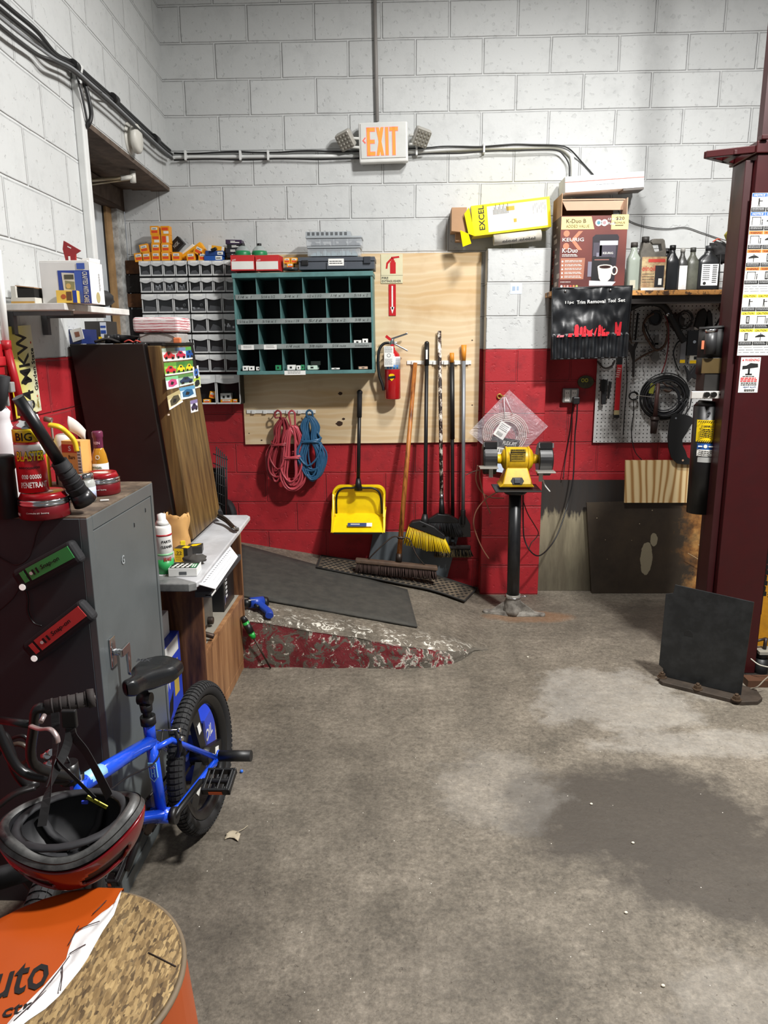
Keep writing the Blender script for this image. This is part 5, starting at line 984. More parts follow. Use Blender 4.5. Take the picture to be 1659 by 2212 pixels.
wcable('copper_line','thin pale wire sticking out left of the grinder',[(1006,1026,4.6),(1022,1019,4.6),(1036,1015,4.6)],.003,mat('#6f5f58',.4,.5),'wire')
wcable('white_wire','short white wire curving out under the right grinding wheel',[(1173,1035,4.5),(1177,1048,4.5),(1188,1062,4.5)],.004,WHT,'wire')
# bag
Yg=YP-.03; B=[pY(1100,842,Yg),pY(1184,921,Yg),pY(1098,1008,Yg),pY(1012,934,Yg)]
X=thing('parts_bag','clear zip bag with a coil of brake line hung on the red pillar','bag',tuple(B[2]))
PLs=NT('clear_plastic'); PLs.fin('#e6e2ea',.12); PLs.b.inputs['Alpha'].default_value=.17; PLs.b.inputs['Specular IOR Level'].default_value=.9; PLs.bump(PLs.noise(9,4,.6,dist=1.5),1.0,.03)
t=MB(PLs.m)
for s,o in ((-1,-.02),(1,.012)):
    t.grid(lambda u,v:(lambda p:p+V((0,o*math.sin(pi*u)*math.sin(pi*v)*1.6+.006*noise.noise(p*14+V((0,0,s))),0)))(B[0].lerp(B[1],u).lerp(B[3].lerp(B[2],u),v)),24,24)
t.build('plastic_bag',None,X)
c0=pY(1091,937,Yg); t=MB(mat('#d8cfc6',.35,.2)); pts=[]
for i in range(6):
    r=.148-.0115*i
    for k in range(28): g=2*pi*k/28; rr_=r-.0115*k/28; pts.append((c0.x+rr_*math.cos(g),c0.y-.004+.003*math.sin(3*g+i),c0.z+rr_*.93*math.sin(g)))
t.tube(pts,.0031,6); t.build('brake_line',None,X)
t=MB(mat('#17181a',.5)); t.M=fr(pY(1062,950,Yg-.012),(1,0,-.16),SZ); t.box((-.0,-.04,-.003),(.18,.025,0)); t.use(OW); mtext(t,'FLEX-FIT',.075,-.018,.09,.024,.0006,True,.1); t.use(OW); t.rect(-.02,-.085,.18,-.04,.0); t.use(mat('#333',.5) if 0 else INK); mtext(t,'FLEXIBLE BRAKE LINES',-.012,-.070,.185,.020,.001); t.use(mat('#c9d6ea',.5)); t.rect(.02,-.20,.16,-.085,-.001); t.build('header_card',None,X)
t=MB(PAPER); t.M=fr(pY(1085,928,Yg-.022),SX,SZ)@Matrix.Rotation(R(-32),4,'Z'); t.box((-.035,-.055,-.001),(.04,.045,.001)); t.use(INK); lines(t,-.025,.030,.055,4,.011,.003,.0012,3)
for i in range(7): t.rect(-.02+i*.006,-.045,-.0175+i*.006,-.02,.0012)
t.build('tag',None,X)
t=MB(mat('#e9e7ea',.3)); t.tube([pY(1089,858,Yg-.02),pY(1090,905,Yg-.025)],.006,6,flat=.4); t.tube([pY(1092,858,Yg-.02),pY(1108,895,Yg-.025)],.005,6,flat=.4); t.build('tie',None,X)
t=MB(mat('#b79a4a',.4,.6)); t.M=fr(pY(1079,856,YP-.01),SX,SZ); t.tube([(.014*math.cos(k*pi/6),.014*math.sin(k*pi/6),0) for k in range(12)],.004,6,closed=True); t.tube([(0,0,-.01),(.02,.004,.02),(.045,0,.012)],.0035,6); t.build('hook',None,X)
# ---- bench grinder
Yr=4.50; gc=pY(1118,992,Yr); S=1/ (1620/4.56)
def G(x,y,dy=0): p=pY(x,y,Yr); return V((p.x,Yr+dy,p.z))
DWY=mat('#e0b316',.4,dirt=('#6b5410',.45,11)); 
X=thing('bench_grinder','yellow bench grinder with two wheels on a black pedestal','bench grinder',tuple(G(1112,1052)))
t=MB(DWY); a=G(1082,991); b=G(1152,991); ax=(b-a).normalized()
t.M=Matrix.Translation(a)@ax.to_track_quat('Z','Y').to_matrix().to_4x4(); L=(b-a).length
t.lathe([(.0,.0),(.028,0),(.055,.012),(.070,.03),(.072,.05),(.072,L-.05),(.070,L-.03),(.055,L-.012),(.028,L),(0,L)],28); t.M=I4
t.cyl(G(1069,992),a,.026,.030,16); t.cyl(b,G(1160,992),.030,.026,16); t.build('motor_housing',None,X)
t=MB(mat('#9a7d1a',.5,dirt=('#3a2f0c',.6,30))); t.M=fr(G(1114,985,-.071),SX,SZ); t.box((-.042,-.02,0),(.048,.05,.004)); t.use(mat('#2a2410',.5)); t.rect(-.042,.03,.048,.036,.0045); t.rect(-.042,-.02,-.038,.05,.0045); lines(t,-.035,.02,.07,3,.014,.003,.0045,2); lines(t,-.035,.044,.075,1,.01,.006,.0045,6); t.build('name_plate',None,X)
for x in (1092,1140): t=MB(DWY); t.cyl(G(x-2,991),G(x+2,991),.0745,.0745,28); t.build('rib',None,X)
t=MB(DWY); p0=G(1112,1047,-.02); t.M=fr(p0,SX,SZ); t.add([(-.105,0,.07),(.105,0,.07),(.105,0,-.10),(-.105,0,-.10),(-.06,.115,.035),(.065,.115,.035),(.06,.115,-.06),(-.055,.115,-.06),(-.085,.022,.075),(.09,.022,.075),(.09,.022,-.10),(-.085,.022,-.10)],[(3,2,1,0),(0,1,9,8),(1,2,10,9),(2,3,11,10),(3,0,8,11),(8,9,5,4),(9,10,6,5),(10,11,7,6),(11,8,4,7),(4,5,6,7)],False); t.build('foot',None,X,.006)
t=MB(BLK); t.M=fr(G(1113,1034,-.085),SX,(0,.33,1)); t.prism([(-.04,0),(-.028,.022),(.028,.022),(.04,0),(.028,-.022),(-.028,-.022)],-.004,.006); t.use(mat('#3a3b40',.3)); t.box((-.018,-.014,.006),(.018,.014,.014)); t.build('switch',None,X,.002)
for s,x0,x1,cy,wheel in ((-1,1045,1070,990,'#b9b9b7'),(1,1162,1187,992,'#1a1a1a')):
    g=G((x0+x1)/2,cy); w=(x1-x0)/355/2
    t=MB(mat('#1c1c1d',.4)); t.M=Matrix.Translation(g)@Matrix.Rotation(pi/2,4,'Y')
    xs=s*w
    n=24; r0=.098; vs=[]; 
    # guard: shell open towards the operator
    def arcp(r,a): return (r*math.cos(a),r*math.sin(a))
    A=[R(60)+k*R(250)/n for k in range(n+1)]   # leaves a gap at the front
    t.M=Matrix.Translation(g)
    for k in range(n):
        (y0,z0),(y1,z1)=arcp(r0,A[k]),arcp(r0,A[k+1]); (yi0,zi0),(yi1,zi1)=arcp(r0-.006,A[k]),arcp(r0-.006,A[k+1])
        t.hexa([(-w,-y0*-1 if 0 else y0,z0),(w,y0,z0),(w,y1,z1),(-w,y1,z1),(-w,yi0,zi0),(w,yi0,zi0),(w,yi1,zi1),(-w,yi1,zi1)])
    t.cyl((xs,0,0),(xs+s*.012,0,0),.096,.070,28); t.cyl((-xs,0,0),(-xs-s*.004,0,0),.094,.08,28)
    t.box((-w,-.075,.072),(w,-.01,.108)); gd=t.build('wheel_guard',None,X)
    t=MB(mat(wheel,.7,.0,.2,40)); t.M=Matrix.Translation(g); ww=w*.55; t.cyl((-ww,0,0),(ww,0,0),.088,.088,32); t.build('wheel',None,X)
    t=MB(mat('#b4b0a8',.4,.6)); t.M=fr(G(1050 if s<0 else 1170,1004 if s<0 else 1013,-.10),SX,SZ); t.box((-.052,0,-.02),(.055,.008,.06)); t.box((.02*s*-1-.012,-.06,-.01),(.02*s*-1+.012,0,-.003)); t.build('tool_rest',None,X,.001)
    t=MB(mat('#2f2f2f',.4,.2)); t.M=fr(g+V((0,-.07,.078)),SX,(0,.35,1)); t.box((-w*1.25,0,-.003),(w*1.25,.03,.003)); t.build('spark_guard',None,X)
t=MB(mat('#2a2927',.5,.3)); a=G(1113,1052,0); t.M=Matrix.Translation(a); t.box((-.135,-.13,-.008),(.14,.10,0)); t.build('mounting_plate',None,X,.002)
a=G(1113,1056); b=pZ(1108,1300,0); b=V((pY(1108,1300,Yr).x,Yr,.06)); 
PX=thing('grinder_pedestal','black steel pedestal with cast iron tripod foot under the bench grinder','pedestal',(b.x,b.y,0))
t=MB(mat('#141517',.35,dirt=('#3a3a3a',.12))); t.cyl(b,a-V((0,0,.005)),.0385,.0385,24); t.cyl(a-V((0,0,.03)),a-V((0,0,.006)),.06,.085,24); t.build('column',None,PX)
IR=mat('#55504a',.6,.3,dirt=('#b9b4aa',.5,22)); t=MB(IR); t.M=Matrix.Translation((b.x,b.y,0)); t.lathe([(0,.0),(.06,0),(.06,.03),(.052,.06),(.046,.11),(.046,.13),(0,.13)],24); ft=t.build('socket',None,PX)
t=MB(CHROME); t.M=Matrix.Translation((b.x,b.y,.115)); t.tube([(.050*math.cos(k*pi/8),.050*math.sin(k*pi/8),0) for k in range(16)],.004,6,closed=True); t.cyl((.05,0,0),(.085,-.01,.004),.005); t.build('clamp_ring',None,PX)
for q in (pZ(1044,1322),pZ(1176,1330),V((b.x+.03,b.y+.24,0))):
    t=MB(IR); d=(V((q.x,q.y,0))-V((b.x,b.y,0))); L=d.length; d.normalize(); s=V((-d.y,d.x,0)); o=V((b.x,b.y,0))
    P=lambda l,w,z:o+d*l+s*w+V((0,0,z))
    t.hexa([P(.0,-.06,0),P(L-.02,-.022,0),P(L-.02,.022,0),P(0,.06,0),P(0,-.05,.03),P(L-.02,-.02,.014),P(L-.02,.02,.014),P(0,.05,.03)]); t.M=Matrix.Translation(o+d*(L-.02)); t.cyl((0,0,0),(0,0,.014),.026,.024,16); t.M=I4
    t.hexa([P(.03,-.008,.02),P(L*.75,-.006,.012),P(L*.75,.006,.012),P(.03,.008,.02),P(.03,-.008,.10),P(L*.75,-.006,.016),P(L*.75,.006,.016),P(.03,.008,.10)])
    t.build('foot',None,PX,.004)
# ================= BOARDS LEANING ON THE RIGHT WALL
def dboard(name,stops):
    t=NT(name); s=t.sep(); n=t.noise(3,7,.7,t.map((6,6,1))); c=t.ramp(t.math('MULTIPLY_ADD',s[2],stops[0],t.math('MULTIPLY',n,stops[1])),stops[2]); st=t.noise(2,5,.6,t.map((9,9,.8))); c=t.mix(t.math('MULTIPLY',t.ramp(st,[(.4,0),(.6,1)]),.4),c,lin('#2e2218')); return t.fin(c,.55)
DB1=dboard('torn_plywood',(1.05,.42,[(.30,'#5a5444'),(.74,'#8d846c'),(.78,'#2e2a27'),(1,'#24211f')]))
a,b=pY(1160,1267,D-.075),pY(1352,1267,D-.075); c,d=pY(1350,1037,D-.02),pY(1167,1037,D-.02); a.z=b.z=.002; a.x=d.x-.005
P=[a,b,c,d]; e=V((0,.012,.0)); t=MB(DB1); t.hexa([a,b,b+e,a+e,d,c,c+e,d+e]); one(t,'plywood_board','old dark plywood board with torn lower face leaning against the red wall','board')
B2=NT('burnt_plywood'); s=B2.sep(); n=B2.noise(2.2,7,.7); c_=B2.ramp(n,[(.3,'#26201a'),(.5,'#3a3127'),(.66,'#453a2c')]); 
m=B2.math('MULTIPLY',B2.math('SUBTRACT',B2.math('MULTIPLY_ADD',n,.8,s[0]),.62),9,clamp=True); c_=B2.mix(m,c_,B2.ramp(B2.noise(7,6,.7),[(.35,'#4a3018'),(.5,'#8d5f30'),(.65,'#b58a50')]))
def blob(x,z,rx,rz_,w): dx=B2.math('MULTIPLY',B2.math('SUBTRACT',s[0],x),1/rx); dz=B2.math('MULTIPLY',B2.math('SUBTRACT',s[2],z),1/rz_); d=B2.math('ADD',B2.math('MULTIPLY',dx,dx),B2.math('MULTIPLY',dz,dz)); return B2.math('LESS_THAN',B2.math('MULTIPLY_ADD',B2.noise(16,4,.6),w,d),1.3)
bl=B2.math('MAXIMUM',blob(-.015,.24,.045,.13,1.0),blob(.03,.37,.03,.05,1.2)); c_=B2.mix(bl,c_,lin('#8f866f')); sp=B2.n('TexVoronoi'); sp.inputs['Scale'].default_value=14; B2.l(B2.co,sp.inputs['Vector']); c_=B2.mix(B2.math('LESS_THAN',sp.outputs['Distance'],.05),c_,lin('#b9a88a')); B2=B2.fin(c_,.5)
a,b=pZ(1278,1282),pZ(1453,1279); k=(b.y-a.y)/(b.x-a.x); b=V((2.05,a.y+.01,0)); c=pY(1492,1084,D-.16); d=pY(1267,1091,D-.16); c=V((2.05,D-.09,c.z)); d=V((d.x,D-.09,d.z)); e=V((0,.016,.0))
d.x=pY(1267,1091,D-.09).x
a.z=b.z=.002
t=MB(B2); t.hexa([a,b,b+e,a+e,d,c,c+e,d+e]); o=one(t,'plywood_sheet','stained brown plywood sheet leaning on its edge beside the lift','board')
# object origin to board middle so the stain coordinates stay put
PN=NT('pine_panel'); w_=PN.n('TexWave',wave_type='BANDS',bands_direction='X'); w_.inputs['Scale'].default_value=7; w_.inputs['Distortion'].default_value=11; w_.inputs['Detail'].default_value=2; w_.inputs['Detail Scale'].default_value=.7; PN.l(PN.map((1,1,.10)),w_.inputs['Vector']); PN=PN.fin(PN.ramp(w_.outputs['Fac'],[(.05,'#a77b45'),(.35,'#d9bb86'),(.8,'#e6cd9c')]),.55)
Ya=D-.115; a,b,z0,z1=pb(1352,997,1497,1086,Ya); t=MB(PN); t.hexa([(a,Ya,z0),(1.98,Ya,z0),(1.98,Ya+.016,z0),(a,Ya+.016,z0),(a+.003,Ya+.05,z1),(1.98,Ya+.05,z1),(1.98,Ya+.066,z1),(a+.003,Ya+.066,z1)]); one(t,'pine_panel','pale pine panel with striped grain resting on the stained plywood','board')
wcable('small_wire','fine pale wire lying on the stained plywood near the lift',[(1486,1195,4.85),(1500,1203,4.85),(1521,1216,4.85)],.002,mat('#b9a27c',.4),'wire',5)
# ================= LIFT COLUMN
MAR=mat('#38080b',.38,.1,var=.12,scale=3,dirt=('#2a0c0e',.3)); MARD=mat('#2e070a',.45)
YC=3.60; xl=pY(1545,1290,YC).x; ztop=pY(1605,332,YC).z; cwid=.235
xlt=pY(1627,600,YC).x
M=Matrix.Translation((xl,YC,0))@Matrix.Rotation(R(0),4,'Z'); M0=fr((xl,YC,0),SX,SZ)
X=thing('lift_column','dark red steel column of the car lift covered with warning stickers','car lift',M)
t=MB(MAR); t.M=M; t.box((0,0,.02),(cwid,.008,ztop)); t.box((0,0,.02),(.008,.26,ztop)); t.box((0,.252,.02),(cwid+.05,.26,ztop)); t.box((cwid-.008,0,.02),(cwid,.07,ztop)); t.build('column',None,X,.006)
t=MB(MARD); t.M=M; t.box((-.035,.03,.02),(-.001,.14,ztop-.02)); t.build('side_rail',None,X,.003)
t=MB(MARD); t.M=M; t.box((cwid+.0,.10,.3),(cwid+.05,.24,ztop-.1)); t.build('carriage',None,X)
t=MB(mat('#141212',.5,.3)); t.M=M
for i in range(64): z=.42+i*.028; t.box((cwid+.012+(i%2)*.006,.04,z),(cwid+.034-(i%2)*.006,.075,z+.022))
t.build('chain',None,X)
t=MB(MAR); t.M=M; t.box((-.01,-.012,ztop),(cwid+.2,.28,ztop+.05)); t.box((.0,-.03,ztop+.05),(.03,.02,ztop+.07)); t.build('top_plate',None,X,.004)
q=pY(1655,200,YC+.1); t=MB(MARD); t.box((q.x,YC+.10,ztop+.05),(q.x+.05,YC+.15,3.9)); t.build('mast',None,X)
zf=ztop+.012
t=MB(MAR); A=pZ(1527,324,zf+.03); A=V((A.x,A.y,zf)); 
A=V((pY(1527,324,YC-.02).x,YC-.0,0)); 
A=pY(1527,322,YC+.12); Bp=V((xl+.0,YC-.0,A.z+.0)); 
zz_=ztop+.005; pA=V((pY(1527,322,YC+.10).x,YC+.10,zz_)); pB=V((xl+.01,YC-.01,zz_)); pC=V((xl+.01,YC+.26,zz_))
def bar(t,p,q,w=.028,h=.03):
    d=(q-p); L=d.length; t.M=fr(p,d,SZ); t.box((0,0,-w/2),(L,h,w/2)); t.M=I4
bar(t,pA,pB+V((0,.02,0))); bar(t,pA,pC-V((0,.01,0))); bar(t,pA.lerp(pB,.6),pA.lerp(pC,.6),.04,.02); t.build('pulley_bracket',None,X,.003)
wcable('hydraulic_hose','black hydraulic hose curving down behind the top of the lift column',[(1606,378,3.78),(1597,410,3.85),(1592,445,3.85),(1590,480,3.83),(1592,500,3.8)],.012,BLK,'hose')
# stickers
def F(x,y): p=pY(x,y,YC-.001); return ((p.x-xl),p.z)
def sticker(x0,y0,lab,w,h,fn,name='safety_decal'):
    sx,sz=F(x0,y0); Mx=fr((xl+sx,YC-.0012,sz),SX,SZ); t=MB(OW); t.M=Mx; t.box((0,0,-.0008),(w,h,0)); fn(t,w,h); return one(t,name,lab,'sticker')
def panel_sheet(t,W,H):
    rows=[('NOTICE','#2a5cb0',.93),('NOTICE','#2a5cb0',.93),('WARNING','#e0762e',.93),('WARNING','#e0762e',.93),('WARNING','#e0762e',.93),None,('CAUTION','#f0d83a',.9),('CAUTION','#f0d83a',.9),('CAUTION','#f0d83a',.9),None]
    hs=[.112,.112,.112,.108,.108,.06,.108,.108,.108,.064]; y=H; q=random.Random(2)
    for rr,f in zip(rows,hs):
        h=H*f; y-=h
        if rr is None: t.use(mat('#9a9c9e',.5)); lines(t,.004,y+h*.8,W*.92,3,h*.25,h*.06,.0002,int(f*1000)); continue
        for c in range(3):
            w=W/3; x=w*c; t.use(OW); t.rect(x+.001,y+.001,x+w-.001,y+h-.001,.0001,.0003); t.use(mat(rr[1],.5)); t.rect(x+.001,y+h*.80,x+w-.001,y+h-.001,.0004,.0003)
            t.use(WHT if rr[0]=='NOTICE' else INK); mtext(t,rr[0],x+w*.12,y+h*.83,w*.76,h*.11,.0009,True,.2)
            t.use(INK); t.rect(x+.001,y+.001,x+w-.001,y+h*.24,.0004,.0003); t.use(mat('#bfbfbf',.5)); lines(t,x+w*.08,y+h*.17,w*.8,2,h*.08,h*.025,.0009,c)
            t.use(INK); cx=x+w*.5; k=q.randrange(4)
            if k==0: disc(t,cx,y+h*.68,h*.045,.0005,8); t.rect(cx-h*.04,y+h*.44,cx+h*.04,y+h*.64,.0005); t.prism([(cx-h*.05,y+h*.28),(cx-h*.01,y+h*.28),(cx,y+h*.46),(cx-h*.04,y+h*.46)],.0005,.0012); t.prism([(cx+h*.07,y+h*.28),(cx+h*.03,y+h*.28),(cx,y+h*.46),(cx+h*.04,y+h*.46)],.0005,.0012); t.rect(cx+h*.02,y+h*.56,cx+h*.2,y+h*.6,.0005)
            elif k==1: t.rect(cx-h*.02,y+h*.28,cx+h*.02,y+h*.74,.0005); t.prism([(cx-w*.36,y+h*.48),(cx+w*.36,y+h*.52),(cx+w*.3,y+h*.58),(cx+w*.1,y+h*.66),(cx-w*.12,y+h*.64),(cx-w*.36,y+h*.54)],.0005,.0012)
            elif k==2: t.rect(cx-w*.36,y+h*.3,cx-w*.32,y+h*.74,.0005); t.rect(cx+w*.2,y+h*.3,cx+w*.24,y+h*.74,.0005); t.rect(cx-w*.36,y+h*.70,cx+w*.24,y+h*.73,.0005); disc(t,cx+w*.34,y+h*.56,h*.04,.0005,8); t.rect(cx+w*.31,y+h*.3,cx+w*.37,y+h*.5,.0005)
            else: t.rect(cx-h*.1,y+h*.3,cx+h*.1,y+h*.74,.0005); t.use(OW); t.rect(cx-h*.05,y+h*.36,cx+h*.05,y+h*.68,.0014); t.use(INK); t.rect(cx-h*.02,y+h*.3,cx+h*.02,y+h*.74,.0016)
sx1,sz1=F(1624,417); sx0,sz0=F(1592,768)
sticker(1592,768,'tall sheet of NOTICE, WARNING and CAUTION pictures on the lift column',.195,sz1-sz0,panel_sheet)
def low(t,w,h):
    t.use(mat('#c8282c',.5)); t.prism([(w*.06,h*.9),(w*.16,h*.9),(w*.11,h*.96)],.0002,.0008); mtext(t,'WARNING',w*.2,h*.89,w*.74,h*.075,.0004); t.use(INK); t.prism([(w*.1,h*.66),(w*.9,h*.72),(w*.88,h*.82),(w*.5,h*.84),(w*.3,h*.77),(w*.1,h*.76)],.0002,.0008); t.rect(w*.4,h*.52,w*.5,h*.72,.0003); t.rect(w*.28,h*.50,w*.62,h*.54,.0003)
    lines(t,w*.15,h*.45,w*.6,1,.01,h*.02,.0003,1); t.use(mat('#c8282c',.5)); lines(t,w*.06,h*.40,w*.85,3,h*.045,h*.028,.0003,3); t.use(INK); lines(t,w*.1,h*.26,w*.8,2,h*.05,h*.025,.0003,5); t.use(mat('#2a4a7c',.5)); mtext(t,'HEAVY ALLOY',w*.24,h*.13,w*.66,h*.05,.0004); t.use(INK); lines(t,w*.3,h*.07,w*.55,2,h*.035,h*.022,.0003,8)
w_=F(1637,848)[0]-F(1595,848)[0]; sticker(1594,848,'white sticker with red WARNING and lifted car below the picture sheet',w_,F(1600,772)[1]-F(1594,848)[1],low)
# ---- base plate, bolts, upright steel plate
P0=V((1.259,3.500,0)); U=V((1.570,3.288,0))-P0; LB=U.length; U.normalize(); Nn=V((-U.y,U.x,0)) # pointing away from the viewer
MBp=Matrix(((U.x,Nn.x,0,P0.x),(U.y,Nn.y,0,P0.y),(0,0,1,0),(0,0,0,1)))
X=thing('lift_base_plate','rusty steel base plate bolted to the floor under the lift column','base plate',MBp)
t=MB(mat('#4d433a',.6,.4,dirt=('#2a2622',.6))); t.M=MBp; t.prism([(-.01,0.015),(.01,0),(LB+.0,0),(LB+.06,.05),(LB+.07,.10),(LB+.03,.18),(-.01,.26)],0,.02); t.build('plate',None,X,.003)
for i,(px,py) in enumerate(((1430,1459),(1507,1484),(1591,1507))):
    q=pZ(px,py,.03); t=MB(mat('#5a4a3c',.5,.6)); t.M=Matrix.Translation((q.x,q.y,.02)); t.cyl((0,0,0),(0,0,.004),.024,.024,16,sm=False); t.cyl((0,0,.004),(0,0,.020),.017,.017,6,sm=False); t.cyl((0,0,.02),(0,0,.03),.008,.008,10); t.build('bolt',None,X)
SP=mat('#222425',.42,.35,var=.12,dirt=('#46484a',.25))
o=P0+Nn*.066+V((0,0,.021)); p_tl=pPl(1458,1263,o,Nn); p_tr=pPl(1629,1301,o,Nn); p_bl=pPl(1424,1430,o,Nn); p_br=pPl(1600,1505,o,Nn); 
def loc(p): d=p-P0; return (d.dot(U),p.z)
a0=loc(pPl(1423,1436,o,Nn)); pl=[loc(p_tl),(loc(pPl(1454,1281,o,Nn))),loc(pPl(1438,1283,o,Nn)),a0,loc(pPl(1432,1444,o,Nn)),(loc(pPl(1432,1461,o,Nn))[0],.021),(loc(p_br)[0],.021),loc(pPl(1628,1308,o,Nn)),loc(p_tr)]
t=MB(SP); Mx=fr(P0+Nn*.066,U,SZ); t.M=Mx; t.prism(pl,-.007,.0); q=loc(pPl(1487,1370,o,Nn)); t.use(mat('#0b0b0b',.7)); t.prism([(q[0]-.022,q[1]-.012),(q[0]+.022,q[1]-.012)]+[(q[0]+.022*math.cos(k*pi/8),q[1]-.0+.022*math.sin(k*pi/8)) for k in range(9)],-.0075,.0005)
one(t,'steel_plate','black steel plate with a half round hole standing on the lift base','steel plate',bevel=.0015)
# ---- power unit on the left of the column
YU=3.78; 
def Uq(x,y,dy=0): return pY(x,y,YU+dy)
kx=1620/3.85
X=thing('hydraulic_power_unit','black motor and oil tank of the lift hanging beside its column','power unit',tuple(Uq(1515,1108)))
t=MB(mat('#121212',.7)); t.cyl(Uq(1548,706),Uq(1542,775),.078,.078,28); t.cyl(Uq(1548,704),Uq(1548,708),.07,.083,28); t.build('motor',None,X)
t=MB(mat('#2a2a2b',.4)); t.cyl(Uq(1537,716,-.09),Uq(1533,765,-.09),.027,.027,18); t.build('capacitor_cover',None,X); t=MB(CHROME); t.M=I4; t.cyl(Uq(1537,711,-.09),Uq(1537,717,-.09),.029,.029,18); t.build('clamp_ring',None,X)
t=MB(mat('#5a4a2c',.4,.3)); t.M=fr(Uq(1541,790,-.082),SX,SZ); t.box((-.055,-.035,-.003),(.055,.035,.003)); t.build('nameplate',None,X); t=MB(mat('#1a1918',.5)); t.cyl(Uq(1542,772),Uq(1539,808),.079,.079,24); t.build('end_bell',None,X)
t=MB(mat('#b96a4a',.5)); t.M=fr(Uq(1518,745,-.085),SX,SZ); t.box((-.006,-.02,-.002),(.006,.02,.002)); t.build('switch',None,X)
t=MB(mat('#23211f',.5)); t.M=fr(Uq(1537,826,-.03),SX,SZ); t.box((-.055,-.05,-.06),(.055,.05,.05)); t.build('pump_block',None,X,.004)
t=MB(mat('#c9c6c0',.35,.3)); t.M=fr(Uq(1529,853,-.095),SX,SZ); t.box((-.078,-.018,-.01),(.075,.018,.004)); vp=t.build('valve_plate',None,X,.003)
for x in (1525,1540,1556): t=MB(mat('#1c1a18',.4,.5)); q=Uq(x,852,-.10); t.cyl(q,q-V((0,.018 if x<1550 else .004,0)),.013 if x<1550 else .006,seg=14); t.build('knob',None,vp)
t=MB(BLK); t.M=fr(Uq(1500,852,-.09),SX,SZ); t.box((-.012,-.02,-.01),(.006,.02,.006)); t.build('lever',None,X,.002)
TK=mat('#0f0f10',.38); t=MB(TK); t.cyl(Uq(1529,876),Uq(1512,1106),.066,.066,30); t.cyl(Uq(1531,866),Uq(1529,878),.045,.066,30); tk=t.build('oil_tank',None,X)
t=MB(CHROME); q=Uq(1530,893,-.068); t.cyl(q,q-V((0,.004,0)),.010,seg=12); t.use(BLK); t.cyl(q-V((0,.004,0)),q-V((0,.006,0)),.005,seg=10); t.build('screw',None,tk)
def TKA(y): return Uq(1529,876).lerp(Uq(1512,1106),(y-876)/230)
def wrap(t,xc,y0,y1,hw,m,fn=None):
    a=TKA(y0); b=TKA(y1); t.use(m); n=8
    t.grid(lambda u,v:(a.lerp(b,v)+V((.0672*math.sin(-.33-hw+2*hw*u),-.0672*math.cos(-.33-hw+2*hw*u),0))),n,1)
t=MB(); wrap(t,(1530,1527),904,950,.75,mat('#e3c10c',.4)); 
rr=(math.cos(.33),-math.sin(.33),0); ro=V((-.0675*math.sin(.33),-.0675*math.cos(.33),0)); p=TKA(928)+ro; t.M=fr(p,rr,SZ); t.use(INK); mtext(t,'WARNING',-.028,.022,.058,.010,.0012); lines(t,-.03,.010,.06,5,.009,.0035,.0012,3)
for sgn in (.044,-.052):
    for i in range(9): t.prism([(-.042+i*.0095,sgn),(-.038+i*.0095,sgn),(-.032+i*.0095,sgn+.009),(-.036+i*.0095,sgn+.009)],.000,.0012)
t.M=I4; t.build('warning_label',None,tk)
t=MB(); wrap(t,(1526,1525),953,966,.6,mat('#1f4f94',.4)); wrap(t,(1525,1524),966,980,.6,OW); p=TKA(959)+ro; t.M=fr(p,rr,SZ); t.use(OW); disc(t,0,0,.009,.0003); t.rect(-.034,-.003,-.014,.003,.0003); t.rect(.014,-.003,.034,.003,.0003); p=TKA(973)+ro; t.M=fr(p,rr,SZ); t.use(INK); lines(t,-.03,.008,.06,3,.009,.003,.0003,9); t.M=I4; t.build('maker_label',None,tk)
t=MB(); wrap(t,(1524,1523),982,993,.5,mat('#9b9b98',.4)); t.build('rating_label',None,tk)
t=MB(MARD); t.box((Uq(1556,860).x,YU-.02,Uq(1556,860).z-.03),(xl,YU+.02,Uq(1556,860).z+.04)); t.build('bracket',None,X)
# ---- yellow machine at the right edge
YE=3.72; 
def E_(x,y,dy=0): return pY(x,y,YE+dy)
X=thing('yellow_cart','yellow steel cart with grey handle, half hidden at the right edge','cart',tuple(E_(1640,1500)))
YM=mat('#c98a14',.5,dirt=('#5a3c10',.5,9))
a=E_(1622,1460); 
t=MB(YM); t.M=fr((E_(1616,1465).x,YE,E_(1616,1465).z),SX,SZ); H_=E_(1637,1230).z-E_(1616,1465).z; t.prism([(0,0),(.6,0),(.6,H_+.06),(.12,H_+.05),(.045,H_-.02),(.03,H_*.85),(.03,H_*.35)],-.01,.0); t.use(INK)
for i in range(6): t.prism([(.052,H_*.86-i*.013),(.2,H_*.96-i*.013),(.2,H_*.96-i*.013+.004),(.052,H_*.86-i*.013+.004)],.0002,.0012)
t.build('side_panel',None,X,.002)
t=MB(mat('#6f6c66',.4,.5)); t.tube(smoothpts([E_(1621,1312,-.02),E_(1622,1270,-.02),E_(1626,1240,-.02),E_(1640,1224,-.02),E_(1665,1206,-.02)],5),.014,12); t.cyl(E_(1618,1238,-.03),E_(1628,1240,-.03),.014); t.build('handle',None,X)
t=MB(mat('#7a6a48',.6,dirt=('#2b2418',.6))); b0=E_(1612,1478,-.16); t.box((b0.x,YE-.20,b0.z-.02),(b0.x+.6,YE+.1,b0.z+.0)); t.use(YM); t.box((b0.x-.002,YE-.205,b0.z-.035),(b0.x+.6,YE-.199,b0.z-.005)); t.build('base_tray',None,X,.002)
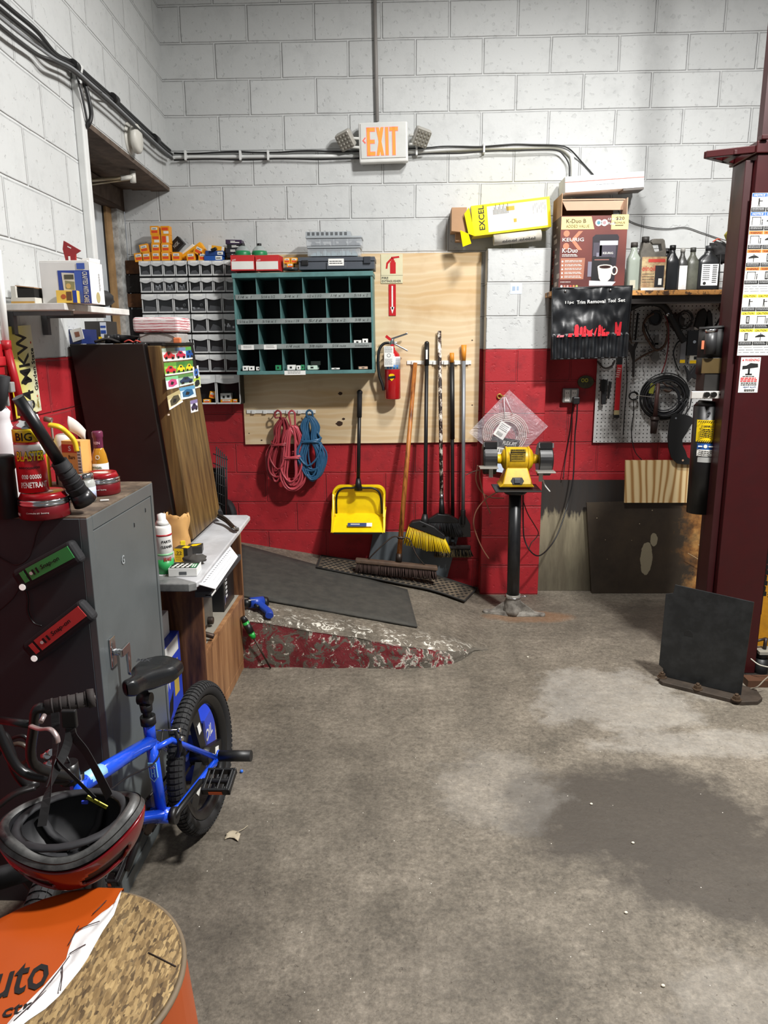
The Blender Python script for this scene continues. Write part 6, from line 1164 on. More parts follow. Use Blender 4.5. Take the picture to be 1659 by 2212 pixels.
t=MB(BLK); q=V((E_(1647,1400,-.1).x,YE-.1,b0.z)); t.cyl(q,q+V((0,0,.12)),.035,seg=16); t.cyl(q+V((0,0,.12)),q+V((0,0,.15)),.03,seg=16); t.use(mat('#8b877c',.5)); t.box(q+V((-.03,-.04,.15)),q+V((.045,.04,.165))); t.use(mat('#2a1c18',.5)); t.cyl(q+V((.01,0,.16)),q+V((.012,0,.225)),.009); t.cyl(q+V((.012,0,.222)),q+V((-.05,0,.205)),.007); t.build('pump',None,X)
t=MB(mat('#19140e',.7)); t.box((b0.x-.01,YE-.17,.02),(b0.x+.6,YE+.08,b0.z-.036)); t.build('lower_frame',None,X)
t=MB(mat('#4a2e1c',.6)); t.box((b0.x-.03,YE-.24,.0),(b0.x+.6,YE-.17,.035)); t.build('skid',None,X)
wcable('wire','thin pale wire curling at the foot of the yellow cart',[(1622,1423,3.55),(1640,1436,3.5),(1665,1442,3.5)],.003,mat('#b9b5a8',.4),'wire')
wcable('wire','pale wire arching low beneath the yellow cart tray',[(1612,1490,3.45),(1635,1484,3.4),(1650,1470,3.4),(1664,1458,3.4)],.003,mat('#8f8778',.4),'wire')
# ================= LEFT WALL
def Lf(x,y,off=.012): return fr(pL(x,y,off),LDIR,SZ)
def lcable(name,lab,pts,r,m,off=.02,cat='cable',n=5,seg=8):
    t=MB(m); t.tube(smoothpts([pL(x,y,off) if len(k)==0 else pL(x,y,k[0]) for x,y,*k in pts],n),r,seg); return one(t,name,lab,cat)
for i,(a,b,r,m,o,lab) in enumerate((((-30,-24),4,.008,CB,.03,'topmost black cable of the bundle crossing the left wall'),((-30,-6),10,.007,CB,.045,'second black cable from the top in the left wall bundle'),((-30,12),16,.006,mat('#8b8d8f',.5),.03,'grey cable in the middle of the left wall bundle'),((-30,32),22,.011,mat('#2a2a2a',.5),.03,'thick dark cable at the bottom of the left wall bundle'))):
    x0,y0=a; pts=[(x0,y0),(30,y0+48+0*i,o),(80,y0+92-i*2,o),(120,116+i*6,.02+.014*i),(158,136+i*6,.02+.014*i),(200,172+i*6,.02+.013*i),(240,207+i*6,.02+.012*i),(290,254+i*6,.02+.012*i),(332,293+i*6,.02+.012*i),(355,314+i*6,.02+.012*i),(371,328+i*5,.02+.01*i)]
    pts[1]=(30,y0+50,o)
    t=MB(m); t.tube(smoothpts([pL(p[0],p[1],p[2] if len(p)>2 else o) for p in pts],6),r if i<3 else .008,8); one(t,'cable',lab,'cable')
lcable('cable','black cable looping down from the bundle to the doorway lintel',[(163,150,.03),(176,165,.04),(186,192,.05),(194,225,.06),(197,250,.06),(192,268,.05),(186,275,.03)],.009,CB)
lcable('cable','thin second cable hanging inside the loop beside the white raceway',[(164,158,.03),(172,185,.04),(180,220,.045),(187,255,.045),(189,268,.04)],.005,mat('#3a3a3b',.5))
lcable('cable','thin cable sagging below the bundle between two ties',[(165,160,.03),(190,180,.05),(215,197,.05),(240,213,.03)],.0035,mat('#4a4a4a',.5))
for i,(x,y) in enumerate(((160,142),(246,213),(336,300))):
    t=MB(BLK); t.cyl(pL(x-4,y-3,.03),pL(x+4,y+4,.03),.022); one(t,'cable_tie',('cable tie at the head of the white raceway','cable tie halfway along the bundle to the corner','cable tie close to the corner')[i],'cable tie')
# white raceway down the door jamb
a=pL(158,158,.0); b=pL(196,600,.0); t=MB(mat('#d5d6d4',.5)); M=fr(b,LDIR,SZ); t.M=M; t.box((-.03,0,0),(.022,a.z-b.z-.03,.035)); t.tube([(-.004,a.z-b.z-.06,.018),(-.004,a.z-b.z+.0,.02),(-.004,a.z-b.z+.03,.03)],.022,10); one(t,'cable_raceway','white cable raceway running down the left wall beside the doorway','raceway',bevel=.006)
# bell
p=pL(278,300,0); t=MB(mat('#cfcdc4',.45)); t.M=Matrix.Translation(p)@LN.to_track_quat('Z','Y').to_matrix().to_4x4(); t.lathe([(.078,0),(.078,.006),(.05,.010),(.045,.022),(.068,.026),(.072,.034),(.070,.052),(.055,.060),(0,.062)],28); X=one(t,'wall_bell','round cream bell on the left wall above the doorway','bell')
# door closer arm
t=MB(mat('#b3a58a',.4,.5)); a=pX(196,388,-1.66); b=pY(283,380,4.35); 
A=V((-1.80,3.9,2.47)); B=V((-1.52,4.42,2.585)); A=pX(198,389,-1.70); B=pX(287,382,-1.52); B.z=min(B.z,2.60)
t.tube([A,B],.009,8); t.tube([pX(198,398,-1.72),B-V((0,0,.01))],.006,8); t.use(mat('#e4e1d8',.4)); t.cyl(B-V((0,0,.03)),B+V((0,0,.03)),.016); t.tube([B+V((-.0,-.0,0)),B+(A-B).normalized()*.07],.014,8); one(t,'door_closer_arm','brass coloured door closer arm under the lintel of the doorway','door closer')
# red and white pipe
t=MB(WHT); a=pL(-6,540,.04); b=pL(13,742,.04); t.cyl(a,b,.011); t.use(mat('#b5222a',.4)); t.cyl(b,pL(42,860,.07),.0125); t.cyl(b-V((0,0,.02)),b+V((0,0,.01)),.016); one(t,'wall_pipe','vertical pipe at the left edge, white above and red below','pipe')
t=MB(mat('#b5222a',.4)); t.M=fr(pL(-14,812,.02),LDIR,SZ); t.box((-.06,0,-.015),(.075,.10,.012)); t.box((-.06,.03,.012),(.08,.06,.02)); one(t,'junction_box','red painted box beside the pipe at the left edge','box',bevel=.005)
# licence plate
P=[pL(44,905,.012),pL(96,903,.012),pL(91,738,.012),pL(26,712,.012)]
c=pL(44,905,.012); u=LDIR; Hh=.305; Wd=(pL(91,800,.012)-pL(36,800,.012)).length
M=fr(pL(36,905,.014),u,SZ)@Matrix.Rotation(R(3),4,'Z')
PLT=NT('plate_paint'); s_=PLT.sep(); PLT=PLT.fin(PLT.mix(PLT.ramp(PLT.noise(9,5,.7),[(.58,0),(.66,1)]),PLT.ramp(PLT.math('MULTIPLY_ADD',s_[1],5.0,.5),[(.0,'#d6c41c'),(.55,'#dcd78a'),(1,'#dddcc0')]),lin('#8a7b3c')),.4)
t=MB(PLT); t.M=M; t.box((0,0,-.0012),(Wd,Hh,0)); t.use(INK)
mtext(t,'584 MKW',Wd*.76,-.02,Hh*1.0,Wd*.42,.0006,True,0,90); t.prism([(Wd*.42,.108),(Wd*.5,.104),(Wd*.62,.112),(Wd*.62,.118),(Wd*.52,.116),(Wd*.44,.122)],.0006,.0016)
mtext(t,'Garden State',Wd*.97,.075,.15,Wd*.13,.0006,True,0,90); mtext(t,'New Jersey',Wd*.22,.07,.14,Wd*.15,.0006,False,0,90)
t.use(mat('#c8452c',.5)); disc(t,Wd*.90,.055,.004,.0006,8); disc(t,Wd*.90,.245,.004,.0006,8); one(t,'license_plate','yellow and cream license plate fixed sideways on the left wall','license plate',bevel=.001)
# ---- left shelf
SHL=mat('#dcdad6',.5,dirt=('#8d857a',.3)); zt=1.812
A=V((-1.318,2.5,zt)); B=V((-1.118,2.5,zt)); Cc=V((-1.094,3.02,zt)); Dd=V((-1.36,3.02,zt)); th=.022
X=thing('wall_shelf','small white shelf on the left wall loaded with cartons','shelf',(-1.22,2.75,zt-th))
t=MB(SHL); dz=V((0,0,th)); t.hexa([p-dz for p in (A,B,Cc,Dd)]+[A,B,Cc,Dd]); t.build('board',None,X,.002)
for y in (2.58,2.86):
    t=MB(mat('#5c5d60',.4,.5)); w0=Lp(y,0).x+.004; t.box((w0,y-.012,1.715),(w0+.02,y+.012,zt-th)); t.box((w0,y-.010,zt-th-.014),(-1.13,y+.010,zt-th-.001)); t.build('bracket',None,X)
z1=zt+.001
# big white and blue carton
a,b,_,_=pb(88,565,194,650,2.56); h=pY(140,565,2.56).z-z1
BLU=mat('#27409a',.45)
X=thing('carton','white and blue CRAFTED WITH CARE carton standing upside down on the left shelf','box',(a,2.56,z1))
t=MB(mat('#e3e2e0',.5)); t.box((a,2.56,z1),(b,2.67,z1+h)); t.build('body',None,X,.002)
t=MB(BLU); t.M=fr((a,2.56,z1),SX,SZ); w=b-a; t.rect(w*.36,0,w,h*.79,.0001); t.use(mat('#3f5cb5',.5)); t.rect(w*.70,h*.02,w*.84,h*.77,.0009); t.rect(w*.76,h*.82,w*.92,h*.96,.0009); t.use(OW); mtext(t,'CRAFTED WITH CARE',w*.86,h*.76,h*.74,w*.10,.0012,True,0,-90)
t.use(mat('#d8d2c4',.5)); t.prism([(w*.46,h*.30),(w*.72,h*.24),(w*.72,h*.72),(w*.44,h*.74)],.0009,.0015); t.use(mat('#8a8762',.5)); t.prism([(w*.50,h*.36),(w*.68,h*.32),(w*.69,h*.52),(w*.50,h*.55)],.0015,.002); t.use(mat('#c9a86a',.5)); disc(t,w*.56,h*.42,w*.05,.002); t.use(mat('#4d4a3c',.5)); t.rect(w*.49,h*.58,w*.68,h*.69,.0015); t.build('printed_side',None,X)
t=MB(mat('#e9e8e6',.5)); t.M=fr((b+.0005,2.56,z1),(0,1,0),SZ); t.rect(0,0,.11,h,0); t.use(mat('#a99a6a',.5)); disc(t,.055,h*.16,.016,.001,16,.018); t.use(mat('#6c6c70',.5)); mtext(t,'ooloololo',.07,h*.75,h*.42,.015,.001,False,0,-90); t.build('end_panel',None,X)
t=MB(mat('#ece9e4',.6)); t.M=fr((a,2.56,z1+h),SX,SZ); t.box((.0,0,-.10),(w*.98,.004,-.002)); t.hexa([(w*.8,0,-.10),(w+.0,0,-.10),(w+.0,0,-.01),(w*.8,0,-.01),(w*.86,.01,-.10),(w*1.01,.015,-.10),(w*1.01,.012,-.01),(w*.86,.01,-.01)]); t.build('flap',None,X,.002)
# small carton in front
a2,b2,_,_=pb(122,627,164,648,2.51); h2=pY(140,627,2.51).z-z1; t=MB(mat('#e8bf52',.5)); t.M=fr((a2,2.508,z1),SX,SZ)@Matrix.Rotation(R(10),4,'Y'); w=b2-a2; t.box((0,0,-.045),(w,h2,0)); t.use(mat('#b5582c',.5)); disc(t,w*.35,h2*.5,w*.12,.0003); t.use(mat('#6a4a2a',.5)); t.rect(w*.5,h2*.2,w*.75,h2*.9,.0003); t.use(BLU); t.rect(w*.8,0,w,h2,.0003); one(t,'carton','small yellow food carton in front of the white and blue one','box',bevel=.001)
# flattened cartons
a3,b3,_,_=pb(24,620,126,646,2.53); t=MB(mat('#d8d4ca',.6)); t.box((max(a3,-1.30),2.515,z1),(a-.004,2.72,z1+.018)); t.use(mat('#c79a4c',.6)); t.box((max(a3,-1.30),2.513,z1),(a-.006,2.5145,z1+.006)); t.use(CARD); M=Matrix.Translation((-1.29,2.53,z1+.055))@Matrix.Rotation(R(6),4,'Y'); t.M=M; t.box((0,0,0),(a+1.28,.18,.003)); t.use(mat('#161412',.8)); t.M=I4; t.box((-1.285,2.53,z1+.019),(a-.012,2.70,z1+.048)); t.use(mat('#d8d4ca',.6)); t.box((-1.30,2.52,z1+.018),(-1.285,2.72,z1+.055)); one(t,'open_carton','flattened open cream carton at the wall end of the left shelf','box')
# red foil packet
p=pY(150,562,2.62); t=MB(mat('#8c1219',.25)); t.M=fr((p.x,2.62,z1+h+.001),SX,SZ); t.prism([(-.012,0),(.02,0),(.022,.03),(.040,.040),(-.014,.072),(-.020,.045)],-.01,.0); t.use(mat('#e7e0dc',.4)); t.rect(-.003,.002,.004,.022,.0003); t.prism([(-.002,.055),(.010,.049),(.009,.046),(-.003,.052)],.0,.0008); one(t,'foil_packet','dark red foil packet standing on top of the white and blue carton','packet',bevel=.001)
# black pouch
cloth((-1.165,2.90,z1+.035),.055,(.95,1.3,.62),mat('#1b1b1c',.7),'pouch','black pouch with grey piping at the door end of the left shelf','bag',3,amp=.22)
# ================= GREY CABINET
cx=-.875; y0,y1=1.965,2.503; zc=1.22; xb=-1.305
GC=mat('#656b6c',.38,.25,var=.07,scale=3,dirt=('#4a4f50',.25,4))
CX=thing('steel_cabinet','grey steel storage cabinet with lever handle, bike leaning in front','cabinet',((cx+xb)/2,(y0+y1)/2,0))
t=MB(GC); t.box((xb,y0,.0),(cx-.02,y1,zc-.004)); t.box((cx-.021,y0,0),(cx,y0+.035,zc-.004)); t.box((cx-.021,y1-.02,0),(cx,y1,zc-.004)); t.box((cx-.021,y0+.035,zc-.045),(cx,y1-.02,zc-.004)); t.box((cx-.021,y0+.035,0),(cx,y1-.02,.05)); t.build('body',None,CX,.002)
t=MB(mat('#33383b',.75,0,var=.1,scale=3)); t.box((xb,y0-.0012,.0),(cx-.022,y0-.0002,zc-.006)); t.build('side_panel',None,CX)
t=MB(GC); t.box((cx-.014,y0+.038,.053),(cx-.002,y1-.023,zc-.048)); dr_=t.build('door',None,CX,.002)
hy=y0+.085; hz=pX(250,1400,cx).z; 
t=MB(CHROME); t.M=fr((cx-.001,hy,hz),(0,1,0),SZ); t.box((-.018,-.045,0),(.018,.045,.006)); t.cyl((0,0,.006),(0,0,.03),.011); t.prism([(-.014,.012),(.045,.012),(.048,-.0),(.045,-.080),(.036,-.092),(.030,-.080),(.028,-.014),(-.014,-.012)],.028,.038); t.build('handle',None,dr_,.002)
t=MB(mat('#9aa0a2',.5)); q=pX(266,1205,cx); t.M=fr((cx-.0005,q.y-.012,q.z-.02),(0,1,0),SZ); mtext(t,'G',0,0,.022,.028,.0002); t.build('letter',None,dr_)
for (px,py) in ((243,1112),(291,1135),(315,1103),(215,1338)):
    q=pX(px,py,cx); t=MB(mat('#1c1c1c',.7)); t.M=fr((cx-.0012,q.y,q.z),(0,1,0),SZ); t.prism([(-.003,-.006),(.004,-.004),(.003,.006),(-.002,.009)],-.0006,.0006); t.build('dent',None,dr_)
TB=NT('dusty_top'); TB=TB.fin(TB.ramp(TB.noise(9,7,.7),[(.3,'#2f2821'),(.5,'#5d4f41'),(.7,'#8a7a67')]),.7)
t=MB(TB); t.box((xb,y0+.002,zc-.004),(cx-.002,y1,zc)); t.build('top',None,CX)
# magnetic work lights on the near side
YL=y0-.003
def wlight(x0,y0_,x1,y1_,col,lab):
    a=pY(x0,y0_,YL-.03); b=pY(x1,y1_,YL-.03); u=b-a; L=u.length; M=fr((a+V((0,.028,0))),u,SZ)
    X=thing('work_light',lab,'work light',M); t=MB(BLKR); t.M=M; t.box((-.014,-.040,0),(L+.008,.028,.040)); t.build('body',None,X,.013,seg=3)
    t=MB(mat(col,.4)); t.M=M; t.box((.034,-.018,.038),(L-.004,.018,.0415)); t.box((.012,-.016,.038),(.026,.016,.0415)); t.use(INK); mtext(t,'Snap-on',L*.42,-.008,L*.34,.016,.0417,True,.15); t.rect(L*.34,-.008,L*.37,.008,.0417); t.rect(L*.27,-.008,L*.30,.008,.0417); t.use(WHT); disc(t,L*.24,0,.005,.0417,10); t.build('face_plate',None,X)
    t=MB(mat('#f4f2ec',.3,emit=.4)); t.M=M@fr((-.001,-.016,.017),(0,0,1),(0,1,0)); t.M=M; t.cyl((-.002,-.022,.036),(-.002,-.022,.042),.009,seg=14); t.build('lens',None,X)
    return M
wlight(45,1250,160,1188,'#3fa457','green faced work light stuck to the cabinet side, upper of two'); wlight(68,1405,184,1315,'#cf4342','red faced work light stuck to the cabinet side, lower of two')
def yc(name,lab,pts,Y,r,m): t=MB(m); t.tube(smoothpts([pY(x,y,Y) for x,y in pts],6),r,6); return one(t,name,lab,'cable')
yc('cable','thin black wire hanging from the cabinet top past the lights',[(130,1105),(95,1125),(80,1150),(72,1180),(62,1205),(38,1220),(10,1210),(-20,1190)],y0-.008,.0016,BLK)
yc('cable','black cable joining the green and the red work light',[(50,1262),(60,1290),(60,1320),(72,1345),(90,1352)],y0-.01,.0028,BLK)
yc('cable','thin black wire running left from under the green light',[(45,1262),(30,1290),(0,1318),(-20,1330)],y0-.008,.0016,BLK)
# ---- things on the cabinet top
ZT=zc+.0008
def on(x,y,z=None): return pZ(x,y,ZT if z is None else z)
def tin(x,y,r,h,lab,z=None):
    p=on(x,y,z); p.y+=r*.9; z0=ZT if z is None else z; M=Matrix.Translation((p.x,p.y,z0)); X=thing('wax_tin',lab,'tin',M)
    t=MB(mat('#6b0f18',.3)); t.M=M; t.lathe([(0,0),(r*.96,0),(r,.003),(r,h*.52),(r*.98,h*.54)],36); b=t.build('can',None,X)
    t=MB(CHROME); t.M=M; t.lathe([(r*.98,h*.54),(r*1.03,h*.56),(r*1.03,h*.62),(r*1.0,h*.64),(r*1.02,h*.68),(r*1.02,h*.76),(r*.96,h*.78)],36); t.build('rim',None,X)
    t=MB(mat('#94131d',.25)); t.M=M; t.lathe([(r*.96,h*.78),(r*.88,h*.92),(r*.84,h),(r*.78,h*.98),(0,h*.97)],36); t.use(mat('#e9dcd4',.4)); t.M=M@Matrix.Translation((0,0,h*.972)); disc(t,0,0,r*.42,0,20,r*.3); t.build('lid',None,X)
    t=MB(OW); t.M=M
    for i,(s,ww) in enumerate((('Carnauba #1 Setting',.62),)):
        vs,fs=text_mesh(s,None,r*.9,h*.07); vs=[(math.sin((v[0]-r*.45)/r+.15)*(r+.0006+v[2]),-math.cos((v[0]-r*.45)/r+.15)*(r+.0006+v[2]),v[1]+h*.26) for v in vs]; t.add(vs,fs,False)
    vs,fs=text_mesh('WAX',None,r*.28,h*.10,bold=True); vs=[(math.sin(v[0]/r-.95)*(r+.0008+v[2]),-math.cos(v[0]/r-.95)*(r+.0008+v[2]),v[1]+h*.16) for v in vs]; t.add(vs,fs,False)
    t.build('print',None,b); return p
t1=tin(76,1125,.066,.070,'red wax tin carrying the tall penetrant can at the cabinet corner')
t2=tin(208,1072,.055,.068,'red wax tin farther back, in front of the sauce bottle')
# penetrant can on the first tin
zt1=ZT+.072; M=Matrix.Translation((t1.x-.022,t1.y-.004,zt1)); X=thing('spray_can',"yellow and red penetrating oil can standing on the near wax tin",'spray can',M); r=.0385; hh=.170
t=MB(mat('#c4202a',.3)); t.M=M; t.lathe([(0,0),(r,0),(r,hh*.80)],32); c=t.build('body',None,X)
t=MB(); t.M=M; t.use(mat('#e8c81e',.3)); t.lathe([(r+.0004,hh*.80),(r+.0004,hh*.985),(r*.9,hh*1.0)],32); t.use(mat('#d9d6d0',.4)); t.lathe([(r+.0005,hh*.58),(r+.0005,hh*.76)],32)
def arct(t,s,ang,z,w,h,rr,shear=0):
    vs,fs=text_mesh(s,None,w,h,bold=True,shear=shear); t.add([(math.sin((v[0]-w/2)/rr+ang)*(rr+.0008+v[2]),-math.cos((v[0]-w/2)/rr+ang)*(rr+.0008+v[2]),v[1]+z) for v in vs],fs,False)
t.use(INK); arct(t,'BIG',.15,hh*.82,.042,.022,r); arct(t,'BLASTER',.5,hh*.5,.075,.028,r+.0002,.1); t.use(mat('#f2d51c',.3)); arct(t,'BLASTER',.47,hh*.505,.073,.026,r+.0012,.1); t.use(OW); arct(t,'PENETRANT',.55,hh*.08,.07,.015,r); arct(t,'ooo ooooo',.4,hh*.22,.05,.012,r); t.use(mat('#2a2222',.4)); arct(t,'ooooooooo',.3,hh*.38,.055,.006,r); t.build('label',None,c)
t=MB(CHROME); t.M=M; t.lathe([(r*.9,hh),(r*.95,hh*1.01),(r*.75,hh*1.06),(r*.55,hh*1.10),(r*.5,hh*1.13),(0,hh*1.13)],28); t.build('shoulder',None,X); t=MB(mat('#b6252b',.4)); t.M=M; t.lathe([(.014,hh*1.13),(.014,hh*1.22),(0,hh*1.22)],16); t.use(mat('#6b6b6b',.4)); t.lathe([(.02,hh*1.2),(.02,hh*1.42),(0,hh*1.42)],16); t.build('nozzle',None,X)
# white spray bottle at the left edge
p=on(10,1092); M=Matrix.Translation((p.x-.01,p.y+.05,ZT)); X=thing('spray_bottle','white trigger spray bottle with grey nozzle at the left edge','spray bottle',M)
t=MB(mat('#dcd8da',.35,alpha=.95)); t.M=M; t.lathe([(0,0),(.045,0),(.048,.02),(.048,.17),(.040,.20),(.028,.235),(.026,.25),(.030,.27),(.018,.285),(0,.285)],28); t.build('bottle',None,X)
t=MB(mat('#8f908d',.4)); t.M=M; t.lathe([(.022,.285),(.022,.31),(.018,.315),(.016,.335),(0,.335)],20); t.box((-.02,-.012,.325),(.05,.012,.355)); t.box((.025,-.005,.285),(.033,.005,.33)); t.build('trigger_head',None,X,.003)
# dark can at the left edge
p=on(8,1124); M=Matrix.Translation((p.x-.012,p.y+.04,ZT)); t=MB(mat('#242424',.5)); t.M=M; t.lathe([(0,0),(.033,0),(.033,.13),(.037,.135),(.037,.165),(.033,.17),(0,.17)],24); one(t,'cup','dark grey cup standing at the left end of the cabinet top','cup')
t=MB(BLKR); t.tube([pY(-12,900,2.15),pY(2,860,2.15),pY(8,812,2.15)],.018,10); one(t,'black_tube','black tube end poking in at the left edge above the bottle','tube')
# long black flashlight leaning
a=on(182,1104); a.z=ZT+.034; a.y-=.02; a.x+=.012; b=pY(38,858,1.90); M=I4; u=(b-a); L=u.length; un=u.normalized(); X=thing('flashlight','long black ridged flashlight leaning across the spray cans','flashlight',tuple(a-V((0,0,.02))))
t=MB(mat('#131315',.35)); t.cyl(a+un*(L*.40),b,.0165,.0150,20); t.build('barrel',None,X)
t=MB(BLKR); t.cyl(a+un*.02,a+un*(L*.40),.026,.022,20); 
for i in range(4): q=a+un*(.045+i*.020); t.cyl(q,q+un*.006,.0268-.0016*i*.45,.0268-.0016*i*.45,20)
t.build('grip',None,X); t=MB(mat('#1d1d1f',.3)); t.cyl(a-un*.005,a+un*.03,.033,.027,22); t.build('head',None,X)
# more containers behind
p=on(118,1060); M=Matrix.Translation((p.x,p.y+.10,ZT)); X=thing('spray_can','white spray can with a red badge behind the flashlight','spray can',M)
t=MB(mat('#e6e3de',.35)); t.M=M; t.lathe([(0,0),(.031,0),(.031,.15),(.024,.168),(.016,.172),(0,.172)],24); c=t.build('body',None,X); t=MB(mat('#b82a2a',.4)); t.M=M; arct(t,'O',.45,.115,.020,.018,.0312); t.use(INK); arct(t,'cooler',.3,.085,.035,.008,.0312); t.build('label',None,c)
p=pY(135,985,2.38); M=fr((p.x,2.38,ZT),SX,SZ)@Matrix.Rotation(R(-14),4,'Y'); X=thing('snack_box','orange snack bar box with nutrition table behind the spray cans','box',M)
t=MB(mat('#e8ad62',.5)); t.M=M; t.box((0,0,-.05),(.072,pY(157,952,2.38).z-ZT,0)); t.M=M@Matrix.Diagonal((.84,(pY(157,952,2.38).z-ZT)/.125,1,1)); t.use(mat('#c2352c',.5)); t.rect(0,.095,.066,.116,.0003); t.use(OW); mtext(t,'S',.030,.099,.012,.013,.0009); t.rect(.068,.01,.084,.112,.0003); t.use(INK); lines(t,.0695,.105,.013,12,.008,.002,.0011,3); t.use(mat('#5a3b22',.5)); mtext(t,'Bars',.028,.078,.028,.010,.0009,False); disc(t,.022,.05,.012,.0006); one_=t.build('carton',None,X,.001)
t=MB(mat('#e3bf22',.45)); pt=[pY(108,918,2.3),pY(128,922,2.3),pY(145,935,2.32),pY(160,952,2.33),pY(166,975,2.33)]; t.tube(smoothpts(pt,5),.016,8,flat=.5); t.lathe; one(t,'yellow_hose','yellow tube curving over the snack box behind the spray cans','hose')
p=pY(84,980,2.40); M=Matrix.Translation((p.x,2.40,ZT)); t=MB(mat('#d9bf2a',.4)); t.M=M; t.lathe([(0,0),(.03,0),(.03,.17),(.022,.185),(.016,.19),(0,.19)],20); t.use(WHT); t.lathe([(.013,.19),(.013,.225),(.009,.24),(0,.24)],16); one(t,'squeeze_bottle','yellow squeeze bottle with white spout behind the penetrant can','bottle')
t=MB(mat('#d8cfc6',.5)); w=.045; t.M=fr(pY(152,948,2.42),SX,SZ); t.grid(lambda u,v:(.0+.042*u+.0,.075-.03*u*u+.0-(1-v)*.05-(.02*u),-.03*u+.01*math.sin(v*3)),10,8,.0006); t.use(INK); one(t,'receipt','curled paper receipt sticking up behind the snack box','paper')
t=MB(mat('#6f5a50',.5)); t.tube([pY(96,905,2.45),pY(112,908,2.45)],.009,8); q_=pY(110,908,2.45); t.tube([q_,V((q_.x,q_.y,ZT))],.004,6); one(t,'valve_knob','small brown valve handle in front of the dark refrigerator side','valve')
p=on(176,1088); M=Matrix.Translation((p.x,p.y+.035,ZT)); X=thing('jar','small glass jar with silver lid under the flashlight','jar',M); t=MB(mat('#b9bcb6',.2,alpha=.8)); t.M=M; t.lathe([(0,0),(.028,0),(.03,.01),(.03,.055),(.024,.07),(0,.07)],24); t.use(mat('#b9c4e0',.5)); t.lathe([(.0305,.01),(.0305,.045)],24); t.build('glass',None,X); t=MB(CHROME); t.M=M; t.lathe([(.026,.068),(.027,.07),(.027,.084),(.024,.086),(0,.086)],24); t.build('lid',None,X)
# sauce bottle
p=pY(213,970,2.43); M=Matrix.Translation((p.x,2.43,ZT))@Matrix.Diagonal((1,1,(pY(213,931,2.43).z-ZT)/.172,1)); X=thing('sauce_bottle','glass sauce bottle with purple cap and amber filling on the cabinet','bottle',M)
t=MB(mat('#b8801e',.15,coat=.5)); t.M=M; t.lathe([(0,0),(.026,0),(.0265,.01),(.0265,.075),(.022,.10),(.0165,.115),(.0145,.12),(0,.12)],28); b=t.build('glass',None,X)
t=MB(OW); t.M=M; t.lathe([(.0269,.03),(.0269,.072)],28); t.use(mat('#6b1f3a',.4)); t.lathe([(.0272,.032),(.0272,.044)],28); t.use(mat('#5b6d3a',.5)); arct(t,'HERBAL',.0,.058,.032,.006,.0270); t.use(OW); arct(t,'BALSAMIC',.0,.035,.036,.006,.0274); arct(t,'O',.15,.085,.014,.015,.0245); t.build('label',None,b)
t=MB(mat('#6e2a48',.35)); t.M=M; t.lathe([(.0148,.119),(.0155,.121),(.0155,.15),(.0165,.152),(.0175,.155),(.0175,.168),(.015,.172),(0,.172)],24); t.use(mat('#e8b9c6',.4)); arct(t,'KEN',.1,.132,.018,.008,.0158); t.build('cap',None,X)
t=MB(PAPER); t.M=fr(on(226,1082,)+V((0,0,.001)),(1,.3,0),(0,1,0)); t.box((-.012,-.004,0),(.012,.004,.003)); one(t,'paper_scrap','tiny white paper scrap on the cabinet edge before the far tin','paper')
# ================= CONSOLE CABINET
XF=-.866; ya,yb=2.97,3.735; zB=.805; xw=-1.345
WD=NT('brown_veneer'); s_=WD.noise(2.2,6,.62,WD.map((9,9,.8)),dist=.5); WD=WD.fin(WD.ramp(s_,[(.32,'#2e1a10'),(.5,'#5f3c25'),(.68,'#8a6039')]),.5)
WD2=NT('door_veneer'); s_=WD2.noise(2.0,6,.6,WD2.map((7,7,.7)),dist=.5); WD2=WD2.fin(WD2.ramp(s_,[(.3,'#5e3d26'),(.5,'#8b6240'),(.7,'#ab8058')]),.5)
X=thing('console_cabinet','brown wooden console cabinet with two lower doors beside the ramp','cabinet',(-1.1,3.35,0))
t=MB(WD); t.box((xw,ya,.0),(XF,ya+.018,zB-.02)); t.build('side_panel',None,X,.001); t=MB(WD); t.box((xw,yb-.018,0),(XF,yb,zB-.02)); t.build('side_panel',None,X,.001)
t=MB(WD2); t.box((XF-.001,ya,.0),(XF+.003,ya+.018,zB-.02)); t.box((XF-.001,yb-.018,0),(XF+.003,yb,zB-.02)); t.box((XF-.02,ya+.018,.0),(XF-.002,yb-.018,.045)); t.box((XF-.02,ya+.018,.372),(XF+.002,yb-.018,.39)); t.build('front_edging',None,X,.001)
t=MB(mat('#8d877b',.8)); t.box((xw,ya+.018,.375),(XF-.02,yb-.018,.39)); t.build('shelf',None,X)
t=MB(WD); t.box((xw,ya+.018,.02),(xw+.01,yb-.018,zB-.02)); t.box((xw,ya,zB-.02),(XF,yb,zB)); t.build('carcass',None,X)
ym=(ya+yb)/2
for a,b in ((ya+.02,ym-.002),(ym+.002,yb-.02)): t=MB(WD2); t.box((XF-.018,a,.047),(XF-.002,b,.370)); t.build('door',None,X,.002)
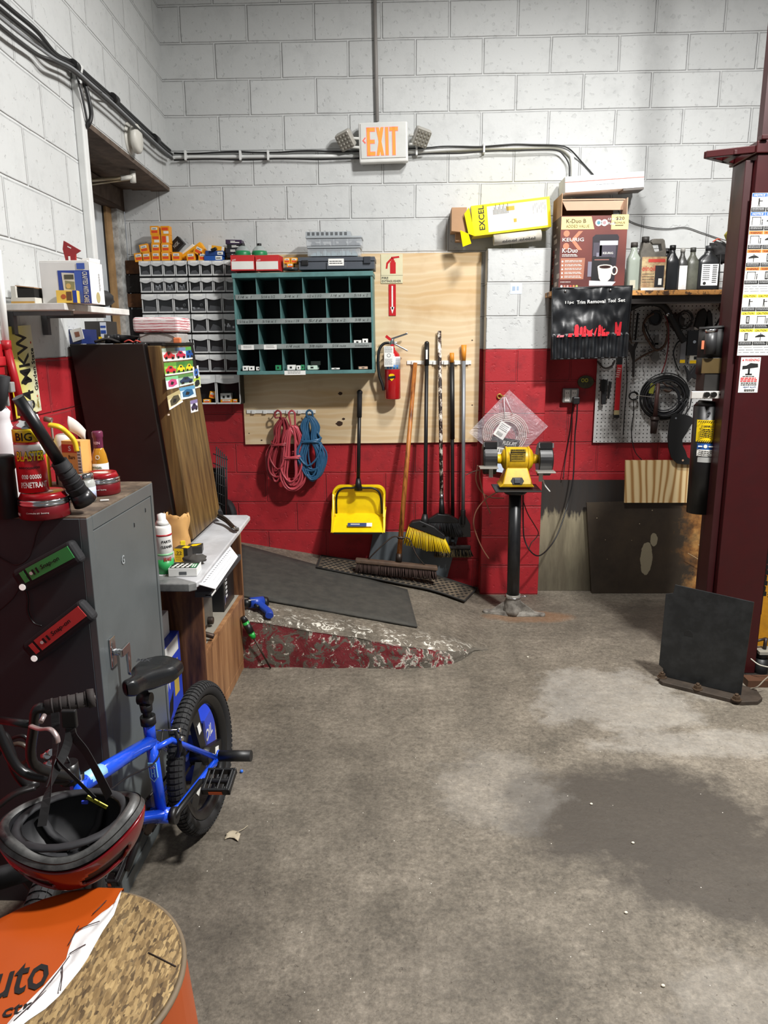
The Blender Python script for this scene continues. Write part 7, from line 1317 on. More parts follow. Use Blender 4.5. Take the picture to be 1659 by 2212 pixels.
# stored inside
t=MB(mat('#6d6a62',.5,.3,dirt=('#3c3a35',.5))); t.box((-1.22,3.02,.392),(-.93,3.36,.56)); t.use(DSTEEL); t.box((-.93,3.03,.40),(-.925,3.35,.41)); t.cyl((-.93,3.10,.43),(-.86,3.10,.41),.012); t.cyl((-.93,3.27,.42),(-.905,3.27,.42),.018); one(t,'metal_box','dusty grey metal box with a lever lying in the console opening','box',bevel=.003)
t=MB(mat('#17181a',.35)); t.M=I4; t.box((-1.22,3.46,.392),(-.90,3.68,.70)); t.use(CHROME); t.box((-.90,3.475,.42),(-.897,3.485,.68)); t.use(mat('#c9c9c9',.4)); 
for i in range(9): t.box((-.8995,3.50,.45+i*.022),(-.897,3.53,.462+i*.022))
one(t,'radio','black upright radio with chrome strip inside the console','radio',bevel=.02)
# ---- white table top
zt_=.83; A=pZ(425,1262,zt_); T=pZ(529,1112,zt_); T.x=A.x-.03; Nl=V((xw+.02,A.y,zt_))
GT=mat('#4f5152',.5,dirt=('#9a9a97',.5,10)); WT=mat('#c9cacd',.35,dirt=('#6c6a68',.35,5))
X=thing('table_top','white laminate table top lying on the console under the refrigerator','table top',((xw+A.x)/2,3.2,zB))
t=MB(WT); x1=A.x; 
t.prism([(xw+.02,A.y+.10),(x1-.13,A.y+.10),(x1-.01,A.y+.02),(x1,A.y+.06),(x1-.03,T.y-.03),(x1-.05,T.y),(xw+.02,T.y)],zB+.001,zt_); t.build('board',None,X,.006,seg=3)
t=MB(GT); t.prism([(xw+.02,A.y),(x1-.03,A.y),(x1-.005,A.y+.02),(x1-.13,A.y+.102),(xw+.02,A.y+.10)],zB-.005,zt_+.001); t.build('end_board',None,X,.004)
ZW=zt_+.0015
def ow(x,y,z=ZW): return pZ(x,y,z)
# hanging papers
a=ow(430,1268); P1=pX(430,1270,A.x+.004); P2=pX(508,1178,A.x+.004); 
t=MB(mat('#e2e2e4',.6)); e0,e1=pX(430,1262,A.x-.002),pX(497,1180,A.x-.002); q0,q1=pX(466,1272,A.x+.03),pX(514,1202,A.x+.03); t.add([e0,e1,q1,q0,e0+V((-.001,0,-.002)),e1+V((-.001,0,-.002)),q1+V((-.001,0,-.002)),q0+V((-.001,0,-.002))],[(0,1,2,3),(7,6,5,4),(0,4,5,1),(1,5,6,2),(2,6,7,3),(3,7,4,0)],False)
t.use(mat('#77787c',.5)); 
for i in range(18): f=.06+i*.05; g=e0.lerp(e1,f).lerp(q0.lerp(q1,f),.12); h=e0.lerp(e1,f+.025).lerp(q0.lerp(q1,f+.025),.2); t.tube([g+V((.001,0,.0012)),h+V((.001,0,.0012))],.0012,4)
for s in (.3,.55,.8): t.tube([e0.lerp(e1,.15).lerp(q0.lerp(q1,.15),s)+V((.001,0,.001)),e0.lerp(e1,.85).lerp(q0.lerp(q1,.85),s)+V((.001,0,.001))],.0006,4)
one(t,'paper_sheet','printed form sheet hanging over the edge of the white table top','paper')
t=MB(mat('#3c3d40',.5)); t.M=fr(pX(431,1272,A.x-.03),(0,1,0),(0,0,1)); t.box((0,-.035,-.02),(.52,-.012,.045)); t.use(WHT); t.box((0,-.03,.02),(.06,-.022,.047)); one(t,'clipboard','dark clipboard tucked under the hanging paper sheet','clipboard',bevel=.002)
# ---- refrigerator
fy0,fy1,fz=3.08,3.56,.86
b0=V((-.918,fy0,fz)); t0=V((-1.002,fy0,1.68)); sl=(t0.x-b0.x)/(1.68-fz)
FW=NT('wood_grain_door'); s_=FW.noise(2.4,7,.62,FW.map((14,14,.6)),dist=.3); FW=FW.fin(FW.ramp(s_,[(.32,'#3c2c18'),(.5,'#5f4a2b'),(.68,'#7c6238')]),.42)
DB=mat('#1f1613',.45,var=.1,dirt=('#120d0b',.3)); dth=.055
X=thing('refrigerator','dark brown compact refrigerator with wood grain door leaning against the left wall','refrigerator',((b0.x-1.36)/2,3.32,fz-.03))
xl_b=-1.335; xl_t=-1.372
def shear(x,z): return x
def fbox(t,xa,xb,y0_,y1_,z0,z1): # sheared box: xa,xb are x at bottom fz
    f=lambda x,z: x+sl*(z-fz)
    t.hexa([(f(xa,z0),y0_,z0),(f(xb,z0),y0_,z0),(f(xb,z0),y1_,z0),(f(xa,z0),y1_,z0),(f(xa,z1),y0_,z1),(f(xb,z1),y0_,z1),(f(xb,z1),y1_,z1),(f(xa,z1),y1_,z1)])
xL=-1.375-sl*(1.68-fz)+.0
t=MB(DB); fbox(t,-1.290,b0.x-dth-.012,fy0,fy1,fz,1.68); t.build('body',None,X,.004)
t=MB(mat('#0c0b0b',.6)); fbox(t,b0.x-dth-.012,b0.x-dth,fy0+.006,fy1-.006,fz+.006,1.674); t.build('door_gasket',None,X)
t=MB(FW); fbox(t,b0.x-dth,b0.x,fy0,fy1,fz,1.672); dr_=t.build('door',None,X,.004)
t=MB(BLK); fbox(t,b0.x-dth+.005,b0.x+.004,fy0+.02,fy1,1.672,1.684); fbox(t,b0.x-.02,b0.x+.002,fy1-.05,fy1-.006,1.52,1.672); t.build('door_trim',None,dr_)
t=MB(BLK)
for x in (-1.25,-1.0): 
    for y in (fy0+.05,fy1-.05): t.cyl((x,y,zt_),(x,y,fz+.005),.018)
t.box((-1.27,fy0+.03,zt_+.004),(b0.x-.05,fy1-.02,fz+.004)); t.build('base',None,X)
# stickers on the door
nF=V((1,0,-sl)).normalized()
def fp(x,y,o=.0): 
    d=pPl(x,y,b0+nF*o,nF); return d
def card(quad,cols,lab,kind='car'):
    P=[fp(x,y,.0012) for x,y in quad]; t=MB(mat(cols[0],.4)); e=nF*-.0009
    t.add(P+[p+e for p in P],[(0,1,2,3),(7,6,5,4),(0,4,5,1),(1,5,6,2),(2,6,7,3),(3,7,4,0)],False)
    q=lambda u,v,o=.0006: P[0].lerp(P[1],u).lerp(P[3].lerp(P[2],u),v)+nF*o
    def poly(pl,c,o): t.use(mat(c,.4)); pts=[q(u,v,o) for u,v in pl]; n=len(pts); t.add(pts+[p-nF*.0005 for p in pts],[tuple(range(n)),tuple(range(2*n-1,n-1,-1))],False)
    poly([(0,.72),(1,.72),(1,1),(0,1)],cols[2],.0006); poly([(0,0),(1,0),(1,.12),(0,.12)],'#e9e6e0',.0006)
    if kind=='car': poly([(.08,.25),(.9,.2),(.95,.45),(.75,.52),(.62,.72),(.35,.74),(.2,.55),(.06,.48)],cols[1],.0012); poly([(.36,.52),(.6,.52),(.56,.66),(.4,.66)],'#22252c',.0018); poly([(.15,.16),(.32,.16),(.32,.34),(.15,.34)],'#141416',.0018); poly([(.66,.14),(.84,.14),(.84,.32),(.66,.32)],'#141416',.0018)
    else: poly([(.15,.2),(.5,.15),(.85,.3),(.8,.7),(.45,.8),(.15,.6)],cols[1],.0012); poly([(.3,.35),(.5,.3),(.6,.5),(.4,.6)],'#1a1c20',.0018)
    return one(t,'car_card',lab,'picture card','car picture cards stuck on the refrigerator door')
cards=[([(353,781),(380,779),(377,751),(349,753)],('#e6dfda','#d8343c','#9fb0a0'),'red car picture card, top left on the refrigerator door','car'),([(380,779),(403,777),(400,750),(377,751)],('#dfe6df','#c22a4c','#6a86a8'),'red car picture card, middle of the top row','car'),([(403,777),(418,775),(415,748),(400,750)],('#3a6fae','#1f4c96','#58a04a'),'blue car picture card, right end of the top row','car'),
([(357,812),(382,809),(380,782),(354,784)],('#8fbf4a','#cf2f38','#5f9a3a'),'red car picture card on green, left of the second row','car'),([(382,809),(401,806),(399,780),(380,782)],('#4e8a3c','#ecd322','#3f7a34'),'yellow car picture card, middle of the second row','car'),([(401,806),(418,803),(416,778),(399,780)],('#5a9240','#e8d228','#4a8438'),'yellow car picture card, right of the second row','car'),
([(361,842),(387,836),(384,811),(357,815)],('#dfe4ee','#c8487a','#7ac48a'),'pink and blue car picture card, left of the third row','mix'),([(388,835),(419,828),(416,805),(384,810)],('#9cb8a0','#2a3a58','#5c8a4a'),'dark truck picture card, wide one in the third row','car'),([(419,818),(431,812),(428,789),(416,793)],('#c7d3e4','#3a68b4','#e9e9ea'),'blue and white picture card near the door edge','mix'),([(419,840),(434,836),(432,813),(418,818)],('#cfd8a8','#26262a','#b4cc4a'),'black and green picture card at the right of the third row','mix'),
([(391,864),(424,857),(420,832),(387,838)],('#cfe0ec','#28628c','#5a9ac0'),'blue creature picture card in the fourth row','mix'),([(366,886),(395,868),(388,842),(361,856)],('#d9cda6','#4a4636','#b7a878'),'tilted tan picture card below the others','mix'),([(413,892),(428,888),(426,862),(411,866)],('#e4e0ea','#3a2f4c','#8a7aa8'),'single small picture card lowest on the refrigerator door','car')]
for c in cards: card(*c)
for i,(x,y) in enumerate(((364,896),)): t=MB(mat('#e0ccb8',.5)); p=fp(x,y); t.M=Matrix.Translation(p); t.cbox((0,0,0),(.004,.016,.006)); one(t,'tape_piece','small tan tape piece on the refrigerator door under the tilted card','tape')
# ---- on top of the refrigerator
zr=1.681
def topbox(x0,y0_,x1,y1_,Y,dep,m,name,lab,cat,ex=None,rot=0,bev=.002,zz=None):
    a,b,_,_=pb(x0,y0_,x1,y1_,Y); z0=zr if zz is None else zz; h=pY((x0+x1)/2,y0_,Y).z-z0; M=fr((a,Y,z0+.0008),SX,SZ)@Matrix.Rotation(R(rot),4,'Y'); t=MB(m); t.M=M; t.box((0,0,-dep),(b-a,h,0))
    if ex: ex(t,b-a,h)
    return one(t,name,lab,cat,None,bev)
topbox(116,712,180,750,3.12,.12,mat('#1b2a5e',.4),'small_box','dark blue and white box tilted on top of the refrigerator','box',lambda t,w,h:(t.use(OW),t.prism([(w*.70,h*.1),(w*1.12,h*.35),(w*1.05,h*1.12),(w*.62,h*.95)],.001,.003),t.use(mat('#8a5a44',.5)),t.prism([(w*.82,h*.45),(w*.98,h*.52),(w*.95,h*.85),(w*.78,h*.8)],.003,.004),t.use(mat('#7f93c8',.4)),t.prism([(w*.1,h*.1),(w*.5,h*.3),(w*.6,h*.25),(w*.3,h*.1)],.0005,.0015),t.prism([(w*.2,h*.5),(w*.55,h*.7),(w*.6,h*.62),(w*.35,h*.4)],.0005,.0015)),rot=-8)
t=MB(mat('#34302d',.5)); a,b,_,_=pb(180,694,231,740,3.30); h=pY(200,694,3.30).z-zr; t.box((a,3.30,zr+.001),(b,3.42,zr+h)); t.use(mat('#d9dde6',.4)); t.M=fr((b-.028,3.299,zr+.01),SX,SZ); t.rect(0,h*.1,.027,h*.85,.0); t.use(mat('#2a4c9c',.4)); t.rect(.002,h*.35,.025,h*.5,.0012); t.rect(.002,h*.6,.025,h*.7,.0012); t.use(YEL); t.rect(-.01,.0,.005,.02,.0012); one(t,'speaker_box','dark box with a white and blue striped end on the refrigerator','box',bevel=.002)
for i,(x,y,l) in enumerate(((226,733,'black flashlight lying left of the wrapped bundle'),(247,736,'second black flashlight, partly under the wrapped bundle'))):
    p=pY(x,y,3.2); p.z=zr+.02; t=MB(mat('#161517',.4)); t.cyl(p,p+V((.10,.05,-.003)),.019,.014,16); t.cyl(p-V((.0,.0,0)),p+V((.02,.01,0)),.0195,.0195,16); one(t,'flashlight',l,'flashlight')
t=MB(mat('#25211f',.7)); p=pY(205,742,3.16); p.z=zr+.008; t.tube(smoothpts([p,p+V((.05,.01,.012)),p+V((.09,.02,0)),p+V((.06,.05,.004))],5),.012,8,flat=.5); one(t,'strap','crumpled dark strap lying before the flashlights','strap')
# plastic wrapped bundle
WR=NT('striped_pages'); s_=WR.sep(); wv=WR.n('TexWave',wave_type='BANDS',bands_direction='Z'); wv.inputs['Scale'].default_value=28; wv.inputs['Distortion'].default_value=3; wv.inputs['Detail'].default_value=3; WR.l(WR.map((.4,.4,1)),wv.inputs['Vector']); cc=WR.ramp(WR.math('ADD',WR.math('MULTIPLY',wv.outputs['Fac'],.55),WR.math('MULTIPLY',WR.noise(9,4,.6,WR.map((1,1,6))),.6)),[(.30,'#b02838'),(.38,'#e8e6e4'),(.52,'#e8e6e4'),(.56,'#3a78a8'),(.60,'#e8e6e4'),(.74,'#d8404c'),(.8,'#e9e4e2')],'CONSTANT'); WR=WR.fin(cc,.35,coat=None) if False else WR.fin(cc,.35)
a,b,z0,z1=pb(286,694,392,718,3.12)
X=thing('wrapped_bundle','plastic wrapped bundle of striped booklets on the refrigerator top','bundle',((a+b)/2,3.2,zr))
t=MB(WR); t.box((a,3.12,zr+.045),(b-.012,3.30,zr+.105)); t.build('booklets',None,X,.012,seg=3)
t=MB(mat('#a9a5a2',.25,bump=.6,scale=5)); t.grid(lambda u,v:(a+.01+(b-a-.03)*u+.0,3.125+.17*v,zr+.004+.038*math.sin(pi*min(1,u*1.0))**.4+.004*noise.noise(V((u*9,v*9,0)))),20,10,.0); t.box((a+.02,3.13,zr+.002),(b-.02,3.28,zr+.040)); t.build('wrapping',None,X,.006)
t=MB(mat('#d97a4c',.5)); p=pY(383,734,3.13); p.z=zr+.012; t.M=Matrix.Translation(p); t.cbox((0,0,0),(.03,.02,.022)); one(t,'orange_scrap','small orange scrap beside the wrapped bundle','scrap',bevel=.004)
t=MB(mat('#c0453a',.6)); p=pY(268,738,3.1); p.z=zr+.006; t.tube(smoothpts([p,p+V((.02,0,.008)),p+V((.035,.01,0)),p+V((.05,0,.006)),p+V((.06,.02,0))],4),.003,6); one(t,'red_string','short tangle of red string beside the flashlights','string')
# ---- on the table top
p=ow(352,1240); M=Matrix.Translation((p.x,p.y+.03,ZW)); X=thing('spray_can','green and white spray can half hidden behind the grey cabinet','spray can',M); r=.033
t=MB(mat('#e4e2de',.35)); t.M=M; t.lathe([(0,0),(r,0),(r,.175),(r*.85,.185)],28); c=t.build('body',None,X); t=MB(mat('#2f9a52',.4)); t.M=M; t.lathe([(r+.0005,.0),(r+.0005,.055)],28); t.use(mat('#7fbf8a',.4)); t.lathe([(r+.0005,.07),(r+.0005,.078)],28); t.use(mat('#b3272e',.4)); t.lathe([(r+.0005,.145),(r+.0005,.152)],28); arct(t,'BRAKE',.7,.050,.03,.014,r+.0006); t.use(mat('#2c2c2e',.4)); arct(t,'CLEANER',.7,.10,.045,.010,r); arct(t,'PARTS',.7,.12,.035,.010,r); t.build('label',None,c)
t=MB(WHT); t.M=M; t.lathe([(r*.85,.185),(r*.6,.20),(.016,.205),(.016,.225),(0,.23)],20); t.build('cap',None,X)
t=MB(mat('#c99a5c',.7)); c0=ow(366,1200); t.M=Matrix.Translation((c0.x,c0.y+.12,ZW)); q=random.Random(4); t.grid(lambda u,v:(.05*math.cos(u*2*pi)*(1+.2*noise.noise(V((math.cos(u*6.28)*2,math.sin(u*6.28)*2,v*3)))) ,.04*math.sin(u*2*pi)*(1+.25*noise.noise(V((math.sin(u*6.28)*2,v*4,1)))),.15*v+.02*noise.noise(V((math.cos(u*6.28)*3,math.sin(u*6.28)*3,2)))*v),24,8,.001); one(t,'paper_bag','crumpled tan paper bag behind the spray can on the table top','bag')
def tb(x,y,w,h,d,m,name,lab,cat,ex=None,yaw=0,bev=.002,top=None,zz=ZW):
    p=ow(x,y,zz); M=fr((p.x,p.y,zz),SX,SZ)@Matrix.Rotation(R(yaw),4,'Y'); t=MB(m); t.M=M; t.box((-w/2,0,-d),(w/2,h,0))
    if ex: ex(t,w,h)
    if top: t.M=M@fr((0,h,0),SX,(0,0,-1)); top(t,w,d)
    return one(t,name,lab,cat,None,bev)
tb(392,1214,.055,.055,.05,mat('#26241f',.5),'ammo_box','yellow and black box marked .22 on the table top','box',lambda t,w,h:(t.use(YEL),t.rect(-w*.5,0,w*.2,h,.0003),t.use(INK),mtext(t,'.22',-w*.42,h*.55,w*.5,h*.25,.0009),lines(t,-w*.4,h*.45,w*.4,3,h*.15,h*.03,.0009,3)),yaw=-6,top=lambda t,w,d:(t.use(YEL),t.prism([(w*.0,d*.2),(w*.5,d*.1),(w*.5,d*.6),(w*.1,d*.8)],.0005,.002)))
tb(396,1188,.02,.04,.004,mat('#ecd21f',.5),'yellow_tag','yellow folded tag standing behind the .22 box','tag',None,20)
t=MB(mat('#2a2522',.4)); p=ow(385,1178); t.M=Matrix.Translation((p.x,p.y+.04,ZW)); t.lathe([(0,0),(.03,0),(.03,.035),(.034,.04),(.034,.055),(0,.056)],24); t.use(OW); t.M=t.M@Matrix.Translation((.005,-.03,.05)); t.box((-.028,-.004,0),(.028,.004,.006)); one(t,'paint_can','small dark can with open lid beside the paper bag','can')
def batt(t,w,d):
    t.use(mat('#1e2522',.5)); t.rect(-w*.48,.004,w*.48,d-.004,.0003); t.use(OW)
    for i in range(4):
        for j in range(3): t.prism([(-w*.42+i*w*.17+j*.004,.010+j*.018),(-w*.33+i*w*.17+j*.004,.010+j*.018),(-w*.30+i*w*.17+j*.004,.024+j*.018),(-w*.39+i*w*.17+j*.004,.024+j*.018)],.0012,.002)
    t.use(mat('#2c7a4a',.5)); t.rect(w*.26,.006,w*.46,d*.7,.0013); t.use(OW); t.rect(w*.30,.012,w*.34,d*.6,.002); t.rect(w*.38,.012,w*.42,d*.6,.002)
tb(395,1245,.105,.030,.085,WHT,'battery_pack','white and black pack of small batteries at the table end','box',lambda t,w,h:(t.use(mat('#55585a',.5)),t.rect(-w*.12,h*.2,w*.14,h*.6,.0003)),yaw=4,top=batt)
cloth(ow(418,1222)+V((.0,.03,.018)),.035,(1.3,1,.5),mat('#3a3733',.8),'rag','grey brown rag behind the battery pack','rag',11,amp=.3)
tb(421,1196,.06,.028,.06,mat('#2b2a27',.4),'tape_case','black and yellow tape case right of the .22 box','box',None,10,top=lambda t,w,d:(t.use(YEL),t.prism([(-w*.4,d*.2),(w*.1,d*.3),(w*.4,d*.8),(-w*.2,d*.7)],.0005,.0015)))
# pliers at the far end of the table top
X=None; t=MB(DSTEEL); A_=ow(473,1106); t.tube(smoothpts([pZ(472,1112,ZW+.04),pZ(487,1120,ZW+.03),pZ(505,1138,ZW+.015),pZ(513,1142,ZW+.012)],5),.009,8,flat=.6); t.tube(smoothpts([pZ(474,1118,ZW+.03),pZ(490,1128,ZW+.02),pZ(503,1141,ZW+.012),pZ(511,1146,ZW+.012)],5),.008,8,flat=.6); t.use(CHROME); t.tube([pZ(505,1140,ZW+.016),pZ(512,1144,ZW+.014)],.012,8); t.use(BLKR); t.tube([pZ(468,1098,ZW+.05),pZ(474,1112,ZW+.035)],.02,10); one(t,'pliers','large pliers lying at the far tip of the white table top','pliers')
t=MB(BLK); 
for i in range(6): x=468+i*4.2; t.tube([pY(x,965+i*4,4.3),pY(x-2+i*1,1165,4.3)],.004,5)
for i in range(6): y=985+i*20; t.tube([pY(460,y-5,4.3),pY(492-i*1.2,y+8,4.3)],.0035,5)
t.box(pY(462,1165,4.32),pY(486,1010,4.36)); one(t,'wire_rack','dark wire rack standing behind the refrigerator against the red wall','rack')
t=MB(BLKR); t.M=I4; p=pR(506,1168); t.cyl(V((p.x-.05,p.y-.05,p.z+.20)),V((p.x-.02,p.y-.02,p.z+.20)),.10,.10,20); t.cyl(V((p.x-.16,p.y-.1,p.z+.001)),V((p.x-.16,p.y-.1,p.z+.02)),.05,.05,10); one(t,'caster_roller','black rubber roller glimpsed behind the far end of the console','roller')
# ---- blue drill lying on the ramp edge
dz=V((0,0,.035)); X=thing('cordless_drill','blue cordless drill lying on the ramp beside the console','drill',tuple(pR(550,1305)))
BLG=mat('#1c3f9e',.35); a=pPl(524,1303,PR+V((0,0,.04)),NR); b=pPl(575,1300,PR+V((0,0,.04)),NR); c=pPl(580,1322,PR+V((0,0,.03)),NR)
u=(b-a).normalized(); t=MB(BLG); t.cyl(a.lerp(b,.28),a.lerp(b,.85),.028,.032,18); t.build('body',None,X); t=MB(BLK); t.cyl(a,a.lerp(b,.3),.018,.024,16); t.cyl(a.lerp(b,.84),a.lerp(b,1.04),.031,.026,18); t.build('chuck',None,X)
t=MB(BLG); t.tube(smoothpts([a.lerp(b,.62),a.lerp(b,.80)+(c-b)*.45,c,c+(c-b)*.35],4),.022,10,flat=.8); t.build('grip',None,X); t=MB(BLK); t.tube([a.lerp(b,.5)+(c-b)*.22,a.lerp(b,.62)+(c-b)*.5],.009,8); t.build('trigger',None,X); t=MB(OW); t.M=fr(a.lerp(b,.42)+V((0,-.018,.022)),u,(0,-.2,1)); t.rect(-.02,-.003,.02,.004,.004); t.build('logo',None,X)
# ---- green handled screwdriver leaning on the console side
a=pZ(584,1447,.004); c=pX(524,1342,-.80); b=pZ(545,1372,.13); 
a=V((pZ(584,1447,0).x,3.655,.006)); top=pY(527,1338,3.64); mid=a.lerp(top,.58); mid=pY(548,1378,3.645)
X=thing('screwdriver','long screwdriver with green and black handle leaning at the ramp end','screwdriver',tuple(a-V((0,0,.006))))
t=MB(DSTEEL); t.cyl(a,mid,.0045); t.build('shaft',None,X); un=(top-mid).normalized(); t=MB(mat('#1f9a3c',.3)); t.cyl(mid,mid+un*.03,.013,.017); t.cyl(mid+un*.03,mid+un*.10,.017,.018); t.build('handle',None,X); t=MB(BLK); t.cyl(mid+un*.035,mid+un*.085,.0185,.0192,14); t.cyl(mid+un*.10,mid+un*.13,.018,.012); t.build('grip_insert',None,X)
# ---- blue boxes between cabinet and console
def fbx(t,w,h): t.use(mat('#e6e6ea',.5)); t.rect(.02,h*.72,w*.55,h*.8,.0005); mtext(t,'GOJO'[:0]or'COOL',.02,h*.45,w*.5,.05,.0006); t.rect(w*.1,h*.1,w*.3,h*.4,.0005)
t=MB(mat('#2c44b8',.4)); t.M=fr((-1.065,2.665,0),SX,SZ); w,h=.10,.50; t.box((0,0,-.28),(w-.0,h,0)); t.M=fr((-.965,2.66,0),(0,1,0),SZ); t.use(OW); mtext(t,'20W',.02,h*.62,.12,.06,.0006); t.rect(.02,h*.86,.26,h*.99,.0006); t.use(BLK); t.prism([(.08,h*.35),(.14,h*.42),(.16,h*.58),(.11,h*.52)],.0006,.002); t.use(mat('#b9a04a',.5)); t.rect(.18,h*.5,.24,h*.8,.0006); one(t,'blue_carton','tall blue carton standing between the grey cabinet and the console','box',bevel=.004)
t=MB(mat('#dcdcda',.5)); t.M=fr((-1.06,2.66,.5005),SX,SZ); t.box((0,0,-.26),(.065,.10,0)); one(t,'white_carton','white carton on top of the tall blue carton','box',bevel=.003)
p=pX(404,1580,-.80); t=MB(mat('#2a46c2',.35)); a=pZ(405,1640,.0); t.M=fr((-.915,2.62,0),SX,SZ); t.box((0,0,-.16),(.125,.25,0)); t.use(OW); t.M=fr((-.79,2.62,0),(0,1,0),SZ); mtext(t,'OIL',.02,.15,.10,.05,.0006); t.rect(.02,.05,.12,.08,.0006); t.M=fr((-.915,2.62,0),SX,SZ); t.rect(.02,.20,.10,.24,.0006); one(t,'blue_box','blue box with white lettering seen through the rear bike wheel','box',bevel=.004)
# ================= BIKE
AX=V((-.7254,2.3701,.2603)); BH=V((.0845,.9964,0)).normalized(); BU=V((-.0605,.0051,.9982)).normalized(); BN=BH.cross(BU).normalized()
if BN.x<0: BN=-BN
def bp(h,u,n=0): return AX+BH*h+BU*u+BN*n
BF=mat('#1a4fd6',.25,coat=.6,var=.05)
BK=thing('bicycle','blue child bike with black seat leaning on the grey cabinet','bicycle',(AX.x,AX.y-.4,0))
def rev_path(c,r,w,ax_h,ax_u,n=48,m=12,rx=None):
    """torus section points"""
    vs=[]; rx=rx or w
    for i in range(n):
        a=2*pi*i/n; d=ax_h*math.cos(a)+ax_u*math.sin(a); nn=ax_h.cross(ax_u)
        for k in range(m): b=2*pi*k/m; vs.append(c+d*(r+rx*math.cos(b))+nn*(w*math.sin(b)))
    fs=[(i*m+k,i*m+(k+1)%m,((i+1)%n)*m+(k+1)%m,((i+1)%n)*m+k) for i in range(n) for k in range(m)]; return vs,fs
RUBB=mat('#19191a',.75,var=.12); 
def wheel(c,h,u,name):
    nn=h.cross(u); t=MB(RUBB); vs,fs=rev_path(c,.232,.027,h,u,64,14,.026); t.add(vs,fs,True); tt=t.build(name,None,BK)
    t=MB(mat('#232324',.8)); n=84
    for i in range(n):
        a=2*pi*i/n; d=h*math.cos(a)+u*math.sin(a); tg=-h*math.sin(a)+u*math.cos(a)
        for b0,b1 in ((-1.25,-.75),(-.7,-.28),(-.22,.22),(.28,.7),(.75,1.25)):
            pts=[]
            for rr in (.0262,.0292):
                for (b,s) in ((b0,-1),(b1,-1),(b1,1),(b0,1)): pts.append(c+d*(.232+rr*math.cos(b))+nn*((rr+.0008)*math.sin(b))+tg*(s*.0058))
            t.hexa(pts)
    t.build('tread',None,tt)
    t=MB(mat('#141415',.35)); 
    for s in (-1,1):
        vs=[];N=48
        for i in range(N):
            a=2*pi*i/N; d=h*math.cos(a)+u*math.sin(a); vs+= [c+d*.210+nn*s*.018,c+d*.182+nn*s*.012,c+d*.180]
        t.add(vs,[(i*3+k,i*3+k+1,((i+1)%N)*3+k+1,((i+1)%N)*3+k) for i in range(N) for k in (0,1)],True)
    t.build('rim',None,BK)
    # three broad spokes and hub
    t=MB(mat('#121213',.4)); 
    for k in range(3):
        a=R(100+120*k); d=h*math.cos(a)+u*math.sin(a); tg=-h*math.sin(a)+u*math.cos(a)
        t.hexa([c+d*.03-tg*.022-nn*.012,c+d*.03+tg*.022-nn*.012,c+d*.03+tg*.022+nn*.012,c+d*.03-tg*.022+nn*.012,c+d*.185-tg*.030-nn*.008,c+d*.185+tg*.030-nn*.008,c+d*.185+tg*.030+nn*.008,c+d*.185-tg*.030+nn*.008])
    t.cyl(c-nn*.035,c+nn*.035,.032,seg=20); sp=t.build('spokes',None,BK)
    t=MB(OW)
    for k in range(3): 
        a=R(100+120*k); d=h*math.cos(a)+u*math.sin(a); tg=-h*math.sin(a)+u*math.cos(a)
        for s in (1,): t.hexa([c+d*.10-tg*.012+nn*s*.0115,c+d*.10+tg*.012+nn*s*.0115,c+d*.10+tg*.012+nn*s*.0125,c+d*.10-tg*.012+nn*s*.0125,c+d*.135-tg*.012+nn*s*.0107,c+d*.135+tg*.012+nn*s*.0107,c+d*.135+tg*.012+nn*s*.012,c+d*.135-tg*.012+nn*s*.012])
    t.build('decal',None,sp)
wheel(AX,BH,BU,'rear_tire')
FA=bp(-.915,.0,.0); fh=(BH*math.cos(R(10))-BN*math.sin(R(10))); wheel(FA,fh,BU,'front_tire')
BBp=bp(-.350,.005); ST=bp(-.352,.262); STT=bp(-.350,.325); HT=bp(-.745,.36); HB=bp(-.765,.26)
D_=bp(.0,.0)
t=MB(BF); t.cyl(BBp,ST,.017); t.cyl(ST,STT,.0175); t.cyl(ST-(ST-BBp)*.02,HT,.019,.022); t.cyl(BBp,HB,.018,.020); t.cyl(HB,HT+(HT-HB)*.15,.021); t.cyl(BBp-BN*.035,BBp+BN*.035,.024)
for s in (1,-1):
    n_=.060*s; e=D_+BN*n_; t.tube([ST-BU*.03+BN*.008*s,ST+BH*.06-BU*.035+BN*.035*s,e+BH*-.03+BU*.012],.0095,8); t.tube([BBp+BN*.015*s,BBp+BH*.05+BN*.038*s,bp(-.14,.0)+BN*.050*s,e-BH*.03],.0105,8); t.cyl(e-BH*.035-BN*.003*s,e-BH*.035+BN*.003*s,.018); t.cyl(e-BN*.003*s,e+BN*.003*s,.020)
fr_=t.build('frame',None,BK)
t=MB(mat('#8fd0ee',.4)); q=BBp.lerp(ST,.62)+V((0,-.0182,0)); t.M=fr(q,BN,BU); t.prism([(-.013,.030),(.013,.030),(.013,-.018),(0,-.034),(-.013,-.018)],-.003,.0009); t.use(BF); t.prism([(-.010,.022),(.010,.022),(.010,-.016),(0,-.029),(-.010,-.016)],.0003,.0014); t.use(mat('#8fd0ee',.4)); t.rect(-.006,-.016,-.003,.010,.0015); t.rect(.003,-.016,.006,.010,.0015); t.rect(-.006,-.005,.006,-.002,.0015); t.use(OW); mtext(t,'20',-.008,.012,.016,.008,.0016); t.build('badge',None,fr_)
t=MB(mat('#9fd4ee',.4)); q=ST.lerp(HT,.74); ax_=(HT-ST).normalized(); t.cyl(q,q+ax_*.085,.0212,.0218); t.use(OW); t.M=fr(q+ax_*.01+V((.019,-.010,.006)),-ax_,(0,0,1)); t.build('decal',None,fr_)
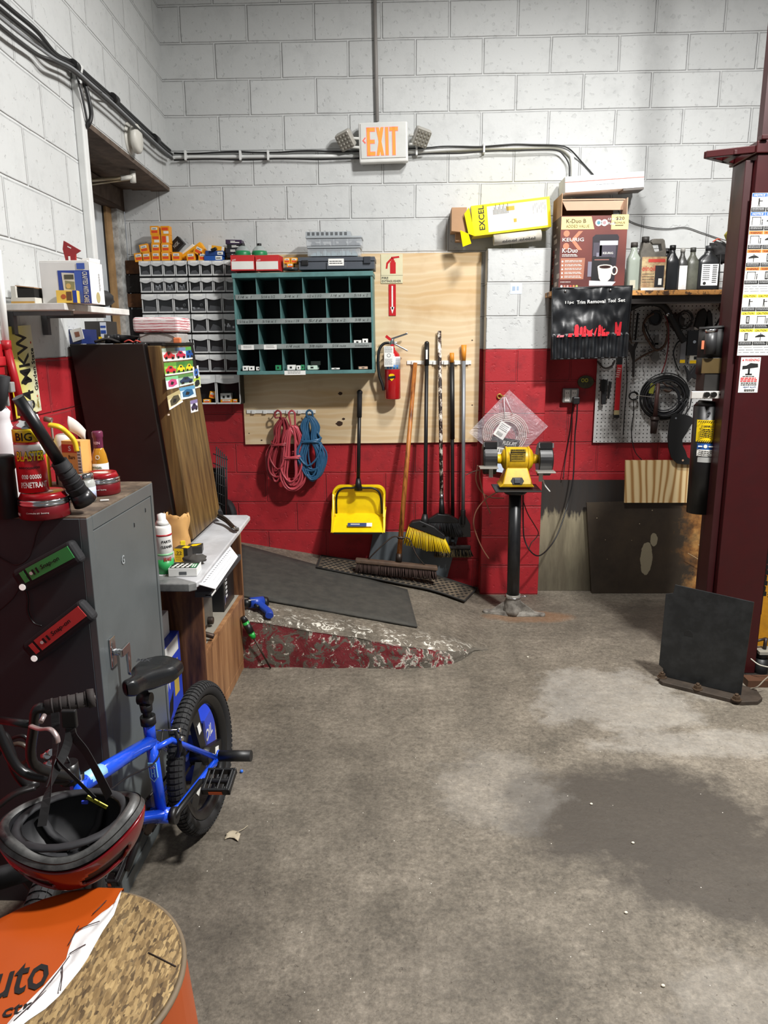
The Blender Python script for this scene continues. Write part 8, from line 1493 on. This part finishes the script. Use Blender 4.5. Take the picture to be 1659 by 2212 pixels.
# pegs, seat post, seat
t=MB(mat('#1c1c1d',.45)); e=D_+BN*.064; t.cyl(e,e+BN*.115,.0195,.0195,20); t.cyl(e+BN*.115,e+BN*.1152,.013,.013,16); t.build('axle_peg',None,BK)
t=MB(BLK); sp_=STT+BU*.09; t.cyl(STT-BU*.02,sp_,.013); t.cyl(STT-BU*.012,STT+BU*.014,.0225,.0225,18); t.cyl(STT+BU*.03,STT+BU*.055,.017,.019); t.box; t.cyl(sp_-BU*.02-BN*.02,sp_-BU*.02+BN*.02,.018); t.build('seat_post',None,BK)
SC=sp_+BU*.018
def seat(u,v): # u along length (rear to nose), v around
    L=.245; x=.11-u*L; w=.074*(1-.0*u) if u<.3 else .074-(.074-.024)*min(1,(u-.3)/.42)**.8
    w*=max(.05,math.sin(min(1,u/.10)*pi/2))*max(.08,math.sin(min(1,(1-u)/.07)*pi/2)); a=2*pi*v; hh=.030 if math.sin(a)>0 else .034
    top=.0+.016*max(0,(.35-u)/.35)**1.0; return SC+BN*.022+BH*x-BU*(x*.20)+BN*(w*math.copysign(abs(math.cos(a))**.7,math.cos(a)))+BU*(top+.03+hh*math.copysign(abs(math.sin(a))**.8,math.sin(a))*(.5+.5*min(1,w/.04)))
t=MB(mat('#17181a',.28,bump=.1)); t.grid(seat,26,24); s_=t.build('seat',None,BK)
t=MB(mat('#3b3c40',.3)); t.M=fr(SC+BU*.072+BH*.03,BN,-BH) ; mtext(t,'FIT'[:0]or'MX',-.025,-.01,.05,.022,.0,True,.2); t.build('lettering',None,s_)
# cranks, pedals, chainring, chain guard
t=MB(BLK); cr=R(-62); cd=BH*math.cos(cr+pi/2)*1+BU*0; cd=(BH*.86+BU*.14).normalized(); L=.150
a=BBp+BN*.045; b=a+cd*L+BN*.03+BU*.0; t.tube([BBp,a,a+cd*.02,b],.010,8); t.cyl(BBp+BN*.03,BBp+BN*.048,.026,seg=18); a2=BBp-BN*.045; b2=a2-cd*L-BN*.012-BU*.055; t.tube([BBp,a2,a2-cd*.02,b2],.010,8); t.build('crank',None,BK)
def pedal(c,nm):
    t=MB(mat('#151516',.45)); t.M=Matrix(((BN.x,BH.x,BU.x,c.x),(BN.y,BH.y,BU.y,c.y),(BN.z,BH.z,BU.z,c.z),(0,0,0,1)))@Matrix.Rotation(R(18),4,'X'); 
    t.box((.0,-.045,-.012),(.095,-.036,.012)); t.box((0,.036,-.012),(.095,.045,.012)); t.box((0,-.045,-.010),(.01,.045,.010)); t.box((.085,-.045,-.010),(.095,.045,.010)); t.cyl((-.01,0,0),(.09,0,0),.009)
    for i in range(5): t.box((.02+i*.015,-.045,-.012),(.026+i*.015,.045,-.006)) if i%2 else t.box((.02+i*.015,-.045,.006),(.026+i*.015,.045,.012))
    pd=t.build(nm,None,BK,.002); t=MB(mat('#d8622a',.4)); t.M=Matrix(((BN.x,BH.x,BU.x,c.x),(BN.y,BH.y,BU.y,c.y),(BN.z,BH.z,BU.z,c.z),(0,0,0,1)))@Matrix.Rotation(R(18),4,'X'); t.box((.025,-.047,-.008),(.07,-.0452,.004)); t.build('reflector',None,pd)
pedal(b+BN*.012,'pedal'); pedal(b2-BN*.10,'pedal')
t=MB(DSTEEL); t.M=Matrix.Translation(BBp-BN*.04)@BN.to_track_quat('Z','Y').to_matrix().to_4x4()
N=36; t.prism([((.058 if i%2 else .052)*math.cos(2*pi*i/(2*N)),(.058 if i%2 else .052)*math.sin(2*pi*i/(2*N))) for i in range(2*N)],-.0015,.0015); t.build('chainring',None,BK)
t=MB(mat('#2a2622',.5,.6)); e=D_-BN*.04; t.tube([BBp-BN*.04+BU*.056,e+BU*.028],.0045,6); t.tube([BBp-BN*.04-BU*.056,e-BU*.028],.0045,6); t.build('chain',None,BK)
# rear brake
t=MB(BLK); q=ST+BH*.085-BU*.045; 
for s in (1,-1): t.tube([q+BN*.045*s+BU*.03,q+BN*.048*s-BU*.03,q+BN*.035*s-BU*.06],.009,8)
t.use(CHROME); t.tube([q+BN*.05+BU*.03,q-BN*.05+BU*.03],.0025,6); t.cyl(q+BN*.052+BU*.0,q+BN*.062,.008); t.cyl(q+BN*.05+BU*.03,q+BN*.058+BU*.03,.007); t.build('brake',None,BK)
t=MB(BLK); t.tube(smoothpts([q+BU*.03,ST-BH*.03-BU*.05+BN*.025,ST.lerp(HT,.5)-BU*.05+BN*.02,HT-BU*.03+BN*.03,HT+BU*.1-BH*.03],5),.0028,6); t.build('brake_cable',None,BK)
# fork, stem, bars
fn=fh.cross(BU).normalized()
if fn.x<0: fn=-fn
t=MB(mat('#151516',.35)); cr_=HB-BU*.02-BH*.012; 
for s in (1,-1): t.tube([cr_+fn*.02*s,cr_+fn*.048*s-BU*.02,FA+fn*.055*s],.0125,10)
t.cyl(cr_-fn*.045,cr_+fn*.045,.014); t.cyl(cr_,HT+(HT-HB).normalized()*.03,.014); t.build('fork',None,BK)
Gr=pY(204,1507,1.50); Gi=pY(98,1529,1.46); Be=pY(80,1533,1.455); Ri=pY(72,1650,1.50); S0=HT+BU*.06-BH*.03
mid=S0-BH*.03
t=MB(mat('#1a1a1b',.3)); L2=mid-(Gr-mid)*0; lft=BN
t.tube(smoothpts([Gi.lerp(Gr,.2),Gi,Be,Be.lerp(Ri,.25)+V((-.004,0,0)),Ri,mid+fn*.02,mid-fn*.03,mid-fn*.10+BU*.04,mid-fn*.14+BU*.20,mid-fn*.18+BU*.24,mid-fn*.33+BU*.25],5),.0115,12); t.tube([Be.lerp(Ri,.28),pY(-5,1555,1.5)],.009,10); t.cyl(S0-BU*.03,S0+BU*.02,.024); t.cyl(S0,mid,.02,.022); t.build('handlebar',None,BK)
t=MB(mat('#2b2524',.8,bump=.3)); d=(Gr-Gi).normalized(); t.cyl(Gi,Gr-d*.008,.0165,.0165,20); t.cyl(Gr-d*.014,Gr,.0215,.0205,20); 
for i in range(5): t.cyl(Gi+d*(.012+i*.017),Gi+d*(.016+i*.017),.0180,.0180,18)
t.build('grip',None,BK); t=MB(mat('#4a4544',.6)); t.cyl(Gr,Gr+d*.001,.011,.011,14); t.cyl(Gr,Gr+d*.0025,.005,.005,10); t.build('grip_end',None,BK)
t=MB(mat('#b9a6a4',.3,.6)); lv=smoothpts([pY(66,1568,1.40),pY(86,1575,1.38),pY(108,1575,1.36),pY(122,1590,1.35),pY(126,1604,1.35)],5); t.tube(lv,.0058,8,flat=.6); t.cyl(pY(88,1560,1.42),pY(96,1545,1.44),.005); t.build('brake_lever',None,BK)
t=MB(CHROME); 
for (x,y) in ((98,1632),(108,1625),(104,1650),(115,1645)): t.cyl(pY(x-4,y,1.56),pY(x+5,y,1.55),.008)
t.build('stem_bolt',None,BK)
# dark bars of a second bike at the left edge
t=MB(mat('#1c1a1a',.35)); t.tube(smoothpts([pY(-15,1588,1.75),pY(8,1592,1.75),pY(20,1620,1.75),pY(35,1665,1.75),pY(60,1695,1.76),pY(80,1690,1.78)],6),.014,10); t.tube(smoothpts([pY(-10,1640,1.8),pY(20,1600,1.8),pY(50,1590,1.8),pY(64,1610,1.8),pY(66,1650,1.8)],6),.006,8); t.tube(smoothpts([pY(-20,1755,1.7),pY(30,1715,1.72),pY(75,1700,1.75)],5),.016,8,flat=.5); t.use(mat('#4b4239',.4)); 
c=pY(42,1628,1.82); t.tube([c+V((.028*math.cos(k*pi/8),0,.030*math.sin(k*pi/8))) for k in range(16)],.007,8,closed=True); t.use(CHROME); t.cyl(pY(32,1661,1.72),pY(32,1661,1.715),.004); t.cyl(pY(41,1664,1.72),pY(41,1664,1.715),.004); one(t,'cycle_handlebar','dark curved tubing and ring of another cycle at the left edge','cycle part')
t=MB(BLKR); t.tube([pZ(-30,1905,.35),pZ(60,1880,.3),pZ(100,1930,.2)],.03,10); one(t,'rubber_piece','dark rubber piece under the helmet at the left edge','rubber')
# ================= HELMET hanging upside down from the bar
hc=pY(152,1757,1.28); ha,hb_,hd=.135,.110,.130
tiltM=Matrix.Translation(hc)@Matrix.Rotation(R(-3),4,'Y')@Matrix.Rotation(R(4),4,'X')@Matrix.Rotation(R(6),4,'Z')
HX=thing('bike_helmet','red and black bike helmet hanging upside down from the handlebar','helmet',tiltM)
def rimz(a): return .015*math.cos(2*a)+.006*math.cos(3*a+.5)-.010
def hsh(sx,sy,sz,u,v,off=0): # u angle 0..1, v 0 rim ..1 pole
    a=2*pi*u; b=v*pi/2; r=max(0,math.cos(b))**.75; return V((sx*r*math.cos(a)*(1+.05*math.cos(2*a)),sy*r*math.sin(a),rimz(a)*(1-v)-sz*math.sin(b)))
t=MB(mat('#6e0a12',.25,coat=.5)); t.M=tiltM
# shell as vented bands
vent=lambda u,v: (.36<v<.72) and ((u*10)%1>.16)
nu,nv=120,26
P=[[hsh(ha,hb_,hd,i/nu,.10+.90*j/nv) for j in range(nv+1)] for i in range(nu)]
vs=[p for row in P for p in row]; w=nv+1; fs=[]
for i in range(nu):
    for j in range(nv):
        u,v=(i+.5)/nu,(j+.5)/nv; k=(u*5+.18*math.sin(v*5))%1
        if .14<v<.40 and .18<k<.82 and (v-.27)**2*30+(k-.5)**2*6<.75: continue
        if .50<v<.80 and ((u*5+.5)%1-.5)**2*9+(v-.65)**2*40<.8: continue
        i2=(i+1)%nu; fs.append((i*w+j,i*w+j+1,i2*w+j+1,i2*w+j))
t.add(vs,fs,True); sh=t.build('shell',None,HX); m_=sh.modifiers.new('thick','SOLIDIFY'); m_.thickness=.006; m_.offset=-1
t=MB(mat('#101011',.6)); t.M=tiltM; t.grid(lambda u,v:hsh(ha*.955,hb_*.95,hd*.94,u,v*1.0),64,14); t.build('foam_outside',None,HX)
t=MB(mat('#1b1a1b',.38,dirt=('#a9a9a6',.30,7))); t.M=tiltM; t.grid(lambda u,v:(lambda A,B:A.lerp(B,v)+V((0,0,.010*math.sin(pi*v))))(hsh(ha*1.0,hb_*1.0,hd,u,.06),hsh(ha*.80,hb_*.78,hd*.7,u,.0)),72,6); t.build('rim',None,HX)
t=MB(mat('#17171a',.55)); t.M=tiltM; t.grid(lambda u,v:(lambda p:V((p.x,p.y,p.z)))(hsh(ha*.80,hb_*.78,hd*.78,u,v)),64,14); t.build('lining',None,HX)
t=MB(mat('#242427',.7)); t.M=tiltM
for i in range(5): a=i*1.25; t.tube([hsh(ha*.76,hb_*.74,hd*.72,(a/6.283)%1,.2),hsh(ha*.74,hb_*.72,hd*.70,(a/6.283)%1,.5),hsh(ha*.7,hb_*.68,hd*.70,(a/6.283)%1,.9)],.009,8,flat=.5)
t.tube([V((.76*ha*math.cos(k*pi/12),.74*hb_*math.sin(k*pi/12),-.012)) for k in range(24)],.010,8,closed=True,flat=.5); t.build('padding',None,HX)
t=MB(mat('#c9c22a',.5)); q=pY(212,1734,1.31); t.M=fr(q,(1,0,-.62),(.3,-.5,1)); t.box((-.025,-.007,-.001),(.02,.007,.001)); t.use(mat('#6b6412',.5)); lines(t,-.01,.003,.025,2,.005,.0015,.0012,2); t.build('warning_tag',None,HX)
t=MB(mat('#3a4fd0',.3)); q=pY(183,1733,1.31); t.M=Matrix.Translation(q); t.cbox((0,0,0),(.012,.004,.006)); t.build('adjuster',None,HX)
def strap(pts,w,nm): 
    t=MB(mat('#131314',.75)); P=smoothpts(pts,5); n=len(P); vs=[]
    for i,p in enumerate(P):
        d=(P[min(i+1,n-1)]-P[max(i-1,0)]).normalized(); s=d.cross(V((0,1,0))).normalized(); vs+=[p-s*w/2,p+s*w/2,p+s*w/2+V((0,.0015,0)),p-s*w/2+V((0,.0015,0))]
    fs=[(i*4+k,i*4+(k+1)%4,(i+1)*4+(k+1)%4,(i+1)*4+k) for i in range(n-1) for k in range(4)]; t.add(vs,fs,False); t.build(nm,None,HX)
strap([pY(90,1785,1.22),pY(103,1710,1.27),pY(117,1640,1.36),pY(120,1580,1.42),pY(118,1540,1.44)],.018,'strap'); strap([pY(102,1700,1.30),pY(128,1650,1.36),pY(146,1606,1.40),pY(152,1560,1.43),pY(150,1541,1.435)],.019,'strap')
strap([pY(236,1722,1.30),pY(215,1680,1.33),pY(185,1625,1.38),pY(158,1590,1.41),pY(150,1560,1.43)],.021,'strap'); strap([pY(205,1725,1.30),pY(160,1680,1.32),pY(130,1650,1.35),pY(118,1632,1.38)],.008,'strap')
t=MB(BLK); t.M=fr(pY(150,1552,1.425),SX,SZ); t.box((-.016,-.02,-.006),(.016,.02,.006)); t.box((-.011,-.036,-.005),(.011,-.018,.005)); t.build('buckle',None,HX,.003)
# ================= ROUND STOOL / DRUM with OSB lid
zD=.66; def_c=V((-.584,1.021,0)); rD=.2055
OSB=NT('osb'); vz=OSB.n('TexVoronoi'); vz.inputs['Scale'].default_value=1; vz.inputs['Randomness'].default_value=1; nz=OSB.noise(6,3,.6); mv=OSB.n('Mapping'); OSB.l(OSB.co,mv.inputs[0]); mv.inputs['Scale'].default_value=(230,75,60); mv.inputs['Rotation'].default_value=(0,0,.7); dv=OSB.n('VectorMath',operation='ADD'); OSB.l(mv.outputs[0],dv.inputs[0]); cn=OSB.n('TexNoise'); cn.inputs['Scale'].default_value=14; OSB.l(OSB.co,cn.inputs['Vector']); sc_=OSB.n('VectorMath',operation='SCALE'); OSB.l(cn.outputs['Color'],sc_.inputs[0]); sc_.inputs['Scale'].default_value=1.2; OSB.l(sc_.outputs[0],dv.inputs[1]); OSB.l(dv.outputs[0],vz.inputs['Vector'])
v2=OSB.n('TexVoronoi'); v2.inputs['Scale'].default_value=1; m2=OSB.n('Mapping'); OSB.l(OSB.co,m2.inputs[0]); m2.inputs['Scale'].default_value=(210,66,60); m2.inputs['Rotation'].default_value=(0,0,-.55); OSB.l(m2.outputs[0],v2.inputs['Vector']); f1=OSB.sep(vz.outputs['Color'])[0]; f2=OSB.sep(v2.outputs['Color'])[0]; sel=OSB.math('GREATER_THAN',OSB.sep(v2.outputs['Color'])[1],.5); f1=OSB.math('ADD',OSB.math('MULTIPLY',f1,OSB.math('SUBTRACT',1,sel)),OSB.math('MULTIPLY',f2,sel)); co_=OSB.ramp(f1,[(.0,'#2e2113'),(.25,'#66502f'),(.5,'#8a7048'),(.8,'#b39766'),(1,'#483520')]); co_=OSB.mix(.3,co_,OSB.ramp(OSB.noise(60,5,.7,OSB.map((1,.35,1),rot=(0,0,.7))),[(.35,'#44321d'),(.5,'#7d6541'),(.65,'#b59c70')])); OSB.bump(f1,.5,.003); OSB=OSB.fin(co_,.65)
ORV=mat('#a8460e',.34,var=.12,scale=5,bump=.05)
X=thing('covered_drum','round drum wrapped in orange vinyl with a worn chipboard lid','drum',(def_c.x,def_c.y,0))
t=MB(ORV); t.M=Matrix.Translation((def_c.x,def_c.y,0)); 
def side(u,v): a=2*pi*u; r=rD+.004+.012*math.sin(pi*min(1,(1-v)*1.6))*(1+.25*math.sin(7*a)*.5)+.003*noise.noise(V((math.cos(a)*3,math.sin(a)*3,v*4))); return (r*math.cos(a),r*math.sin(a),zD*v-.006*v)
t.grid(side,72,20); t.build('vinyl_side',None,X)
t=MB(OSB); t.M=Matrix.Translation((def_c.x,def_c.y,0)); t.lathe([(0,zD-.012),(rD-.004,zD-.012),(rD-.002,zD-.002),(rD-.004,zD),(0,zD)],72,sm=False); lid=t.build('lid',None,X)
t=MB(mat('#6b5c48',.7)); t.M=Matrix.Translation((def_c.x,def_c.y,zD-.010)); t.tube([((rD+.001)*math.cos(2*pi*k/72),(rD+.001)*math.sin(2*pi*k/72),0) for k in range(72)],.0055,8,closed=True); t.build('rim_band',None,X)
# vinyl still covering the left part of the lid
edge=[(262,1925),(246,1955),(220,1972),(190,1998),(160,2020),(148,2052),(143,2072),(125,2095),(95,2130),(60,2165),(30,2195),(5,2225),(-40,2262)]
def tz(x,y,z=zD+.0035): return pZ(x,y,z)
E_l=[tz(x,y) for x,y in edge]; t=MB(ORV)
rows=[]
for k,p in enumerate(E_l):
    # outward point on circle in direction away (to the left-back)
    a0=math.atan2(E_l[0].y-def_c.y,E_l[0].x-def_c.x); a1=math.atan2(E_l[-1].y-def_c.y,E_l[-1].x-def_c.x)
    if a1<a0: a1+=2*pi
    a=a0+(a1-a0)*k/(len(E_l)-1); rows.append((p,V((def_c.x+(rD+.004)*math.cos(a),def_c.y+(rD+.004)*math.sin(a),zD-.004))))
n=len(rows); 
def vin(u,v):
    f=u*(n-1); i=min(int(f),n-2); g=f-i; p=rows[i][0].lerp(rows[i+1][0],g); q=rows[i][1].lerp(rows[i+1][1],g)
    if 0<v<1 or True:
        c_=p.lerp(q,v)
        # keep outer edge on the circle
        if v>0: 
            d=V((c_.x-def_c.x,c_.y-def_c.y,0)); 
            if v>.999: d=d.normalized()*(rD+.004); c_=V((def_c.x+d.x,def_c.y+d.y,zD-.004))
    c_.z=c_.z if v>.999 else zD+.0035+.0012*noise.noise(V((c_.x*14,c_.y*14,0)))*math.sin(pi*v)
    return c_
t.grid(vin,60,14,.0); tv=t.build('vinyl_cover',None,X)
# torn white backing
inner=[(262,1925),(258,1940),(246,1975),(222,2010),(205,2040),(190,2068),(172,2095),(150,2122),(128,2150),(98,2178),(62,2202),(25,2232),(-10,2262)]
t=MB(mat('#dedcdc',.45,dirt=('#6b5a50',.25,12))); I_l=[tz(x,y,zD+.0022) for x,y in inner]
def tear(u,v):
    f=u*(n-1); i=min(int(f),n-2); g=f-i; p=E_l[i].lerp(E_l[i+1],g); q=I_l[i].lerp(I_l[i+1],g); c_=p.lerp(q,v); c_.z=zD+.0042-.003*v+.003*math.sin(pi*v)*(.5+.5*noise.noise(V((c_.x*40,c_.y*40,1)))) + (.004*math.sin(v*9+u*6) if .1<v<.9 else 0)*.5; return c_
t.grid(tear,60,10,.0); t.build('torn_backing',None,X)
t=MB(mat('#3a2626',.6)); 
for a,b in (((165,2010),(215,1990)),((150,2060),(185,2040)),((110,2120),(150,2065)),((135,2085),(130,2140)),((60,2180),(125,2100)),((30,2205),(100,2140)),((170,2000),(148,2040)),((200,1975),(230,1945))): t.tube([tz(*a,zD+.0065),tz((a[0]+b[0])/2+2,(a[1]+b[1])/2-2,zD+.008),tz(*b,zD+.0065)],.0009,5)
t.build('tear_crease',None,X)
t=MB(INK); o=tz(9,2156,zD+.0045); r_=(tz(88,2136,zD+.0045)-o); up_=(tz(9,2090,zD+.0045)-o); t.M=fr(o,r_,up_)
ww=(tz(130,2126,zD+.0045)-tz(-60,2174,zD+.0045)).length; hh=(tz(40,2080,zD+.0045)-tz(50,2150,zD+.0045)).length
mtext(t,'Auto',-.065,0,ww,hh*1.05,.0002,True,.15)
mtext(t,'auto ctr',-.075,-.040,.12,.020,.0002,True,.1); t.build('lettering',None,tv)
t=MB(mat('#2b1d14',.8)); t.tube([tz(320,2058,zD+.0005),tz(345,2070,zD+.0005),tz(380,2088,zD+.0005)],.0014,5); t.build('scratch',None,lid)
# floor litter
t=MB(mat('#a89c86',.8)); p=pZ(503,1808); t.M=Matrix.Translation(p)
q=random.Random(2); t.grid(lambda u,v:((u-.5)*.05,(v-.5)*.04+.01*math.sin(u*4),.004+.012*abs(noise.noise(V((u*5,v*5,3))))),6,6,.001); t.tube([(.01,.01,.01),(.03,.04,.004),(.04,.06,.003)],.0015,5); one(t,'dry_leaf','small crumpled pale scrap lying on the floor right of the bike','scrap')
t=MB(mat('#2f6fd8',.4)); t.sph(pZ(522,1669)+V((0,0,.006)),.007,10); one(t,'blue_bead','tiny blue bead on the floor near the bike pedal','bead')
for i,(x,y,l) in enumerate(((1367,1822,'white stone chip in the middle of the dark floor stain'),(1277,1738,'white stone chip near the top of the dark floor stain'),(1352,1973,'pale stone chip on the floor below the dark stain'),(1432,2131,'pale stone chip low on the right of the floor'),(1140,1420,'pale stone chip on the floor in front of the bench grinder'))):
    t=MB(mat('#d9d2bf',.7)); t.sph(pZ(x,y)+V((0,0,.003)),.006,8,(1,.8,.6)); one(t,'stone_chip',l,'stone chip')
